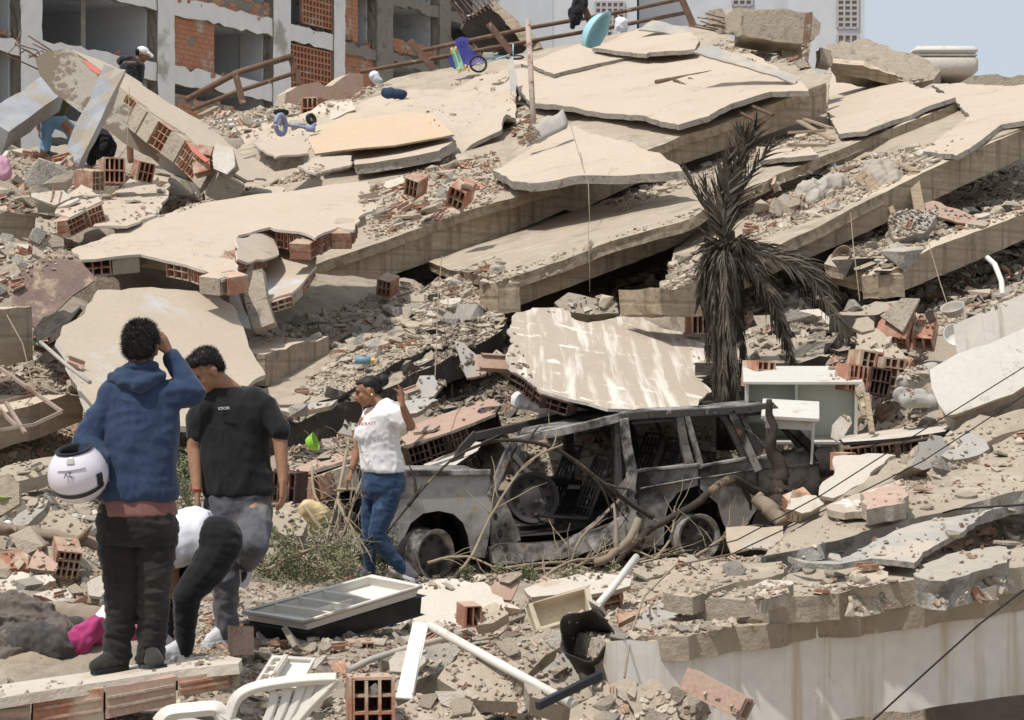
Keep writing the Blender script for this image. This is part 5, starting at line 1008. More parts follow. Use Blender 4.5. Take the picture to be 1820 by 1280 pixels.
# ---------------- dead palm ----------------
def palm():
    d=20.2; p=lambda x,y,o=0: pt(x,y,d+o); rs=random.Random(11)
    r=empty('palm_tree',p(1290,740),'scorched brown dead palm with a skirt of hanging fronds behind the car','palm tree')
    M['leafd']=mat('scorched_leaf',(.040,.033,.026),(.085,.069,.05),6,.8,c3=(.20,.165,.115),th=(.55,.7),s3=9,bs=0)
    M['leaft']=mat('dry_leaf',(.10,.086,.066),(.18,.155,.12),5,.8,c3=(.05,.04,.03),th=(.55,.7),s3=7,bs=0)
    mb=MB(); mb.tube([p(1292,800),p(1290,700),p(1287,600),p(1288,520),p(1290,450),p(1296,410)],[.11,.10,.09,.09,.10,.06],12); mb.build('trunk',mat('palm_bark',(.07,.055,.042),(.13,.10,.075),7,c3=(.03,.025,.02),bs=.8,bd=.02),r,smooth=True)
    def frond(pts,n,ll,droop,mt,spread=.8,sd=0,fan=.35,wd=.013):
        mb=MB(); P=[p(*q) for q in pts]
        # resample
        S=[]; 
        for i in range(len(P)-1):
            for k in range(8): 
                t=k/8; a=P[max(i-1,0)];b=P[i];c=P[i+1];e=P[min(i+2,len(P)-1)]
                S.append(.5*((2*b)+(c-a)*t+(2*a-5*b+4*c-e)*t*t+(3*b-a-3*c+e)*t**3))
        S.append(P[-1]); mb.tube(S,[.022*(1-.8*i/len(S))+.003 for i in range(len(S))],5)
        ax=V((rs.uniform(-.3,.3),-1,rs.uniform(-.2,.2)))
        for j in range(n):
            f=.1+.9*j/n; q=f*(len(S)-1); i=min(int(q),len(S)-2); b=S[i].lerp(S[i+1],q-i); t=(S[i+1]-S[i]).normalized()
            sdv=t.cross(ax).normalized(); 
            for s_ in (-1,1):
                dd=(t*rs.uniform(.7,1.1)+sdv*s_*spread*rs.uniform(.5,1.1)+V((0,rs.uniform(-fan,fan),0))).normalized()
                L=ll*rs.uniform(.7,1.1)*(.55+.45*math.sin(math.pi*min(1,f*.9+.12))); w=wd*rs.uniform(.7,1.3)
                a=b; prev=None; u=dd.cross(V((rs.uniform(-1,1),rs.uniform(-1,1),rs.uniform(-1,1)))).normalized()
                for k in range(4):
                    nx=a+dd*L/4; ww=w*(1,.95,.7,.35,0)[k]; w2=w*(1,.95,.7,.35,.04)[k+1]
                    mb.poly([a-u*ww,a+u*ww,nx+u*w2,nx-u*w2]); a=nx; dd=(dd+V((rs.uniform(-.08,.08),rs.uniform(-.08,.08),-droop*rs.uniform(.5,1.4)))).normalized()
        o=mb.build('frond',M[mt],r); return o
    # spear leaves going up
    frond([(1292,440,0),(1290,380,0),(1300,320,0),(1322,270,-.05),(1345,225,-.1)],34,.46,.04,'leafd',.42,1,.25,.012)
    frond([(1292,440,.05),(1300,380,.05),(1310,320,.1),(1318,270,.1),(1320,240,.1)],30,.44,.04,'leafd',.45,1,.3,.012)
    frond([(1290,440,.1),(1292,400,0),(1310,350,.1),(1340,300,.1),(1375,258,.1)],30,.38,.1,'leafd',.5,1,.25,.012)
    frond([(1285,440,-.1),(1278,390,-.1),(1280,330,-.1),(1292,285,-.1)],26,.36,.03,'leafd',.4,1,.25,.013)
    frond([(1292,440,-.1),(1285,400,-.15),(1290,350,-.15),(1300,310,-.15)],40,.36,.05,'leaft',.7,1,.5,.016)
    frond([(1285,430,-.1),(1262,385,-.1),(1235,335,-.1),(1215,298,-.1)],14,.25,-.05,'leafd',.25,1,.1)
    frond([(1290,430,-.1),(1275,400,-.1),(1262,360,-.1),(1250,320,-.1)],16,.3,-.03,'leafd',.3,1,.2)
    # hanging skirt
    for (x1,x2,y2,o,mt,ln) in ((1268,1262,640,-.1,'leafd',.3),(1276,1272,690,-.15,'leaft',.34),(1290,1285,712,-.2,'leaft',.36),(1305,1300,705,-.12,'leaft',.34),(1262,1266,560,-.05,'leafd',.3),(1300,1312,640,-.1,'leafd',.3),(1310,1318,690,.1,'leafd',.3),(1280,1278,700,.1,'leafd',.34),(1264,1280,715,.05,'leaft',.34),(1298,1296,560,-.2,'leafd',.32),(1285,1306,715,-.28,'leaft',.28),(1275,1273,718,-.2,'leafd',.3)):
        X1=1286+(x1-1286)*1.15; X2=1288+(x2-1286)*1.25; frond([(1290,445,0),(X1,465,o),((X1+X2)/2-3,(465+y2)/2,o*1.2),(X2,y2,o*1.1)],36,ln*.85,.3,mt,.3,1,.2,.012)
    # drooping to the right
    frond([(1295,440,0),(1340,448,-.05),(1390,462,-.1),(1440,490,-.1),(1475,545,-.1),(1510,600,-.1)],52,.34,.22,'leaft',.55,1,.3)
    frond([(1295,440,.1),(1335,440,.1),(1380,448,.15),(1440,470,.15),(1480,520,.15)],44,.34,.22,'leaft',.55,1,.3)
    frond([(1292,445,-.1),(1330,470,-.15),(1365,520,-.2),(1395,590,-.2),(1412,680,-.2)],56,.3,.3,'leafd',.45,1,.25,.015)
    frond([(1292,445,-.1),(1325,480,-.1),(1370,550,-.1),(1400,620,-.1),(1415,670,-.1)],44,.26,.3,'leafd',.45,1,.25,.015)
    frond([(1290,442,0),(1330,452,.2),(1370,500,.3),(1385,560,.3)],24,.3,.3,'leaft',.5)
    frond([(1288,440,-.05),(1260,448,-.1),(1248,480,-.1),(1244,540,-.1)],26,.3,.3,'leafd',.4)
    # crown knot
    for k in range(12): frond([(1290+rs.uniform(-10,10),440,rs.uniform(-.1,.1)),(1290+rs.uniform(-35,45),425+rs.uniform(-10,20),rs.uniform(-.2,.1)),(1290+rs.uniform(-45,70),455+rs.uniform(-5,30),rs.uniform(-.2,.1))],12,.2,.3,rs.choice(['leafd','leaft']),.6)
palm()
# ---------------- branches, shrub, sticks ----------------
def branch(nm,label,cat,pts,rad,mt,grp=None,twigs=0,sd=0):
    rs=random.Random(sd); mb=MB(); P=[pt(*q) for q in pts]; S=[]
    for i in range(len(P)-1):
        for k in range(5):
            t=k/5; a=P[max(i-1,0)];b=P[i];c=P[i+1];e=P[min(i+2,len(P)-1)]
            S.append(.5*((2*b)+(c-a)*t+(2*a-5*b+4*c-e)*t*t+(3*b-a-3*c+e)*t**3)+V((rs.uniform(-1,1),rs.uniform(-1,1),rs.uniform(-1,1)))*rad[0]*.25)
    S.append(P[-1]); n=len(S); mb.tube(S,[(rad[0]+(rad[1]-rad[0])*i/n)*(1+.12*rs.uniform(-1,1)) for i in range(n)],8)
    for k in range(twigs):
        i=rs.randrange(1,n-1); d=(S[i+1]-S[i]).normalized()+V((rs.uniform(-1,1),rs.uniform(-1,1),rs.uniform(-.3,1.2)))*.8; d.normalize(); L=rs.uniform(.15,.5)
        q=[S[i]]; 
        for j in range(4): d=(d+V((rs.uniform(-.3,.3),rs.uniform(-.3,.3),rs.uniform(-.3,.2)))).normalized(); q.append(q[-1]+d*L/4)
        mb.tube(q,[rad[1]*.8,rad[1]*.7,rad[1]*.55,rad[1]*.4,rad[1]*.2],5)
    o=mb.build(nm,M[mt],None,smooth=True); tag(o,label,cat,grp); return o
M['bark']=mat('pale_bark',(.27,.215,.16),(.22,.165,.12),7,c3=(.10,.08,.065),th=(.56,.7),s3=5,bs=.7,bd=.008,bsc=30)
M['barkd']=mat('charred_bark',(.04,.03,.024),(.085,.064,.048),7,c3=(.26,.19,.13),th=(.58,.68),s3=4,bs=.8,bd=.01,bsc=30)
M['twig']=mat('dry_twig',(.33,.27,.19),(.25,.2,.14),7,bs=.2,bd=.003)
branch('tree_branch','thick charred branch lying along the car side with a forked root end','branch',[(1085,1010,16.2),(1130,965,16.6),(1165,935,16.9),(1230,900,17.2),(1295,852,17.5),(1340,872,17.8),(1385,895,18)],(.022,.045),'barkd',twigs=3,sd=1)
branch('tree_stump','gnarled root stump with an upright spike standing before the car rear','tree stump',[(1392,925,17.7),(1388,880,17.7),(1385,850,17.8),(1374,800,17.8),(1367,710,17.8)],(.13,.018),'barkd',twigs=3,sd=2)
branch('broken_log','broken pale log leaning against the root stump','log',[(1345,882,17.4),(1368,905,17.3),(1392,930,17.2)],(.06,.08),'bark',sd=3)
branch('tree_branch','thin dark sapling arching from the hood over the missing door','branch',[(650,1000,15.6),(725,900,15.9),(800,820,16.2),(870,786,16.3),(940,785,16.4),(1000,805,16.5),(1060,850,16.6),(1120,895,16.7),(1160,920,16.8)],(.008,.022),'barkd',twigs=8,sd=4)
branch('tree_branch','forked grey stick crossing the front wheel arch','branch',[(800,1035,15.6),(840,985,15.8),(860,940,16),(895,880,16.1),(940,820,16.3),(1000,790,16.5)],(.012,.008),'twig',twigs=8,sd=5)
branch('tree_branch','thin curved stick rising from the sill to the door pillar','branch',[(1010,1010,16.2),(1030,960,16.4),(1060,930,16.6),(1100,890,16.9)],(.014,.01),'bark',twigs=4,sd=6)
branch('tree_branch','pale stout stick lying below the rear of the car','branch',[(1060,1000,15.8),(1090,985,15.9),(1120,955,16.1),(1133,925,16.3)],(.03,.035),'bark',twigs=1,sd=7)
branch('log','weathered log lying on rubble at the left edge','log',[(-20,938,13.8),(40,945,13.8),(100,955,13.7),(180,968,13.6)],(.05,.042),'bark',twigs=2,sd=8)
for i,q in enumerate([[(540,900,15.6),(600,960,15.4),(640,860,15.6),(700,720,16.4)],[(555,830,16),(560,880,15.8),(600,960,15.4)],[(500,900,15.5),(560,960,15.2),(610,1000,15)],[(600,890,15.6),(620,930,15.4),(660,990,15.2)],[(600,870,15.7),(640,875,15.6),(650,920,15.5),(640,980,15.3)],[(440,960,14.6),(520,975,14.8),(620,960,15)],[(480,1010,14.2),(540,980,14.6),(600,965,15)],[(870,1030,15.8),(960,1012,16.2),(1040,1018,16)],[(900,1010,16),(1000,1000,16.4),(1100,1030,16)],[(1120,1000,16.6),(1200,985,17),(1290,1000,16.5)],[(760,1000,16),(830,990,16),(900,1020,15.8)],[(620,780,17),(600,880,15.9),(570,1000,15)],[(950,1040,15.2),(1010,1000,16),(1080,990,16.2)],[(1150,1010,16.2),(1190,960,17),(1200,900,17.3)],[(1000,1020,15.8),(1100,975,16.6),(1180,1000,16.4)],[(1220,1000,16.6),(1280,960,17.2),(1330,930,17.5)]]):
    branch('stick',['dry branching stick in the tangle beside the woman in jeans','bare stick in the tangle of branches below the car'][0 if i<7 or i==11 else 1],'stick',q,(.016,.006),'twig','dry sticks tangled by the car',twigs=12,sd=20+i)
def shrub():
    rs=random.Random(5)
    M['weed']=mat('grey_green_weed',(.12,.14,.07),(.17,.175,.095),7,c3=(.26,.22,.13),th=(.5,.65),s3=5,bs=0)
    for (label,x0,x1,y0,y1,d0_,d1_,n,hh) in (('feathery grey-green shrub behind the white plastic tray',430,640,960,1075,14.2,15.2,46,.45),('tall wispy weed behind the two standing men',315,345,800,930,14,14.5,12,.55),('low dry weeds in the sticks under the car sill',780,1120,1010,1045,15.6,16,16,.16),('wispy weed between the woman and the front wheel',600,690,950,1040,15.4,15.9,18,.35)):
        mb=MB()
        for k in range(n):
            x,y=rs.uniform(x0,x1),rs.uniform(y0+(y1-y0)*.5,y1); b=pt(x,y,rs.uniform(d0_,d1_)); d=V((rs.uniform(-.6,.6),rs.uniform(-.5,.3),1)).normalized(); L=hh*rs.uniform(.5,1.2); q=[b]
            for j in range(6): d=(d+V((rs.uniform(-.25,.25),rs.uniform(-.25,.25),rs.uniform(-.35,.1)))).normalized(); q.append(q[-1]+d*L/6)
            mb.cur=1; mb.tube(q,[.006,.005,.004,.003,.003,.002,.001],4); mb.cur=0
            for j in range(90):
                f=rs.uniform(.15,1)*5.99; i=int(f); c=q[i].lerp(q[i+1],f-i)+V((rs.gauss(0,.025),rs.gauss(0,.025),rs.gauss(0,.02))); u=V((rs.uniform(-1,1),rs.uniform(-1,1),rs.uniform(-1,1))).normalized(); v=u.orthogonal(); s=rs.uniform(.008,.02)
                mb.poly([c-u*s-v*s*.25,c+u*s-v*s*.25,c+u*s+v*s*.25,c-u*s+v*s*.25])
        o=mb.build('shrub',[M['weed'],M['twig']]); tag(o,label,'shrub','weeds growing among the rubble')
shrub()
# ---------------- right-hand foreground mound ----------------
GR='broken slabs on the right foreground mound'
def rs_(name,px,o,th,mats,label,seed=1,jag=.03,cat='concrete slab',warp=.03,**k): return sheet(name,px,RS.off(o),th,[M[m] for m in mats],label=label,cat=cat,group=GR,seed=seed,jag=jag,warp=warp,res=.05,rough=.045,**k)
ww=vplane((1075,1140,9.55),(1820,1040,10.45)).off(.06)
sheet('concrete_beam',[(1078,1142),(1150,1138),(1250,1128),(1400,1105),(1500,1092),(1600,1075),(1700,1062),(1760,1060),(1860,1028),(1860,1232),(1780,1238),(1700,1252),(1660,1256),(1560,1268),(1500,1278),(1400,1300),(1090,1310),(1092,1240),(1072,1180)],ww,.35,[M['whitewall'],M['conc'],M['conc']],label='long stained white beam side crossing the lower right foreground',cat='concrete beam',jag=.02,res=.08,warp=.01)
rs_('concrete_slab',[(1222,1060),(1300,1066),(1380,1070),(1440,1064),(1500,1054),(1562,1042),(1640,1034),(1740,1026),(1860,1000),(1860,960),(1640,990),(1500,1010),(1380,1025),(1260,1050)],.13,.13,['dustslab','conc','conc'],'rough-edged dusty slab directly on top of the stained white beam',1,.05)
rs_('concrete_slab',[(1085,1138),(1130,1110),(1250,1085),(1400,1080),(1560,1052),(1700,1035),(1860,1005),(1860,1036),(1700,1062),(1560,1082),(1400,1105),(1200,1130)],.02,.12,['dustslab','dustslab','conc'],'crumbly cream ledge along the top of the stained white beam',2,.04)
rs_('concrete_slab',[(1354,990),(1420,978),(1500,955),(1600,925),(1734,893),(1860,860),(1860,770),(1640,860),(1480,905),(1395,950)],.20,.14,['dustslab','concgrey','conc'],'long dusty slab with a straight grey edge across the mound',3,.02)
rs_('concrete_slab',[(1398,994),(1440,1004),(1490,1000),(1550,962),(1620,935),(1720,915),(1782,899),(1732,930),(1712,952),(1640,985),(1625,1003),(1550,996),(1480,1008),(1430,1006)],.22,.03,['metalgrey','concgrey','conc'],'thin pale grey sheet below the straight-edged slab',4,.02)
rs_('concrete_chunk',[(1632,1008),(1700,985),(1790,972),(1792,998),(1740,1018),(1680,1036),(1635,1030)],.26,.14,['concgrey','concgrey','conc'],'large grey rounded slab piece near the right edge above the white beam',5,.05,'concrete chunk')
rs_('concrete_chunk',[(1512,1008),(1560,1000),(1578,1012),(1575,1030),(1530,1040),(1510,1035)],.27,.14,['conc','conc','conc'],'cube-like crumbling concrete piece left of the grey rounded slab piece',6,.05,'concrete chunk')
rs_('concrete_slab',[(1325,1048),(1360,1028),(1408,1033),(1405,1050),(1350,1062)],.24,.06,['plasterw','conc','conc'],'small flat cream slab piece on the ledge',7)
rs_('brick_plate',[(1530,878),(1600,856),(1612,868),(1610,892),(1540,905)],.33,.09,['brickpink','conc','conc'],'pink-topped slab piece lying in the middle of the mound',8,cat='brick slab')
rs_('concrete_slab',[(1470,898),(1520,870),(1600,850),(1605,858),(1530,880),(1540,905),(1500,908),(1472,902)],.27,.04,['scuff','conc','conc'],'white-flecked tan plate left of the pink-topped piece',9)
rs_('concrete_slab',[(1180,1052),(1290,1008),(1390,1000),(1396,1022),(1300,1042),(1230,1060)],.16,.09,['dustslab','conc','conc'],'flat dusty slab behind the rough-edged one at the mound end',32,.04)
def mound(name,label,px,d,th,mats,pitch,yaw=0,cat='concrete slab',edge=None,seed=1,jag=.03,nx=3,ny=3,group=GR,mort=0,**k):
    cx=sum(q[0] for q in px)/len(px); cy=sum(q[1] for q in px)/len(px); pl=fplane(cx,cy,d,yaw,pitch)
    if edge:
        r=empty(name,pl.hit(cx,cy),label,cat,group); sheet('plaster_top',px,pl,.03,[M[m] for m in mats],r,jag=jag,warp=.02,res=.06,seed=seed,**k)
        sheet('wall_core',[(cx+(x-cx)*.84,cy+(y-cy)*.84) for x,y in px],pl.off(-.04),th-.03,[M['conc']],r,jag=.01,inner=False)
        brick_edge(edge,pl,.2,th-.03,[M['brick'],M['conc']],r,bl=.2,nx=nx,ny=ny,seed=seed,mort=mort,skip=0); return r
    return sheet(name,px,pl,th,[M[m] for m in mats],label=label,cat=cat,group=group,jag=jag,warp=.02,res=.07,seed=seed,rough=.03,**k)
mound('brick_wall_piece','white plastered brick piece with open bricks at its left, beside the car tail',[(1455,882),(1462,858),(1480,845),(1484,812),(1540,806),(1592,810),(1562,832),(1545,850),(1500,878),(1480,886)],15.6,.2,['plasterw','plaster','conc'],-62,edge=[(1484,812),(1480,845),(1458,868),(1478,888)],cat='brick wall',seed=1)
mound('brick_wall_piece','small plaster-topped brick block with open holes below the white plastered piece',[(1396,905),(1402,885),(1450,880),(1465,895),(1425,912)],14.8,.16,['plasterw','conc','conc'],-50,edge=[(1394,907),(1424,914),(1465,897)],cat='brick wall',seed=2)
mound('concrete_slab','tan plate leaning flat against the mound behind the white-flecked one',[(1500,880),(1540,845),(1600,815),(1650,830),(1600,858),(1540,878)],15.2,.06,['dustslab','conc','conc'],-62,seed=3)
mound('concrete_chunk','faceted tan concrete chunk with a flat grey face on the mound crest',[(1617,830),(1628,785),(1650,768),(1672,772),(1690,800),(1680,822),(1640,836)],15,.25,['metalgrey','conc','conc'],-25,25,'concrete chunk',seed=4)
mound('concrete_slab','smooth grey-tan plate propped on a rough chunk on the mound crest',[(1672,812),(1695,785),(1722,768),(1750,785),(1756,800),(1720,815),(1690,820)],14.7,.05,['metalgrey','conc','conc'],-48,-10,seed=5)
mound('concrete_chunk','rough crumbly chunk under the smooth grey-tan plate',[(1648,838),(1690,818),(1755,800),(1752,828),(1700,845),(1660,855)],14.6,.3,['conc','conc','conc'],-30,0,'concrete chunk',seed=6,jag=.06)
mound('concrete_slab','dusty slab climbing to the right edge below the cracked white panel',[(1675,778),(1740,735),(1768,742),(1860,715),(1860,752),(1770,775),(1710,800)],16,.12,['dustslab','conc','conc'],-62,seed=7)
mound('concrete_slab','dark-edged slab at the right edge of the mound',[(1762,792),(1800,772),(1860,758),(1860,775),(1800,796),(1768,808)],14.9,.22,['dustslab','charconc','conc'],-60,seed=8)
mound('board','pale blue-white board standing at the rear wheel of the car',[(1290,936),(1340,934),(1392,935),(1388,972),(1300,980),(1292,960)],15.6,.03,['bluewall','plaster','conc'],-35,cat='board',seed=9,group=None)
mound('concrete_slab','dusty slab pile piece right of the pale pole',[(1085,1090),(1150,1030),(1240,1005),(1300,1000),(1290,1030),(1220,1060),(1130,1100)],13,.1,['dustslab','conc','conc'],-62,seed=10)
mound('metal_sheet','crinkled grey sheet with ragged edge at the left end of the mound',[(1118,1000),(1180,995),(1270,992),(1250,1008),(1150,1030),(1120,1015)],14.4,.02,['dustslab','metalgrey','metalgrey'],-60,cat='sheet metal',seed=11)
mound('metal_sheet','curled pale metal sheet on broken tiles at the beam corner',[(1130,1110),(1150,1085),(1175,1070),(1215,1070),(1222,1092),(1190,1112),(1155,1128)],10.4,.012,['metalgrey','metalgrey','metalgrey'],-52,cat='sheet metal',seed=12,group=None)
mound('brick_plate','terracotta channel piece left of the curled pale sheet',[(1095,1090),(1150,1075),(1155,1085),(1100,1108)],10.7,.04,['brick','brick','brick'],-50,cat='brick slab',seed=13,group=None)
# ---------------- central foreground ----------------
GF='broken slabs in the central foreground'
def fg(name,label,px,d,th,mats,pitch,yaw=0,cat='concrete slab',**k): return mound(name,label,px,d,th,mats,pitch,yaw,cat,group=GF,**k)
fg('brick_wall_piece','large rough white plaster slab lying in the foreground below the woman',[(605,1132),(640,1108),(690,1082),(725,1075),(698,1062),(742,1040),(800,1030),(860,1036),(900,1062),(930,1085),(890,1096),(830,1110),(760,1120),(700,1138),(665,1150),(620,1150)],12.6,.16,['plasterw','brickpink','conc'],-66,0,'brick wall',edge=[(603,1134),(618,1152),(664,1153),(700,1141)],seed=21,jag=.05,mort=.3)
fg('brick_wall_piece','plaster-topped brick slab behind the cream basin',[(932,1045),(985,1028),(1045,1018),(1120,1022),(1118,1040),(1090,1050),(1020,1058),(945,1060)],12.6,.17,['plasterw','conc','conc'],-66,-12,'brick wall',edge=[(932,1047),(980,1058),(1040,1060),(1108,1044)],seed=22,nx=2,ny=3)
fg('brick_plate','grooved terracotta plate leaning by the white plaster slab',[(866,1060),(886,1020),(926,1026),(908,1066)],13,.03,['brickpink','brick','brick'],-35,0,'brick slab',seed=23,jag=.004)
L_=[('concrete_chunk','rough grey concrete lump behind the white plank',[(690,1200),(735,1150),(790,1138),(820,1156),(800,1178),(745,1205),(700,1238)],10.2,.16,['concgrey']*3,-55),
('concrete_slab','tan slab piece crossed by the white pipe',[(775,1210),(820,1172),(880,1168),(925,1185),(918,1248),(850,1244)],9.75,.07,['dustslab','conc','conc'],-60),
('concrete_chunk','squared grey block end right of the white pipe',[(908,1152),(972,1110),(1000,1128),(992,1150),(935,1195),(918,1180)],10.4,.16,['dustslab','conc','conc'],-50,20),
('concrete_slab','smooth grey plate standing left of the dark hollow',[(945,1205),(1000,1160),(1020,1148),(1038,1160),(1040,1215),(985,1218)],9.9,.05,['metalgrey','conc','conc'],-28,10),
('concrete_slab','pale dusty slab at the bottom edge below the pipe end',[(1012,1262),(1050,1238),(1085,1236),(1140,1262),(1190,1300),(1010,1300)],9.0,.15,['dustslab','conc','conc'],-55),
('concrete_chunk','upright tan slab corner at the bottom edge left of the hollow brick',[(1108,1232),(1155,1202),(1178,1212),(1205,1250),(1222,1300),(1130,1300)],8.9,.12,['dustslab','conc','conc'],-35,-20),
('concrete_chunk','grey crumbling block under the loose hollow brick',[(1192,1238),(1254,1235),(1256,1278),(1240,1290),(1200,1275)],8.9,.2,['conc']*3,-25),
('concrete_slab','low broken slab at the bottom edge under the pipe',[(695,1258),(740,1228),(790,1240),(838,1252),(870,1300),(690,1300)],9.1,.07,['dustslab','conc','conc'],-60),
('concrete_chunk','crumbling cream lump under the black bar',[(925,1215),(980,1212),(1060,1210),(1070,1232),(1000,1255),(940,1240)],9.5,.12,['dustslab','conc','conc'],-55),
('concrete_chunk','tan chunk left of the grooved basin corner',[(840,1090),(880,1070),(905,1090),(880,1110),(850,1112)],11.6,.08,['conc']*3,-50),
('concrete_slab','small square tile fragment leaning on the grey block',[(975,1130),(990,1118),(1004,1125),(990,1148),(974,1142)],10.1,.02,['plasterw','conc','conc'],-35),
('concrete_slab','cream slab wedge between the beam corner and the black bar',[(1045,1215),(1070,1190),(1100,1200),(1160,1225),(1130,1240),(1060,1245)],9.5,.14,['dustslab','conc','conc'],-50),
('concrete_slab','white plaster plate at the left edge above the lying people',[(-20,1018),(40,1015),(92,1018),(108,1030),(75,1048),(50,1062),(-20,1066)],12.9,.07,['plasterw','brick','conc'],-64),
('concrete_slab','second white plaster plate beside the left edge plate',[(55,1062),(88,1046),(130,1040),(152,1052),(120,1070),(100,1074)],12.7,.07,['plasterw','brick','conc'],-62),
('concrete_slab','pale broken plate above the log at the left',[(70,938),(92,912),(112,905),(155,938),(145,952),(85,954)],13.9,.06,['dustslab','conc','conc'],-55),
('concrete_slab','pale plate below the log at the left',[(40,962),(100,968),(112,990),(85,1005),(55,990)],13.5,.05,['dustslab','conc','conc'],-50),
('concrete_slab','flat dusty slab behind the white helmet',[(-20,838),(60,818),(112,808),(115,828),(40,856),(-20,868)],17,.12,['dustslab','conc','conc'],-66),
('concrete_chunk','grey slab piece jutting up left of the helmet',[(20,925),(60,890),(86,886),(80,905),(50,930),(30,938)],14.3,.09,['concgrey']*3,-50),
('brick_plate','terracotta block side at the left edge below the pale plates',[(-20,990),(35,978),(52,985),(50,1012),(-20,1012)],13.2,.12,['brick','brick','brick'],-30),
('concrete_slab','tan tile bent over rubble left of the dark trousers',[(52,1008),(68,975),(105,1000),(100,1015),(70,1015)],13.1,.03,['brickpink','conc','conc'],-45),
('concrete_slab','small cream slab beside the shrub roots',[(482,905),(520,892),(545,930),(520,960),(486,942)],14.9,.12,['dustslab','conc','conc'],-50),
]
for i,a in enumerate(L_): fg(a[0],a[1],a[2],a[3],a[4],a[5],a[6],a[7] if len(a)>7 else 0,'concrete slab' if a[0]=='concrete_slab' else 'brick slab' if a[0]=='brick_plate' else 'concrete chunk',seed=40+i,jag=.035)
# slab the hoodie wearer stands on
st=Pl((0,1240,9.25),(425,1180,9.55),(300,1168,10.4)); r=empty('brick_wall_piece',st.hit(200,1200),'long plastered brick wall piece that the person in the hoodie stands on','brick wall')
sheet('plaster_top',[(-30,1246),(60,1232),(150,1218),(250,1203),(340,1190),(425,1182),(428,1172),(395,1163),(300,1172),(150,1196),(-30,1220)],st,.05,[M['plasterw'],M['plasterw'],M['conc']],r,jag=.012,res=.06,warp=.01)
fp=vplane((0,1250,9.27),(425,1188,9.57))
for (a,b,y0,y1,y2,y3,mt) in ((-40,55,1252,1240,1295,1300,'brickpink'),(58,184,1242,1222,1300,1282,'brick'),(187,313,1222,1202,1278,1252,'brickpink'),(316,408,1205,1190,1238,1222,'brick')):
    o=sheet('hollow_brick',[(a,y0),(b,y1),(b,y3),(a,y2)],fp,.22,[M[mt],M[mt],M['conc']],r,jag=.006,res=.05,warp=.0)
    mb=MB()
    for f in (.33,.66):
        A,B=fp.off(.006).hit(a+3,y0+(y2-y0)*f),fp.off(.006).hit(b-3,y1+(y3-y1)*f); mb.bar(A,B,.012,.012)
    mb.build('ridge',M['conc'] if mt!='brick' else M['brick'],o)
sheet('mortar',[(405,1192),(425,1184),(428,1218),(410,1222),(330,1240),(320,1232)],fp.off(-.03),.25,[M['conc']],r,jag=.03,res=.05)
# big hollow brick facing the camera and others
def brick(label,px,py,d,s,ry,rz,rx=0,nx=3,ny=3,mt='brick',name='hollow_brick',parent=None,bx=.2,bz=.25,dep=.3,group='loose hollow bricks'):
    mb=MB(); hollow(mb,V((-bx/2,-dep/2,-bz/2))*s,V((bx,0,0))*s,V((0,dep,0))*s,V((0,0,bz))*s,nx,ny,.014*s)
    mb.box(V((-bx/2-.012,-dep/2+.01,-bz/2))*s,V((.012,0,0))*s,V((0,dep,0))*s,V((0,0,bz))*s); mb.cur=0
    Mx=Matrix.Translation(pt(px,py,d))@Matrix.Rotation(R(rz),4,'Z')@Matrix.Rotation(R(rx),4,'X')@Matrix.Rotation(R(ry),4,'Y')
    o=mb.build(name,M[mt],None,M=Mx); tag(o,label,'brick',group); return o
brick('large open-ended hollow brick with nine square holes at the bottom, right of the plastic chair',660,1248,8.9,.95,0,8,-5)
brick('loose ribbed hollow brick lying askew before the stained white beam',1278,1236,8.75,1,14,58,22,mt='brickpink',nx=1,ny=1,bx=.12,bz=.10,dep=.3)
brick('pale hollow brick standing beside the black trainer of the bending person',429,1140,11,.55,0,20,85,2,1,'brickpink')
brick('pair of open hollow bricks under the log at the left',118,992,13.5,.8,8,20,20,4,3)
brick('hollow brick showing four holes at the left edge by the rusty sheet',12,492,22,1.1,5,15,0,3,2)
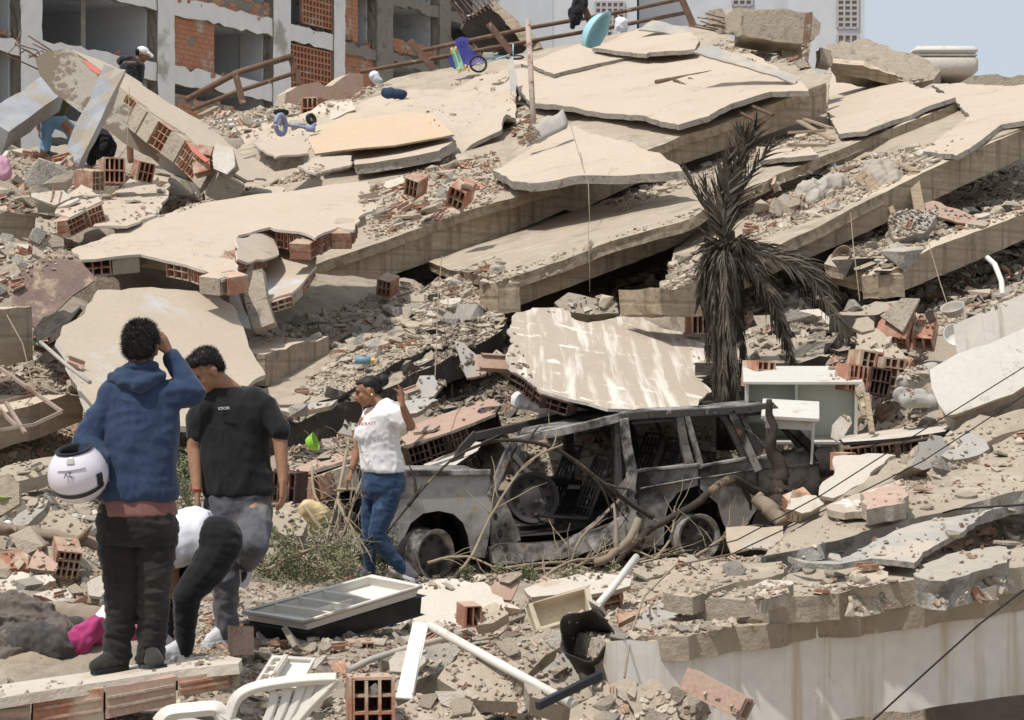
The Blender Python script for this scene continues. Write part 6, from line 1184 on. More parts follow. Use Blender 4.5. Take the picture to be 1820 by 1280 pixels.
for i,(x,y,dd,s,ry,rz,rx,nx,ny,lb) in enumerate([(1538,650,19.0,1.1,10,12,0,3,3,'left of the upper two stacked open bricks beside the tan brick wall piece'),(1578,662,18.9,1.1,6,14,0,3,3,'right of the upper two stacked open bricks beside the tan brick wall piece'),(1515,672,18.7,1.0,8,14,0,4,2,'lowest stacked open brick near the white cabinet'),(1556,678,18.7,1.0,10,10,0,4,2,'small dark open brick under the stacked pair'),(1600,585,20.4,1.2,20,-40,60,2,2,'terracotta brick frame lying face up above the tan brick wall piece'),(1645,592,20.4,1.0,10,-30,60,2,1,'tilted brick shell near the steel pot'),(1590,590,20.8,1.0,40,30,20,2,2,'darker brick shell beside the face-up brick frame'),(1350,665,19.2,1.0,4,20,0,3,3,'dusty open brick on the left of the cabinet top'),(200,305,25,1.3,0,20,0,4,2,'reddish broken brick run below the leaning column'),(255,305,25,1.0,10,25,10,3,2,'second reddish broken brick beside the column foot'),(160,320,24.6,1.0,-8,60,8,3,3,'ribbed red brick beside the leaning blue post'),(740,330,27.5,1.0,20,-30,20,3,2,'broken red brick in the debris on the topmost floor'),(820,345,27.2,1.2,30,-30,30,3,2,'splayed red brick shell near the edge of the topmost floor'),(560,195,40,1.8,0,-20,0,3,2,'red brick lump by the fallen brick corner'),(1500,820,17,.6,0,40,0,2,2,'small brick stub by the car tail'),(835,1092,11.6,.5,0,20,5,2,1,'small square open brick on the white plaster slab edge'),(640,1165,11.5,.7,0,15,0,3,1,'low open brick under the end of the white plaster slab'),(690,508,24.8,.9,15,-25,20,3,2,'dusty open brick in the shade under the topmost floor'),(1240,575,23,1,0,10,0,3,2,'dull brick beside the palm skirt'),(515,865,16.4,1.0,4,-15,0,4,2,'blackened open brick grid right of the black shirted man')]):
    brick(lb,x,y,dd,s,ry,rz,rx,nx,ny,'brickdark' if i==19 or i==3 else 'brick')
# ---------------- props ----------------
def rod(name,label,cat,pts,r,mt,grp=None,n=10):
    mb=MB(); mb.tube([pt(*q) for q in pts],r,n); o=mb.build(name,M[mt] if isinstance(mt,str) else mt,None,smooth=False); tag(o,label,cat,grp)
    for f in o.data.polygons: f.use_smooth=len(f.vertices)==4
    return o
rod('pipe','long white plastic pipe lying diagonally in the foreground','pipe',[(764,1112,10.1),(890,1182,9.75),(1022,1254,9.35)],.0235,'pvc')
rod('pole','cream wooden pole standing up out of the foreground rubble','pole',[(1131,990,11.8),(1085,1050,11.2),(1034,1108,10.8)],.021,'pvc')
rod('pipe','grey plastic conduit lying across the foreground rubble','pipe',[(618,1192,10.8),(660,1172,11),(730,1150,11.2),(820,1128,11.4)],.018,'metalgrey')
rod('pipe','upright pale pipe standing in the middle of the top floor','pipe',[(949,238,30.6),(944,140,31),(938,36,31.6)],.045,mat('rusty_white_paint',(.45,.38,.33),(.36,.27,.22),3,c3=(.22,.12,.08),th=(.55,.62),s3=5))
rod('railing','upper rusty rail pipe along the far side of the pile','railing',[(740,92,42),(940,50,43),(1100,22,44),(1240,-8,45)],.045,'rust','rusty rails on the ridge')
rod('railing','lower rusty rail pipe along the far side of the pile','railing',[(640,128,42),(860,88,43),(1110,44,44),(1222,22,45)],.045,'rust','rusty rails on the ridge')
rod('railing','bent rusty rail at the left leading down to the rubble','railing',[(330,178,44),(420,130,44.5),(518,100,45)],.07,'rust','rusty rails on the ridge')
rod('railing','straight rusty rail under the bent one','railing',[(340,195,44),(430,160,44.5),(524,130,45)],.05,'rust','rusty rails on the ridge')
for i,(a,b,l) in enumerate([((516,100,45),(533,150,45),'short rusty post at the end of the bent rail'),((418,130,44),(432,185,44),'rusty post in the middle of the bent rail'),((728,72,42),(770,122,42),'leaning rusty flat post left of the blue cloth'),((868,42,42),(910,95,42),'rusty flat post on the dark broken slab'),((1033,0,43),(1052,48,43),'rusty post under the black garment'),((1208,-10,42),(1240,62,42),'dark tilted post at the right end of the rails')]):
    mb=MB(); mb.bar(pt(*a),pt(*b),.14,.05,up=UY); o=mb.build('railing_post',M['rust'],bevel=.01); tag(o,l,'railing post','rusty rails on the ridge')
mb=MB(); mb.bar(pt(1441,24,35),pt(1430,140,34.6),.12,.06,up=UX); mb.bar(pt(1438,24,34.97),pt(1427,140,34.57),.03,.13,up=UX); tag(mb.build('steel_post',M['rust'],bevel=.004),'dark rusty steel section standing before the ridge block','steel post')
rod('steel_rod','short rusty bar lying on the large cracked sheet','steel rod',[(1166,147,34.5),(1265,130,35)],.05,'rust','rusty rods on the top sheet')
rod('steel_rod','left of the two rusty rods pointing down over the beam','steel rod',[(1198,142,34.4),(1344,215,31)],.028,'rust','rusty rods on the top sheet')
rod('steel_rod','right of the two rusty rods pointing down over the beam','steel rod',[(1225,140,34.4),(1374,205,31)],.028,'rust','rusty rods on the top sheet')
rod('steel_rod','dark metal rod with a knob end poking out over the wall panel','steel rod',[(72,608,18.2),(120,650,17.6),(160,680,17.1)],.018,'metalgrey')
rod('conduit','bent white conduit rising from rubble at the right','pipe',[(1782,525,21.5),(1780,500,21.8),(1768,470,22.2),(1755,458,22.4)],.03,'pvc')
for i,(q,l) in enumerate([([(785,455,25),(778,540,23),(776,600,21),(772,700,19.5)],'yellowish cable hanging from the topmost floor'),([(1012,215,29),(1025,260,28.6),(1046,330,27),(1048,395,26.4)],'thin wire hanging over the kite-shaped slab'),([(1045,395,24),(1048,480,24),(1048,520,24)],'thin wire hanging at the second floor edge'),([(1512,378,24),(1516,430,23),(1528,535,22)],'wire hanging from the third floor near the palm'),([(1650,430,23),(1670,500,22),(1690,560,20.5)],'cable hanging from the lowest floor corner'),([(1840,640,16),(1600,790,14.5),(1460,880,14),(1310,960,13.6),(1100,1010,13.5)],'dark cable running down from the right edge across the mound'),([(1840,690,15),(1640,820,14),(1480,900,13.6),(1290,990,13)],'second cable below the dark one'),([(1860,1018,9.4),(1740,1110,9.2),(1640,1200,9),(1550,1282,8.9)],'thin dark wire crossing the stained white beam'),([(1110,1205,9.3),(1120,1130,9.6),(1145,1060,10.4),(1200,1005,11.4),(1300,985,12)],'grey wire looping in front of the beam corner'),([(12,560,18),(40,610,17.8),(62,700,17.5),(45,720,17.4)],'string trailing over the left beam end'),([(230,155,25.6),(226,260,25),(190,310,25)],'wire hanging from the leaning column'),([(1855,895,11),(1700,905,11.5),(1500,960,12.4),(1400,985,13)],'fine cable lying along the straight-edged slab')]):
    rod('cable',l,'cable',q,.0055 if i not in (5,6,7) else .0045,'soot' if i in (5,6,7,11) else 'twig','cables and wires trailing over the pile',6)
# white plank and black bar
mb=MB(); mb.bar(pt(748,1108,10.1),pt(718,1242,9.6),.012,.082,up=UY.cross(UZ)); mb.bar(pt(750,1112,10.1)+V((.018,.02,0)),pt(726,1240,9.6)+V((.018,.02,0)),.05,.008,up=UX); tag(mb.build('plank',M['pvc'],bevel=.002),'cream angled strip standing upright at the pipe end','plank')
mb=MB(); mb.bar(pt(1068,1200,9.5),pt(955,1255,9.2),.03,.04); md,t_,b_=nodes('dark_plastic',.45); b_.inputs['Base Color'].default_value=(.035,.038,.045,1); tag(mb.build('bar',md,bevel=.003),'flat black bar stuck under the beam corner','bar')
# hollow black tube at beam corner
mb=MB(); c0,c1=pt(1040,1128,9.55),pt(1068,1190,10.0); ax=(c1-c0).normalized(); x=ax.cross(UY).normalized(); y=ax.cross(x)
rows=[]
for i in range(9):
    f=i/8; c=c0.lerp(c1,f); rows.append([c+(x*math.cos(a)+y*math.sin(a))*(.13-.03*f+.01*math.sin(a*5+i))+ax*(.03*math.sin(a*4) if i==0 else 0) for a in np.linspace(R(0),R(350),30)])
mb.grid(rows); o=mb.build('metal_tube',mat('black_sheet',(.05,.045,.04),(.075,.065,.055),4,.7,c3=(.35,.3,.25),th=(.6,.7)),smooth=True); tag(o,'torn black metal tube opening at the corner of the white beam','metal tube'); sd=o.modifiers.new('s','SOLIDIFY'); sd.thickness=.006
# basin
def tray(name,label,cat,px,d,pitch,yaw,depth,mt,wall=.02,parts=(),group=None,bottom=None,roll=0):
    cx=sum(q[0] for q in px)/4; cy=sum(q[1] for q in px)/4; pl=fplane(cx,cy,d,yaw,pitch); A,B,C,D=[pl.hit(*q) for q in px]; n=pl.n
    r=empty(name,(A+B+C+D)/4,label,cat,group); mb=MB()
    lo=[p-n*depth+((A+B+C+D)/4-p)*.06 for p in (A,B,C,D)]; hi=[A,B,C,D]; ce=(A+B+C+D)/4
    inn=[p+(ce-p).normalized()*wall*2.2 for p in hi]; ini=[p+(ce-p).normalized()*wall*2.2-n*(depth-wall) for p in hi]
    for i in range(4):
        j=(i+1)%4; mb.poly([hi[i],hi[j],lo[j],lo[i]]); mb.poly([hi[i],hi[j],inn[j],inn[i]]); mb.poly([inn[i],inn[j],ini[j],ini[i]])
    mb.poly(ini); mb.poly(lo[::-1]); mb.build('shell',M[mt] if isinstance(mt,str) else mt,r,bevel=.004); return r,hi,lo,n,inn,ini
bas=mat('cream_ceramic',(.66,.58,.44),(.60,.51,.37),3,.5,c3=(.45,.36,.24),th=(.58,.7),s3=3,bs=.15)
tray('basin','cream square basin tipped on its side in the foreground','basin',[(938,1072),(1046,1042),(1058,1090),(955,1120)],11.1,-22,12,.12,bas,.014)
fr,hi,lo,n,inn,ini=tray('fridge_door','white fridge door lying inner side up with moulded shelves, left of the plaster slab','fridge door',[(432,1085),(660,1022),(748,1040),(542,1103)],11.7,-66,0,.07,'pvc',.012)
blk_=mat('black_lacquer',(.02,.022,.022),(.03,.03,.03),3,.25,bs=0)
A,B,C,D=[p-n*.075 for p in hi]; ce=(A+B+C+D)/4; mb=MB()
for s0,s1 in (((A,B,C,D),.13),): 
    t=[p+(p-ce)*.025 for p in s0]; b=[p-n*.13+(ce-p)*.02 for p in t]
    for i in range(4): mb.poly([t[i],t[(i+1)%4],b[(i+1)%4],b[i]])
    mb.poly(t); mb.poly(b[::-1])
mb.build('door_front',blk_,fr,bevel=.01)
mb=MB()
for f in (.22,.42,.62): a=inn[0].lerp(inn[1],f); b=inn[3].lerp(inn[2],f); mb.bar(a-n*.035,b-n*.035,.012,.055,up=n) 
a=inn[3].lerp(inn[2],.25)*.6+inn[0].lerp(inn[1],.25)*.4; mb.bar(a-n*.04,inn[3].lerp(inn[2],.6)*.6+inn[0].lerp(inn[1],.6)*.4-n*.04,.01,.04,up=n)
mb.build('shelf',M['pvc'],fr,bevel=.003)
mb=MB(); 
for i in range(4): mb.tube([hi[i]+(hi[i]-ce)*.01-n*.012,hi[(i+1)%4]+(hi[(i+1)%4]-ce)*.01-n*.012],.012,8)
mb.build('door_seal',M['metalgrey'],fr,smooth=True)
# cabinet and table top
def boxy(name,label,cat,px,py,d,w,h,dep,rz,rx=0,ry=0,mt='plaster',open_=True,th=.03):
    r=empty(name,pt(px,py,d),label,cat,rot=(R(rx),R(ry),R(rz))); 
    Mx=Matrix.LocRotScale(r.location,r.rotation_euler,None)
    def pb(nm,o,a,b,c,mm): mb=MB(); mb.box(Mx@V(o),Mx.to_3x3()@V((a,0,0)),Mx.to_3x3()@V((0,b,0)),Mx.to_3x3()@V((0,0,c))); return mb.build(nm,M[mm] if isinstance(mm,str) else mm,r,bevel=.004)
    return r,pb
cab=mat('white_melamine',(.60,.58,.53),(.55,.52,.47),2,.6,c3=(.40,.31,.22),th=(.58,.68),s3=3,bs=.1); inn_=mat('pale_green_inner',(.62,.66,.58),(.58,.61,.54),2,.6,bs=0)
r,pb=boxy('cabinet','open white kitchen cabinet lying on its side beyond the car','cabinet',1430,765,18.9,1.1,.6,.6,-6,rx=11)
pb('top_panel',(-.58,-.28,.50),1.1,.75,.03,cab); pb('bottom_panel',(-.55,-.25,-.08),1.05,.6,.03,cab); pb('side_panel',(.45,-.26,-.05),.03,.62,.55,cab); pb('side_panel',(-.56,-.26,-.05),.03,.62,.55,cab); pb('divider',(-.1,-.22,-.05),.025,.58,.55,inn_); pb('back_panel',(-.55,-.02,-.05),1.0,.02,.55,inn_); pb('drawer_box',(-.53,-.24,.12),.42,.5,.03,inn_)
r,pb=boxy('table','small round-cornered table top leaning behind the car window','table',1400,752,18.2,.6,.4,.4,-8,rx=15,ry=3)
pb('tabletop',(-.24,-.25,.10),.52,.55,.035,cab); pb('apron',(-.2,-.2,.0),.42,.45,.1,cab); pb('leg',(.22,-.2,-.32),.025,.025,.42,'pvc'); pb('leg',(.2,.2,-.32),.025,.025,.42,'pvc'); pb('leg',(-.2,.2,-.32),.025,.025,.42,'pvc')
mound('board','pale oval lid standing beside the white cabinet',[(1477,778),(1480,755),(1495,738),(1510,740),(1514,752),(1500,775),(1488,785)],18.3,.02,['plaster','plaster','plaster'],-20,10,'lid',group=None,jag=0)
# mattress
mw=mat('mattress_cloth',(.62,.60,.57),(.56,.53,.49),3,c3=(.5,.44,.37),s3=2,bs=.2); r=empty('mattress',pt(1675,125,41),'white mattress lying on the ridge at the upper right','mattress'); mb=MB(); 
pl=fplane(1680,100,41,0,-25); a=pt(1618,100,41);b=pt(1732,108,41)
for (z0,z1,nm,mm) in ((-.42,-.04,'lower_cover',M['plaster']),(-.02,.16,'upper_cover',mw)):
    mb=MB(); mb.box(V((a.x,40.6,a.z+z0)),V((b.x-a.x,0,0)),V((0,1.9,0)),V((0,0,z1-z0))); mb.build(nm,mm,r,bevel=.08,smooth=True)
mb=MB(); mb.box(V((a.x+.03,40.62,a.z-.045)),V((b.x-a.x-.06,0,0)),V((0,1.85,0)),V((0,0,.03))); mb.build('seam',M['metalgrey'],r)
# blue baby bath: boat-shaped tub standing on end
d=41.5; c=pt(1063,58,d); bl=mat('light_blue_plastic',(.34,.58,.66),(.36,.60,.68),2,.45,c3=(.5,.5,.45),th=(.55,.7),bs=0); ax=(pt(1078,30,d)-pt(1046,85,d)).normalized(); n_=V((.95,-.5,.25)); n_=(n_-ax*n_.dot(ax)).normalized(); sx=ax.cross(n_)
mb=MB(); rows=[]
for (s,h) in ((1.12,0),(1.12,-.02),(1.02,.0),(.95,-.04),(.85,-.18),(.72,-.24),(.3,-.25),(.02,-.25)):
    rows.append([c+ax*.46*s*math.cos(t)+sx*.22*s*math.sin(t)*(1-.14*math.cos(2*t))+n_*h for t in np.linspace(0,2*math.pi,33)[:-1]])
mb.grid(rows,True); o=mb.build('baby_bath',bl,smooth=True); sd=o.modifiers.new('s','SOLIDIFY'); sd.thickness=.02; tag(o,'light blue plastic baby bath propped on the ridge rail','baby bath')
# cloths on the rails
def clothes(label,prims,mt,vox=.02,name='garment',cat='garment',sc=.02):
    mb=MB()
    for q in prims: cap(mb,pt(*q[0]),pt(*q[1]),q[2],q[3])
    o=blob(name,mb,mt,None,vox,3,wr=[(sc,6,6,4,2),(sc*.5,14,14,10,5)]); tag(o,label,cat); return o
clothes('black garment hanging from the upper rail',[((1030,5,42.8),(1022,35,42.8),.14,.13),((1035,5,42.8),(1028,20,42.7),.12,.1),((1016,20,42.8),(1017,46,42.8),.07,.06)],MP['blackj'])
clothes('white cloth hanging on the lower rail right of the blue bath',[((1103,42,43),(1100,64,43),.13,.1),((1108,40,43),(1112,48,43),.08,.06)],MP['white2'])
blu=cloth('royal_blue_cloth',(.04,.042,.20),(.06,.062,.26),4)
sheet('cloth',[(810,74),(822,70),(834,72),(838,92),(850,104),(864,112),(860,124),(835,127),(806,124),(796,108),(808,104),(814,92)],fplane(830,100,40.3,0,-12),.06,[blu],label='royal blue cloth draped over the rail beside the skateboard',cat='cloth',jag=.03,warp=.55,res=.05)
clothes('dark navy garment crumpled in the rubble under the ridge rail',[((688,165,38),(715,168,38),.1,.08)],MP['hoodie'],.02)
clothes('small white rag on the rail end near the fallen brick corner',[((666,135,42),(672,145,42),.1,.08)],MP['white2'])
clothes('crumpled grey-beige curtain between second and third floors',[((1560,320,26.2),(1590,345,26),.16,.2),((1590,330,26),(1578,300,26.5),.14,.1),((1560,300,26.4),(1545,310,26.3),.1,.1)],mat('curtain',(.40,.35,.29),(.33,.29,.24),4),.025,'cloth','cloth',.04)
clothes('white sheet stuffed under the second floor right of the palm',[((1440,345,26.5),(1490,330,26.6),.17,.14),((1445,375,26.2),(1450,350,26.2),.1,.08)],mat('dirty_sheet',(.44,.40,.35),(.38,.34,.29),4),.025,'cloth','cloth',.035)
clothes('white crumpled cloth with grey stripes on the charred heap',[((922,712,19.2),(945,716,19.2),.07,.08),((950,718,19.2),(975,722,19.1),.07,.06)],MP['white'],.012,'cloth','cloth',.02)
clothes('grey crumpled plastic sheeting beside the bricks at the right',[((1600,700,18.3),(1640,706,18.3),.06,.05),((1610,712,18.2),(1660,712,18.2),.05,.05)],M['metalgrey'],.012,'plastic_sheet','plastic sheet',.02)
clothes('yellowish foam lump in the sticks left of the woman',[((548,905,15.7),(575,915,15.7),.07,.06),((555,920,15.7),(560,935,15.7),.05,.03)],mat('foam',(.62,.50,.28),(.54,.43,.24),6),.01,'foam_lump','foam',.015)
clothes('pink cloth at the left edge beside broken bricks',[((2,292,25.5),(6,308,25.5),.1,.09)],mat('pinkc',(.62,.30,.42),(.55,.4,.48),5),.02,'cloth','cloth')
clothes('blue crumpled fabric behind the dark trousers',[((176,1056,12.6),(186,1068,12.6),.035,.04),((172,1070,12.6),(186,1075,12.6),.03,.03)],mat('bluef',(.08,.25,.42),(.10,.3,.5),5),.01,'cloth','cloth',.012)
clothes('white rag at the left edge above the log',[((-10,938,13.9),(14,932,13.9),.03,.02)],MP['white2'],.01,'cloth','cloth',.01)
clothes('brown crumpled paper near the white plaster slab',[((570,1150,11.8),(600,1135,11.8),.05,.045),((590,1140,11.7),(560,1160,11.7),.04,.03)],mat('paper',(.42,.30,.2),(.34,.24,.16),6),.01,'paper','paper',.02)
clothes('rust-brown rolled cushion end leaning right of the palm',[((1480,652,20),(1502,622,20.2),.07,.05)],M['rustsheet'],.015,'cushion','cushion',.008)
clothes('grey rolled mattress piece beside the cracked white panel',[((1612,680,18.6),(1655,660,18.8),.1,.09)],M['metalgrey'],.015,'cushion','cushion',.008)
# skateboard
r=empty('skateboard',pt(812,100,39.5),'mint green skateboard with yellow wheels standing against the blue cloth','skateboard'); mg=mat('mint_plastic',(.30,.55,.42),(.26,.5,.38),4,.5,bs=0); yl=mat('yellow_plastic',(.75,.45,.05),(.7,.4,.05),4,.5,bs=0)
pl=vplane((800,100,39.5),(825,100,39.4)); sheet('deck',[(801,86),(806,84),(813,88),(820,106),(825,122),(820,127),(812,125),(806,108)],pl,.03,[mg],r,jag=0,res=.04)
mb=MB()
for (x,y) in ((801,90),(809,88),(815,125),(826,120),(832,122)): mb.tube([pt(x,y,39.4),pt(x+2.5,y,39.4)],.06,10)
mb.build('wheels',yl,r)
# bicycle wheel part & tricycle
bk=mat('rubber',(.02,.02,.02),(.03,.03,.03),4,.7,bs=0)
def ringw(nm,c,ax,R0,r0,par,mt,spokes=14,lab=None):
    ax=V(ax).normalized(); x=ax.cross(UZ).normalized(); y=ax.cross(x); mb=MB(); mb.tube([c+(x*math.cos(a)+y*math.sin(a))*R0 for a in np.linspace(0,2*math.pi,29)],r0,7); o=mb.build(nm,mt,par,smooth=True)
    mb=MB()
    for k in range(spokes): a=2*math.pi*k/spokes; mb.tube([c,c+(x*math.cos(a)+y*math.sin(a))*R0],.006,4)
    mb.build('spokes',M['metalgrey'],o); return o
r=empty('bicycle',pt(870,115,38.5),'small bicycle lying on the ridge right of the blue cloth','bicycle')
ringw('wheel',pt(850,114,38.3),(.15,-1,.2),.155,.022,r,bk); ringw('wheel',pt(915,102,39.2),(0,-.35,1),.17,.02,r,bk)
mb=MB(); mb.tube([pt(850,114,38.3),pt(880,106,38.6),pt(905,98,39)],.02,6); mb.tube([pt(880,106,38.6),pt(870,98,38.8),pt(885,95,38.8)],.02,6); mb.tube([pt(912,98,39),pt(912,78,39)],.015,6); mb.build('frame',bl,r,smooth=True); mb=MB(); mb.box(pt(858,104,38.5),V((.22,0,0)),V((0,.2,0)),V((0,0,.12))); mb.build('basket',M['metalgrey'],r,bevel=.02)
r=empty('tricycle',pt(520,220,34),'blue-violet toy tricycle lying on its side left of the tan board','tricycle'); lv=mat('lavender_plastic',(.24,.28,.42),(.28,.32,.46),4,.5,bs=0)
ringw('wheel',pt(499,222,33.8),(.9,-.4,0),.16,.045,r,lv,8); ringw('wheel',pt(500,200,34.2),(0,.2,1),.1,.035,r,bk,6); ringw('wheel',pt(553,212,34.2),(.6,-.7,.2),.07,.04,r,bk,6)
mb=MB(); mb.tube([pt(500,202,34),pt(499,222,33.9)],.035,8); mb.tube([pt(508,222,34),pt(530,224,34),pt(548,228,34),pt(562,220,34)],.03,8); mb.tube([pt(545,228,34),pt(560,230,34)],.06,8); mb.build('frame',lv,r,smooth=True)
rod('frame_tube','white tubular metal frame lying left of the toy tricycle','frame',[(380,218,35),(440,212,35.4),(492,205,35.8),(490,212,35.6),(395,225,35)],.035,'pvc')
# green cup, blue bottle, pot
def cup(name,label,cat,c,ax,r0,h,mt,par=None):
    ax=V(ax).normalized(); x=ax.orthogonal().normalized(); y=ax.cross(x); mb=MB(); mb.grid([ring(c+ax*hh*h,x,y,q*r0,q*r0,24) for q,hh in ((.0,0),(.5,.0),(.62,.04),(.85,.4),(.98,.85),(1.06,.9),(1.06,1),(1.0,1),(.92,.85),(.8,.4),(.5,.1),(0,.1))],True); o=mb.build(name,mt,None,smooth=True); tag(o,label,cat); return o
gn=mat('lime_plastic',(.28,.58,.06),(.25,.52,.05),4,.4,bs=0)
cup('bowl','lime green plastic bowl on its side left of the woman','bowl',pt(546,790,17.2),(1,-.2,.35),.075,.08,gn)
cup('pot','dented steel pot in the rubble at the right','pot',pt(1696,560,20.6),(-.3,-.4,.9),.12,.1,M['metalgrey'])
cup('pot','round enamel pan standing by the tan rubble at the right','pan',pt(1692,598,20),(.2,-1,.3),.11,.06,M['pvc'])
cup('lamp_bowl','brown round basin on the lowest floor right of the palm','basin',pt(1504,462,24),(-.6,-.6,.4),.13,.12,M['rustsheet'])
r=empty('bottle',pt(645,641,21),'blue plastic bottle with a yellow cap lying behind the woman','bottle'); mb=MB(); a,b=pt(631,640,21),pt(658,641,21); mb.tube([a,a.lerp(b,.5),b],.042,10); mb.build('body',mat('blue_plastic',(.17,.29,.38),(.2,.32,.4),3,.4,bs=0),r,smooth=True); mb=MB(); mb.tube([b,b+V((.05,0,0))],.025,8); mb.build('cap',yl,r)
cup('cap_lid','lime green rag at the left edge under the plank','plastic lid',pt(5,886,15),(.2,-.2,1),.06,.03,gn)
# corrugated rusty sheet, flashing, dark slab
r=sheet('metal_sheet',[(20,505),(40,480),(100,447),(125,452),(165,495),(168,505),(130,530),(100,560),(62,588),(40,565),(22,545)],fplane(95,515,20.2,15,-35),.02,[M['rustsheet'],M['soot'],M['soot']],label='curved rusty metal sheet at the left with a dusty upper edge',cat='sheet metal',jag=.01,warp=.12)
sheet('cloth_bundle',[(60,590),(75,565),(110,550),(130,555),(145,545),(130,575),(110,600),(75,618),(60,612)],fplane(100,585,19.8,10,-20),.15,[mat('dark_sheets',(.13,.115,.095),(.05,.045,.04),7,bs=1,bd=.05,bsc=8)],label='folded dark sheets squeezed under the rusty metal sheet',cat='sheeting',jag=.05,warp=.15)
mb=MB(); rows=[]
A,B=pt(936,262,29.6),pt(1008,228,30)
for i in range(9):
    q=A.lerp(B,i/8); rows.append([q+V((0,.0,0)),q+V((.02,.05,.1)),q+V((-.02,.15,.22+.03*math.sin(i*2))),q+V((-.06,.2,.30+.03*math.sin(i*1.7)))])
mb.grid(rows); o=mb.build('flashing',M['metalgrey'],smooth=True); tag(o,'curled grey metal flashing on the kite-shaped slab','sheet metal'); o.modifiers.new('s','SOLIDIFY').thickness=.01
for (px,l) in (([(905,105),(912,100),(918,130),(916,180),(908,165),(904,130)],'grey torn flashing standing where the curved sheet meets the top sheet'),([(1232,92),(1262,78),(1400,132),(1418,142),(1412,152),(1380,138),(1300,112)],'translucent grey skirting strip along the right edge of the top sheet'),([(1135,52),(1160,36),(1230,52),(1232,72),(1180,58)],'grey plastic skirting at the upper edge of the ridge sheet')):
    cx=sum(q[0] for q in px)/len(px); cy=sum(q[1] for q in px)/len(px); h=S1.off(.5).hit(cx,cy); sheet('flashing',px,fplane(cx,cy,h.y,0,-50),.03,[M['metalgrey']],label=l,cat='sheet metal',jag=.02,warp=.04,res=.12)
r=empty('roof_fragment',pt(880,60,44),'dark upturned slab fragment with rebar spikes behind the rails','concrete slab'); sheet('slab_face',[(822,52),(830,30),(868,8),(905,45),(942,80),(930,95),(860,98),(840,75)],fplane(880,60,44,10,15),.3,[M['charconc']],r,jag=.05); sheet('slab_edge',[(868,8),(880,2),(945,60),(962,85),(942,92),(905,48)],fplane(905,45,43.9,-30,-20),.2,[M['beam']],r,jag=.03)
mb=MB()
for k in range(8): a=pt(828+k*7,40-k*4,43.8); mb.tube([a,a+V((-.35,uni(-.2,.2),.45))],.02,5)
mb.build('rebar',M['rust'],r)
# red plastic strips & fallen brick corner
for (px,l) in (([(145,105),(160,112),(180,125),(176,133),(158,122)],'orange-red plastic strip on the leaning column'),([(330,250),(350,265),(372,285),(365,288),(340,268)],'orange-red plastic strip near the column foot')):
    cx=sum(q[0] for q in px)/len(px); cy=sum(q[1] for q in px)/len(px); sheet('plastic_strip',px,fplane(cx,cy,26.4 if cx<300 else 25.3,-10,-30),.02,[mat('orange_plastic',(.45,.09,.05),(.4,.1,.06),3,.5,bs=0)],label=l,cat='plastic strip',jag=.01)
sheet('brick_wall_piece',[(503,190),(508,165),(540,150),(590,148),(612,135),(645,132),(648,165),(600,178),(560,186)],vplane((503,170,43),(648,160,44)),.5,[M['brickpink'],M['conc'],M['conc']],label='fallen pinkish brick wall corner beside the rail end',cat='brick wall',jag=.06)
sheet('brick_wall_piece',[(550,200),(580,180),(625,178),(630,195),(590,212),(560,212)],fplane(590,195,38,0,-45),.35,[M['plasterw'],M['brick'],M['conc']],label='plaster-faced brick lump in front of the fallen brick corner',cat='brick wall',jag=.05)
# window grille
r=empty('window_grille',pt(50,720,16.6),'rusty pale window grille frame at the left edge','window grille'); mb=MB()
for a,b in (((-20,640,17.4),(110,732,16.6)),((-20,768,16.4),(60,755,16.5)),((60,755,16.5),(110,732,16.6)),((-10,680,17.1),(20,672,17.1)),((-10,718,16.8),(62,702,16.9)),((-10,720,16.7),(30,758,16.5)),((10,715,16.8),(45,770,16.4))): mb.bar(pt(*a),pt(*b),.03,.03)
mb.build('bars',mat('pale_rusty_paint',(.36,.29,.24),(.28,.2,.16),8,c3=(.18,.1,.07)),r,bevel=.003)
# wooden boards at right floors
for i,(a,b,w,l) in enumerate([((1622,308,26),(1645,430,25),.14,'wooden batten hanging upright over the third floor edge'),((1592,288,26.5),(1628,306,26),.13,'wooden batten end lying over the third floor rubble'),((1526,310,26),(1578,358,25.6),.16,'pale board sticking out between second and third floors'),((1578,358,25.6),(1592,390,25.2),.07,'white bent strip below the pale board'),((1420,215,30.5),(1480,250,29.8),.12,'plank under the topmost beam above the palm'),((1430,212,31),(1478,228,30.5),.1,'dark plank by the edge of the second floor sheet'),((1400,236,29.5),(1468,232,29.5),.08,'grey plank lying across the second floor rubble'),((1398,258,29),(1470,258,29),.09,'long thin plank above the palm crown'),((560,628,22.4),(620,590,23),.07,'bamboo-like strip in the shade under the topmost floor'),((1540,700,18),(1550,770,17.6),.05,'brown wooden stake standing by the charred slab'),((1528,690,18.2),(1540,740,18),.09,'gnarled wooden piece beside the cabinet'),((165,1075,12),(180,1015,12.2),.07,'short wooden board behind the dark trousers'),((355,205,36),(385,190,36.5),.12,'wood bit in the upper left rubble'),((700,740,19.2),(735,690,20),.05,'thin pale lath on the dark rubble behind the woman')]):
    mb=MB(); mb.bar(pt(*a),pt(*b),w,.035,up=UY if i in(0,2,9,10,11) else UZ); tag(mb.build('board',M['wood'],bevel=.004),l,'board','loose boards in the rubble')
mound('board','pinkish board lying on the lowest floor rubble',[(1640,362),(1660,358),(1705,372),(1738,388),(1732,402),(1690,392),(1655,382)],25.5,.03,['brickpink','wood','wood'],-45,group=None,cat='board')
mound('appliance','dented metal appliance cover hanging under the third floor edge',[(1580,392),(1600,375),(1660,370),(1668,382),(1640,415),(1590,425)],24.6,.25,['metalgrey','metalgrey','soot'],-40,group=None,cat='appliance')
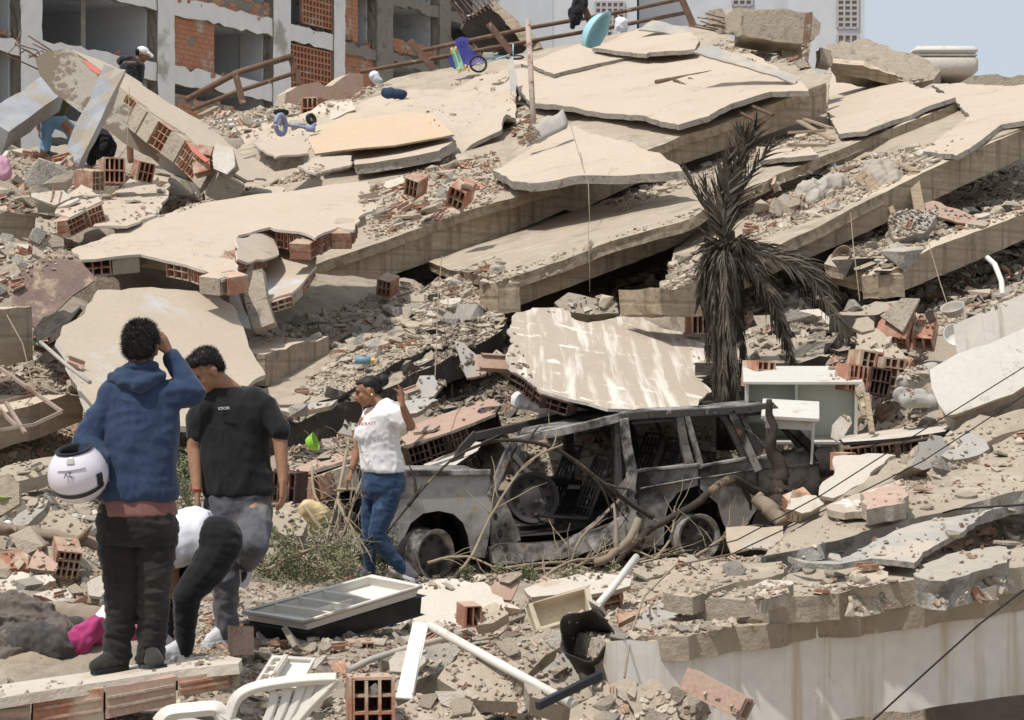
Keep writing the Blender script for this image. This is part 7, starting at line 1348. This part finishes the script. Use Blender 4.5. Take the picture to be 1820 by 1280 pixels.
mound('mat','checked brown woven mat hanging out under the second floor',[(1342,372),(1385,352),(1430,345),(1428,372),(1385,392),(1348,395)],25.7,.04,['rustsheet','rustsheet','rustsheet'],-20,group=None,cat='mat')
mound('plastic_tray','translucent plastic tray leaning by the big wall panel',[(1104,525),(1118,516),(1156,542),(1150,552),(1125,550)],22.6,.03,['metalgrey','metalgrey','metalgrey'],-40,group=None,cat='plastic tray')
for (px,d,l,p_) in (([(810,605),(835,618),(870,645),(862,665),(830,672),(818,650)],20.2,'grey glass-like slab leaning in the charred hollow',-25),([(862,640),(880,620),(895,628),(890,650),(870,665)],20.1,'small grey slab beside the glass-like one',-25),([(725,700),(745,668),(770,665),(790,682),(770,705),(735,712)],19.4,'tilted grey slab with rebar shadow behind the raised hand',-40),([(700,715),(760,705),(780,712),(740,735),(700,738)],19,'flat grey slab just behind the raised hand',-60),([(470,722),(560,715),(600,712),(590,722),(520,735)],19.2,'thin dusty board on the black floor edge',-65),([(600,770),(612,745),(630,765),(625,775)],18.2,'bluish triangular sheet by the woman shoulder',-20),([(620,752),(650,750),(655,760),(625,765)],18.1,'pale squared concrete piece by the woman shoulder',-40)):
    mound('concrete_slab',l,px,d,.05,['metalgrey','conc','conc'],p_,group=None)
# plastic chair (white, fallen) at the bottom
def chair():
    d=8.75; p=lambda x,y,o=0: pt(x,y,d+o); r=empty('plastic_chair',p(440,1280),'white plastic garden chair lying at the bottom edge with a slatted back','chair')
    wp=mat('white_plastic',(.66,.63,.57),(.60,.57,.50),3,.4,c3=(.45,.38,.28),th=(.64,.74),s3=6,bs=.05)
    def flat(nm,pts,w,t=.02,up=V((0,-.7,.7))):
        mb=MB(); P=[p(*q) for q in pts]; S=[]
        for i in range(len(P)-1):
            for k in range(6):
                f=k/6;a=P[max(i-1,0)];b=P[i];c=P[i+1];e=P[min(i+2,len(P)-1)]; S.append(.5*((2*b)+(c-a)*f+(2*a-5*b+4*c-e)*f*f+(3*b-a-3*c+e)*f**3))
        S.append(P[-1]); rows=[]
        for i,q in enumerate(S):
            tt=(S[min(i+1,len(S)-1)]-S[max(i-1,0)]).normalized(); y=up.cross(tt).normalized(); z=tt.cross(y); ww=w if not isinstance(w,tuple) else w[0]+(w[1]-w[0])*i/len(S)
            rows.append([q-y*ww/2-z*t/2,q-y*ww*.35-z*t*.0+z*t/2,q+y*ww*.35+z*t/2,q+y*ww/2-z*t/2])
        mb.grid(rows,True); mb.poly(rows[0][::-1]); mb.poly(rows[-1]); return mb.build(nm,wp,r,smooth=False,bevel=.003)
    flat('back_rim',[(405,1275),(420,1240),(450,1222),(500,1212),(560,1206),(598,1205)],(.06,.055),.028)
    flat('back_rim',[(598,1205),(580,1225),(550,1255),(520,1290)],.05,.028)
    for (x0,y0,x1,y1) in ((488,1228,470,1290),(512,1222,488,1290),(536,1217,505,1288),(556,1214,522,1282),(574,1212,540,1270)): flat('back_slat',[(x0,y0,.02),((x0+x1)/2+3,(y0+y1)/2,.015),(x1,y1,.01)],.045,.014)
    flat('armrest',[(280,1285),(300,1266),(345,1260),(385,1258),(398,1275),(410,1290)],.075,.03)
    flat('seat_edge',[(380,1262),(402,1275),(430,1290)],.05,.03); flat('leg',[(290,1282,.02),(330,1284,.1),(400,1300,.2)],.06,.03); flat('leg',[(470,1290),(480,1320,.2)],.05,.03)
chair()
sh_,hi,lo,n,inn,ini=tray('plastic_shelf','cream moulded plastic shelf liner behind the fallen chair','plastic shelf',[(452,1215),(484,1165),(560,1170),(530,1222)],10.0,-48,0,.03,'pvc',.008)
mb=MB(); 
for f in (.3,.36): mb.bar(inn[0].lerp(inn[3],f)+n*.01,inn[1].lerp(inn[2],f)+n*.01,.008,.05,up=n)
for f in (.33,.66): mb.bar(inn[0].lerp(inn[1],f)-n*.01,(inn[0].lerp(inn[3],.3)).lerp(inn[1].lerp(inn[2],.3),f)-n*.01,.008,.03,up=n)
mb.build('rib',M['pvc'],sh_,bevel=.002)
# ---------------- rubble ----------------
bpy.context.view_layer.update()
def soup():
    Vs=[];Fs=[];own=[];b=0
    for o in list(COL.objects):
        if o.type!='MESH': continue
        root=o
        while root.parent: root=root.parent
        if root.get('category') in ('person','palm tree','shrub','stick','branch','cable','railing','apartment block','garment','chair','log','tree stump','helmet','mattress','window grille','pipe','pole','steel rod','fridge door','plank','bar','basin','cloth','foam','paper','bicycle','tricycle','skateboard','table','bowl','bottle','pot','pan') : continue
        if root.name.startswith('burnt_car'): continue
        me=o.data; n=len(me.vertices); co=np.empty(n*3); me.vertices.foreach_get('co',co); co=co.reshape(-1,3)
        Mw=np.array(o.matrix_world); co=co@Mw[:3,:3].T+Mw[:3,3]
        Vs.append(co); Fs+= [tuple(i+b for i in p.vertices) for p in me.polygons]; own+=[root.name]*len(me.polygons); b+=n
    return BVHTree.FromPolygons(np.concatenate(Vs).tolist(),Fs),own
BV,OWN=soup(); CAMP=Vector((0,0,H))
def cast(px,py):
    d=Vector(((px-CX)/F,1,(CY-py)/F)).normalized(); return BV.ray_cast(CAMP,d)
rng=np.random.default_rng(3)
def chunk(kind,k):
    """prototype shapes of unit size"""
    bm=bmesh.new(); r=random.Random(k*31+{'c':1,'p':2,'b':3}[kind])
    if kind=='c':
        for i in range(r.randint(9,14)):
            v=V((r.uniform(-1,1),r.uniform(-1,1),r.uniform(-1,1))); m_=max(abs(v.x),abs(v.y),abs(v.z)); v=v/m_*r.uniform(.75,1); bm.verts.new((v.x*.5,v.y*.38,v.z*.27))
        bmesh.ops.convex_hull(bm,input=bm.verts[:])
    elif kind=='p':
        n=r.randint(4,7); a=[(2*math.pi*(i+r.uniform(-.3,.3))/n,r.uniform(.35,.55)) for i in range(n)]
        for z in (-.05,.05):
            for t,q in a: bm.verts.new((q*math.cos(t)*1.1,q*math.sin(t)*.8,z+r.uniform(-.01,.01)))
        bmesh.ops.convex_hull(bm,input=bm.verts[:])
    else:
        L=r.uniform(.7,1); w=r.uniform(.3,.5); n=r.randint(2,3); t=.05
        def bx(x0,x1,y0,y1,z0,z1):
            vs=[bm.verts.new((x+(r.uniform(-.06,.06) if abs(x)>.2 else 0),y,z)) for x in (x0,x1) for y in (y0,y1) for z in (z0,z1)]
            bmesh.ops.convex_hull(bm,input=vs)
        bx(-L/2,L/2,-w/2,w/2,0,t)
        for i in range(n): y=-w/2+w*i/(n-1)*.95; bx(-L/2,L/2*r.uniform(.5,1),y,y+t,t,t+r.uniform(.08,.25))
    geo=[e for e in bm.verts if not e.link_faces]
    if geo: bmesh.ops.delete(bm,geom=geo,context='VERTS')
    bmesh.ops.recalc_face_normals(bm,faces=bm.faces)
    me=bpy.data.meshes.new({'c':'rubble_chunk','p':'slab_shard','b':'brick_shard'}[kind]); bm.to_mesh(me); bm.free(); return me
PROT={k:[chunk(k,i) for i in range(12)] for k in 'cpb'}
def island(name,cols,rough=.95,dust=None):
    m,t,b=nodes(name,rough); L=t.links; ge=N(t,'ShaderNodeNewGeometry'); rp=N(t,'ShaderNodeValToRGB'); L.new(ge.outputs['Random Per Island'],rp.inputs[0]); rp.color_ramp.interpolation='LINEAR'
    e=rp.color_ramp.elements; e[0].color=cols[0]+(1,); e[1].color=cols[-1]+(1,)
    for i,c in enumerate(cols[1:-1]): x=e.new((i+1)/(len(cols)-1)); x.color=c+(1,)
    tcn=N(t,'ShaderNodeTexCoord'); c=mixc(t,ramp(t,nzn(t,tcn.outputs['Object'],22,4),.4,.7),rp.outputs[0],(.36,.30,.23)); 
    mm=N(t,'ShaderNodeMix'); L.new(c,b.inputs['Base Color']); bump(t,b,nzn(t,tcn.outputs['Object'],40,4),.6,.01); return m
MI={'c':island('rubble_concrete',[(.38,.32,.25),(.50,.43,.335),(.43,.38,.31),(.56,.485,.385),(.30,.255,.20),(.51,.44,.35)]),
'p':island('rubble_plates',[(.50,.45,.38),(.36,.31,.25),(.44,.38,.30),(.58,.54,.48),(.30,.26,.21),(.48,.36,.28)]),
'b':island('rubble_brick',[(.38,.20,.14),(.46,.29,.22),(.34,.17,.11),(.50,.38,.30),(.46,.33,.26)]),
'k':island('rubble_sooty',[(.03,.027,.024),(.08,.065,.05),(.16,.13,.10),(.05,.04,.035),(.22,.17,.13)])}
BULK={k:([],[],0) for k in 'cpbk'}
def rotm(a,tilt):
    return Matrix.Rotation(a,3,'Z')@Matrix.Rotation(tilt[0],3,'X')@Matrix.Rotation(tilt[1],3,'Y')
IND=[]
# zones: polygon, count, size lo, size hi, weights (concrete, plate, brick), soot share, label words, chance of sitting on clean sheets
def poly_samples(poly,n,rs):
    x0=min(p[0] for p in poly);x1=max(p[0] for p in poly);y0=min(p[1] for p in poly);y1=max(p[1] for p in poly); k=0
    while k<n:
        x,y=rs.uniform(x0,x1),rs.uniform(y0,y1); c=False
        for i in range(len(poly)):
            a,b=poly[i],poly[(i+1)%len(poly)]
            if (a[1]>y)!=(b[1]>y) and x<(b[0]-a[0])*(y-a[1])/(b[1]-a[1])+a[0]: c=not c
        if c: k+=1; yield x,y
Z=[
([(-10,270),(120,285),(260,330),(120,330),(100,480),(-10,540)],700,.08,.42,(3,2,4),0,'in the broken brick heap at the upper left'),
([(120,300),(260,300),(310,340),(240,400),(120,390)],250,.08,.35,(3,2,4),0,'below the leaning column'),
([(-10,395),(110,395),(130,460),(40,480),(-10,540)],300,.08,.35,(4,3,2),0,'beside the rusty sheet'),
([(200,395),(330,350),(480,330),(560,290),(640,300),(420,345),(230,405)],500,.06,.3,(4,3,3),0,'along the upper rim of the long tan panel'),
([(340,200),(500,190),(640,150),(700,150),(560,215),(540,240),(450,250),(380,240)],500,.08,.5,(3,3,3),0,'on the slope near the rails'),
([(640,340),(780,290),(880,270),(910,330),(860,370),(760,400),(660,430),(640,400)],650,.06,.36,(3,3,4),0,'strewn on the edge of the topmost floor'),
([(790,150),(900,120),(900,180),(820,230),(740,230)],60,.06,.3,(1,3,3),0,'on the curved floor sheet'),
([(900,170),(935,190),(960,240),(930,260),(900,215)],110,.08,.45,(2,2,5),0,'in the notch beside the upright pipe'),
([(470,590),(600,550),(700,515),(890,460),(900,540),(700,580),(600,640),(590,600),(460,615)],1300,.06,.34,(5,3,2),.05,'in the shade under the topmost floor'),
([(590,640),(760,570),(900,520),(880,580),(640,690),(500,720)],500,.04,.22,(5,3,2),.1,'on the thin floor behind the woman'),
([(900,480),(1250,370),(1270,400),(1000,480),(900,510),(800,480)],130,.05,.25,(5,2,1),0,'on the second floor'),
([(1060,340),(1260,290),(1450,220),(1480,255),(1300,300),(1100,380)],380,.06,.35,(4,3,2),0,'between first and second floors'),
([(960,560),(1080,510),(1260,440),(1280,540),(1160,560),(1000,560)],700,.07,.32,(5,3,2),.05,'under the second floor'),
([(1300,340),(1500,290),(1720,240),(1660,290),(1500,370),(1340,430)],650,.06,.38,(4,3,2),.05,'between second and third floors'),
([(1460,440),(1640,360),(1820,290),(1830,380),(1680,420),(1580,480)],700,.07,.4,(4,3,2),.4,'on the lowest floor'),
([(1320,500),(1560,480),(1560,540),(1520,600),(1420,640),(1330,640)],900,.06,.4,(4,3,3),.45,'in the scorched rubble right of the palm'),
([(1560,540),(1830,430),(1830,540),(1700,600),(1640,640),(1600,560)],1000,.06,.42,(4,3,3),.35,'in the heap under the lowest floor'),
([(1480,600),(1680,600),(1670,760),(1540,770),(1470,720)],800,.05,.36,(4,3,3),.1,'around the stacked open bricks'),
([(1200,600),(1340,640),(1340,700),(1270,700)],120,.05,.3,(4,3,2),.3,'beside the palm foot'),
([(780,580),(900,560),(960,700),(900,740),(760,740),(700,700)],900,.05,.32,(5,2,3),.85,'in the charred hollow behind the raised hand'),
([(480,740),(640,700),(720,720),(700,860),(500,860)],900,.04,.3,(4,3,4),.25,'behind the woman'),
([(480,850),(640,860),(640,940),(480,960)],400,.04,.25,(4,3,3),.3,'in the tangle of sticks'),
([(860,740),(1110,730),(1110,860),(900,860)],400,.05,.3,(3,3,4),.1,'seen through the car'),
([(1120,760),(1460,750),(1460,860),(1120,860)],400,.05,.3,(3,3,4),.1,'seen through the car windows'),
([(-10,600),(110,600),(150,690),(60,740),(-10,740)],420,.05,.3,(4,3,4),0,'around the window grille'),
([(-10,780),(170,720),(320,780),(320,860),(100,860),(-10,870)],500,.04,.3,(5,3,2),0,'behind the white helmet'),
([(-10,850),(180,850),(190,1000),(170,1110),(-10,1110)],1100,.03,.3,(5,4,3),0,'at the left behind the lying people'),
([(320,1040),(430,1030),(440,1180),(330,1190),(230,1150),(260,1060)],450,.03,.2,(4,3,4),0,'between the feet of the two men'),
([(300,880),(360,880),(360,1040),(310,1040)],120,.04,.2,(4,3,3),0,'between the two men'),
([(650,1010),(900,990),(1280,980),(1260,1020),(900,1040),(700,1050)],900,.03,.2,(5,3,3),.15,'under the burnt car'),
([(420,1130),(760,1100),(930,1070),(1130,1030),(1080,1180),(1060,1290),(600,1290),(430,1200)],1700,.025,.22,(4,4,4),0,'in the central foreground'),
([(1090,1060),(1300,980),(1400,960),(1400,1060),(1250,1110),(1090,1150)],800,.025,.2,(3,4,5),0,'at the left end of the right mound'),
([(1380,970),(1560,880),(1820,770),(1830,1040),(1640,1040),(1420,1090)],900,.03,.22,(3,4,5),0,'on the right mound'),
([(1560,800),(1700,760),(1830,720),(1830,880),(1600,900)],450,.03,.2,(4,4,3),0,'on the crest of the right mound'),
([(1060,1230),(1300,1230),(1320,1290),(1060,1290)],120,.03,.16,(4,3,3),0,'at the bottom edge before the white beam'),
([(-10,1180),(180,1150),(440,1160),(440,1290),(-10,1290)],350,.02,.12,(4,3,4),0,'around the feet of the hoodie wearer'),
([(1440,130),(1640,140),(1680,150),(1500,130)],80,.1,.4,(4,2,1),0,'under the fallen roof beam'),
([(1240,70),(1480,80),(1470,125),(1340,110)],160,.08,.35,(4,3,3),0,'under the ridge block'),
([(-10,1000),(200,1010),(430,1030),(430,1180),(-10,1250)],1100,.025,.17,(4,4,5),0,'around the lying people'),
([(420,1180),(1100,1130),(1100,1290),(420,1290)],900,.02,.12,(4,4,4),0,'along the bottom edge'),
([(1090,1125),(1400,1085),(1830,1015),(1830,1055),(1400,1112),(1090,1150)],500,.03,.14,(5,4,3),0,'along the top edge of the white beam'),
([(1220,1050),(1560,1030),(1570,1060),(1400,1095),(1225,1100)],260,.03,.12,(5,4,3),0,'along the top edge of the white beam'),
([(440,1100),(1090,1060),(1060,1290),(440,1290)],70,.16,.5,(1,6,0),0,'in the central foreground'),
([(1100,1040),(1400,960),(1830,790),(1830,1030),(1400,1090)],38,.14,.34,(1,6,0),0,'on the right mound'),
([(-10,850),(190,860),(180,1080),(-10,1090)],50,.18,.5,(3,6,0),0,'at the left behind the lying people'),
([(600,575),(720,545),(900,500),(900,560),(640,640)],45,.25,.55,(5,4,0),0,'in the shade under the topmost floor'),
([(640,330),(860,280),(900,330),(760,390),(640,420)],40,.25,.6,(3,3,6),0,'strewn on the edge of the topmost floor'),
([(1080,530),(1260,470),(1280,560),(1100,560)],18,.25,.5,(5,4,0),0,'under the second floor'),
([(1320,480),(1830,430),(1830,560),(1600,640),(1340,640)],80,.25,.7,(5,4,0),.4,'in the heap under the lowest floor'),
([(-10,270),(260,300),(120,400),(-10,540)],90,.25,.7,(4,4,7),0,'in the broken brick heap at the upper left'),
([(480,720),(880,600),(880,740),(700,860),(500,860)],60,.2,.5,(4,4,2),.4,'behind the woman'),
([(430,1045),(650,1030),(760,1045),(640,1075),(430,1115)],160,.03,.14,(4,4,3),0,'beside the fridge door'),
([(1830,760),(2300,760),(2300,1250),(1830,1250)],700,.06,.5,(4,4,2),0,'OUT'),
([(1830,200),(2300,250),(2300,760),(1830,760)],900,.1,.8,(4,4,2),0,'OUT'),
([(-500,250),(-10,250),(-10,1200),(-500,1200)],1200,.08,.6,(4,4,3),0,'OUT'),
([(0,0),(1,0),(1,1)],0,.1,.2,(1,1,1),0,''),
]
CLEAN=('floor_sheet','wall_panel','window','concrete_beam','concrete_slab','concrete_chunk','brick_plate','brick_wall','hollow_brick','board','metal','cabinet','table','person','plastic','leaning','roof_block','fallen_beam','cloth','basin','concrete_block')
rs=random.Random(99); tot=0; placed=[]
for zi,(poly,n,lo_,hi_,wt,soot,lab) in enumerate(Z):
    if n==0: continue
    for (x,y) in poly_samples(poly,n,rs):
        if (1085<y<1212 and x<262) or (x>1648 and 500+.0*x<y<745 and y>1310-.43*x+.0): continue
        loc,nrm,idx_,dist=cast(x,y)
        if loc is None or loc.y>48: continue
        if lo_<.14 and noise.noise(Vector((loc.x*.9,loc.y*.7,zi*1.7)))+.5*noise.noise(Vector((loc.x*2.3,loc.y*2.3,5)))<-.12 and rs.random()<.75: continue
        own=OWN[idx_]
        if nrm.z<.25 and not own.startswith('ground'): continue
        if own.startswith(('apartment','white_apartment')): continue
        if own.startswith(CLEAN) and 'white beam' not in lab and rs.random()<(.93 if lo_<.14 else .6): continue
        s=lo_*.8*(hi_/lo_)**(rs.random()**2.2)
        kind=rs.choices('cpb',(wt[0]*1.3,wt[1]*1.2,wt[2]*.55))[0]; k=rs.randrange(12); a=rs.uniform(0,6.28)
        steep=.36 if own.startswith('ground') else .16
        tilt=(rs.gauss(0,steep),rs.gauss(0,steep))
        q=nrm.to_track_quat('Z','Y').to_matrix() if nrm.z>.3 else Matrix.Identity(3)
        Mr=q@rotm(a,tilt); z=loc+nrm*s*.08 if own.startswith('ground') else loc+nrm*s*.1
        placed.append((s/max(loc.y,1),s,kind,k,Mr,z,rs.random()<soot,lab,own))
placed.sort(key=lambda t:-t[0])
cnt={'c':0,'p':0,'b':0}; NM={'c':('rubble_chunk','rubble chunk','jagged piece of broken concrete '),'p':('slab_shard','slab shard','flat shard of broken plaster or screed '),'b':('brick_shard','brick shard','ribbed shard of broken hollow brick ')}
IM={'c':['conc','concgrey'],'p':['plasterw','dustslab','conc'],'b':['brick','brickpink']}
varm={}
LMK=[('green bowl',546,790),('helmet',139,842),('left log',80,950),('hoodie wearer',245,1100),('plastic chair',470,1250),('shelf liner',505,1190),('fridge door',590,1080),('white plank',735,1170),('white pipe',900,1190),('nine-hole brick',660,1245),('white plaster slab',770,1080),('grooved plate',895,1040),('cream basin',1000,1080),('pale pole',1085,1050),('black tube',1060,1160),('black bar',1010,1225),('ribbed brick',1278,1245),('curled sheet',1175,1098),('thin grey sheet',1600,950),('straight-edged slab',1550,930),('grey rounded piece',1710,1005),('pink-topped piece',1570,880),('white-flecked plate',1530,880),('white board',1340,955),('root stump',1385,850),('white cabinet',1430,700),('oval lid',1495,760),('charred wall slab',1590,770),('cracked white panel',1750,660),('streaked panel',1780,570),('steel pot',1696,560),('stacked open bricks',1550,665),('tan brick piece',1565,615),('bent conduit',1770,490),('lowest floor corner',1571,500),('brown basin',1504,462),('checked mat',1390,370),('beige curtain',1580,330),('appliance cover',1620,395),('wooden batten',1633,370),('palm crown',1290,440),('palm foot',1300,700),('dark planks',1440,235),('plastic tray',1125,535),('second floor corner',886,530),('beam stub',1210,540),('big scuffed panel',1080,650),('raised hand',715,700),('grey glassy slab',845,635),('black car sill',1000,985),('front wheel',763,985),('rear wheel',1238,955),('blue bottle',645,641),('square beam stub',530,650),('yellowish cable',778,540),('square wall piece',460,445),('upright pipe',945,140),('kite-shaped slab',1040,290),('tan board',670,235),('toy tricycle',520,220),('bent rail',430,140),('brick corner',575,165),('navy garment',700,166),('curved sheet',750,200),('column foot',370,310),('blue post',160,220),('blue stub',94,342),('rusty sheet',90,510),('window grille',50,700),('square beam end',20,600),('upright wall slice',85,425),('lying people',90,1140),('ridge block',1350,50),('fallen roof beam',1560,120),('steel post',1435,90),('knob rod',120,650),('foam lump',560,915),('woman',680,850),('car bonnet',770,840)]
def mklabel(kind,s,Mr,z,mt):
    X=CX+F*z.x/z.y; Y=CY-F*(z.z-H)/z.y
    pxs=s*F/z.y
    b=min(LMK,key=lambda q:(q[1]-X)**2+1.6*(q[2]-Y)**2); dx,dy=X-b[1],Y-b[2]
    far_=math.hypot(dx,dy)>70
    if abs(dx)>abs(dy)*1.1: rel=('well ' if far_ else 'just ')+('right of' if dx>0 else 'left of')
    else: rel=('well ' if far_ else 'just ')+('below' if dy>0 else 'above')
    sz='big' if pxs>55 else 'mid-sized' if pxs>34 else 'small'
    up=abs((Mr@Vector((0,0,1))).z); po='lying flat' if up>.93 else 'tilted' if up>.75 else 'upright'
    cl={'conc':'tan','concgrey':'grey','charconc':'sooty','plasterw':'cream','dustslab':'dusty','brick':'red','brickpink':'pink'}[mt]
    nm={'c':'concrete chunk','p':'slab shard','b':'ribbed brick shard'}[kind]
    return f'{sz} {cl} {nm} {po}, {rel} the {b[0]}'
for (key,s,kind,k,Mr,z,st_,lab,own) in placed:
    if cnt[kind]<290 and lab!='OUT':
        cnt[kind]+=1; mt='charconc' if st_ else rs.choice(IM[kind]); kk=(kind,k,mt)
        if kk not in varm: me=PROT[kind][k].copy(); me.materials.append(M[mt]); varm[kk]=me
        o=bpy.data.objects.new(NM[kind][0],varm[kk]); COL.objects.link(o); o.matrix_basis=Matrix.LocRotScale(z,Mr.to_quaternion(),V((s,s,s)))
        tag(o,mklabel(kind,s,Mr,z,mt),NM[kind][1],{'c':'concrete chunks','p':'slab shards','b':'brick shards'}[kind]+' '+lab)
    else:
        kb='k' if st_ else kind; me=PROT[kind][k]; 
        BULK.setdefault(kb,([],[],0)); IND.append((kb,kind,k,Mr,z,s))
# extra fine crumbs everywhere on the ground and dusty floors
pc={}
for kind in 'cpb':
    for k,me in enumerate(PROT[kind]): pc[(kind,k)]=(np.array([v.co[:] for v in me.vertices]),[tuple(p.vertices) for p in me.polygons])
crumb=0
for (poly,n,lo_,hi_,wt,soot,lab) in Z:
    for (x,y) in poly_samples(poly,int(n*2.2),rs) if n else []:
        if (1085<y<1212 and x<262) or (x>1648 and 500+.0*x<y<745 and y>1310-.43*x+.0): continue
        loc,nrm,idx_,dist=cast(x,y)
        if loc is None or loc.y>46 or nrm.z<.2: continue
        if OWN[idx_].startswith(CLEAN) and rs.random()<.85: continue
        s=rs.uniform(.012,.045)*(loc.y/12)**.6; kind=rs.choices('cpb',(wt[0],wt[1],wt[2]*.6))[0]; IND.append(('k' if rs.random()<soot else kind,kind,rs.randrange(12),rotm(rs.uniform(0,6.3),(rs.gauss(0,.6),rs.gauss(0,.6))),loc+nrm*s*.15,s))
bulkv={k:[] for k in 'cpbk'}; bulkf={k:[] for k in 'cpbk'}; off={k:0 for k in 'cpbk'}
for (kb,kind,k,Mr,z,s) in IND:
    v,f=pc[(kind,k)]; bulkv[kb].append(v@(np.array(Mr).T*s)+np.array(z)); o_=off[kb]; bulkf[kb]+=[tuple(i+o_ for i in q) for q in f]; off[kb]+=len(v)
for kb,nm in (('c','concrete_rubble'),('p','plaster_rubble'),('b','brick_rubble'),('k','sooty_rubble')):
    me=bpy.data.meshes.new(nm); me.from_pydata(np.concatenate(bulkv[kb]).tolist(),[],bulkf[kb]); o=link(nm,me,[MI[kb]]); tag(o,kind='stuff')
print('rubble',cnt,len(IND))

for o in COL.objects:
    if o.get('category')=='stick':
        me=o.data; n=len(me.vertices)//2; q=o.matrix_world@me.vertices[n].co; l=mklabel('c',.1,Matrix.Identity(3),q,'conc'); o['label']='dry branching stick in the tangle, '+l.split(', ')[1]
from collections import defaultdict
dd=defaultdict(list)
for o in COL.objects:
    if o.parent is None and o.get('label'): dd[o['label']].append(o)
ORD=['leftmost','second','third','fourth','fifth','sixth','seventh']
for l,os_ in dd.items():
    if len(os_)>1 and len(os_)<8:
        os_.sort(key=lambda o:o.matrix_world.translation.x/o.matrix_world.translation.y if o.matrix_world.translation.y else 0)
        for i,o in enumerate(os_): o['label']=l+', '+('leftmost' if i==0 else 'rightmost' if i==len(os_)-1 else ORD[i]+' from left')
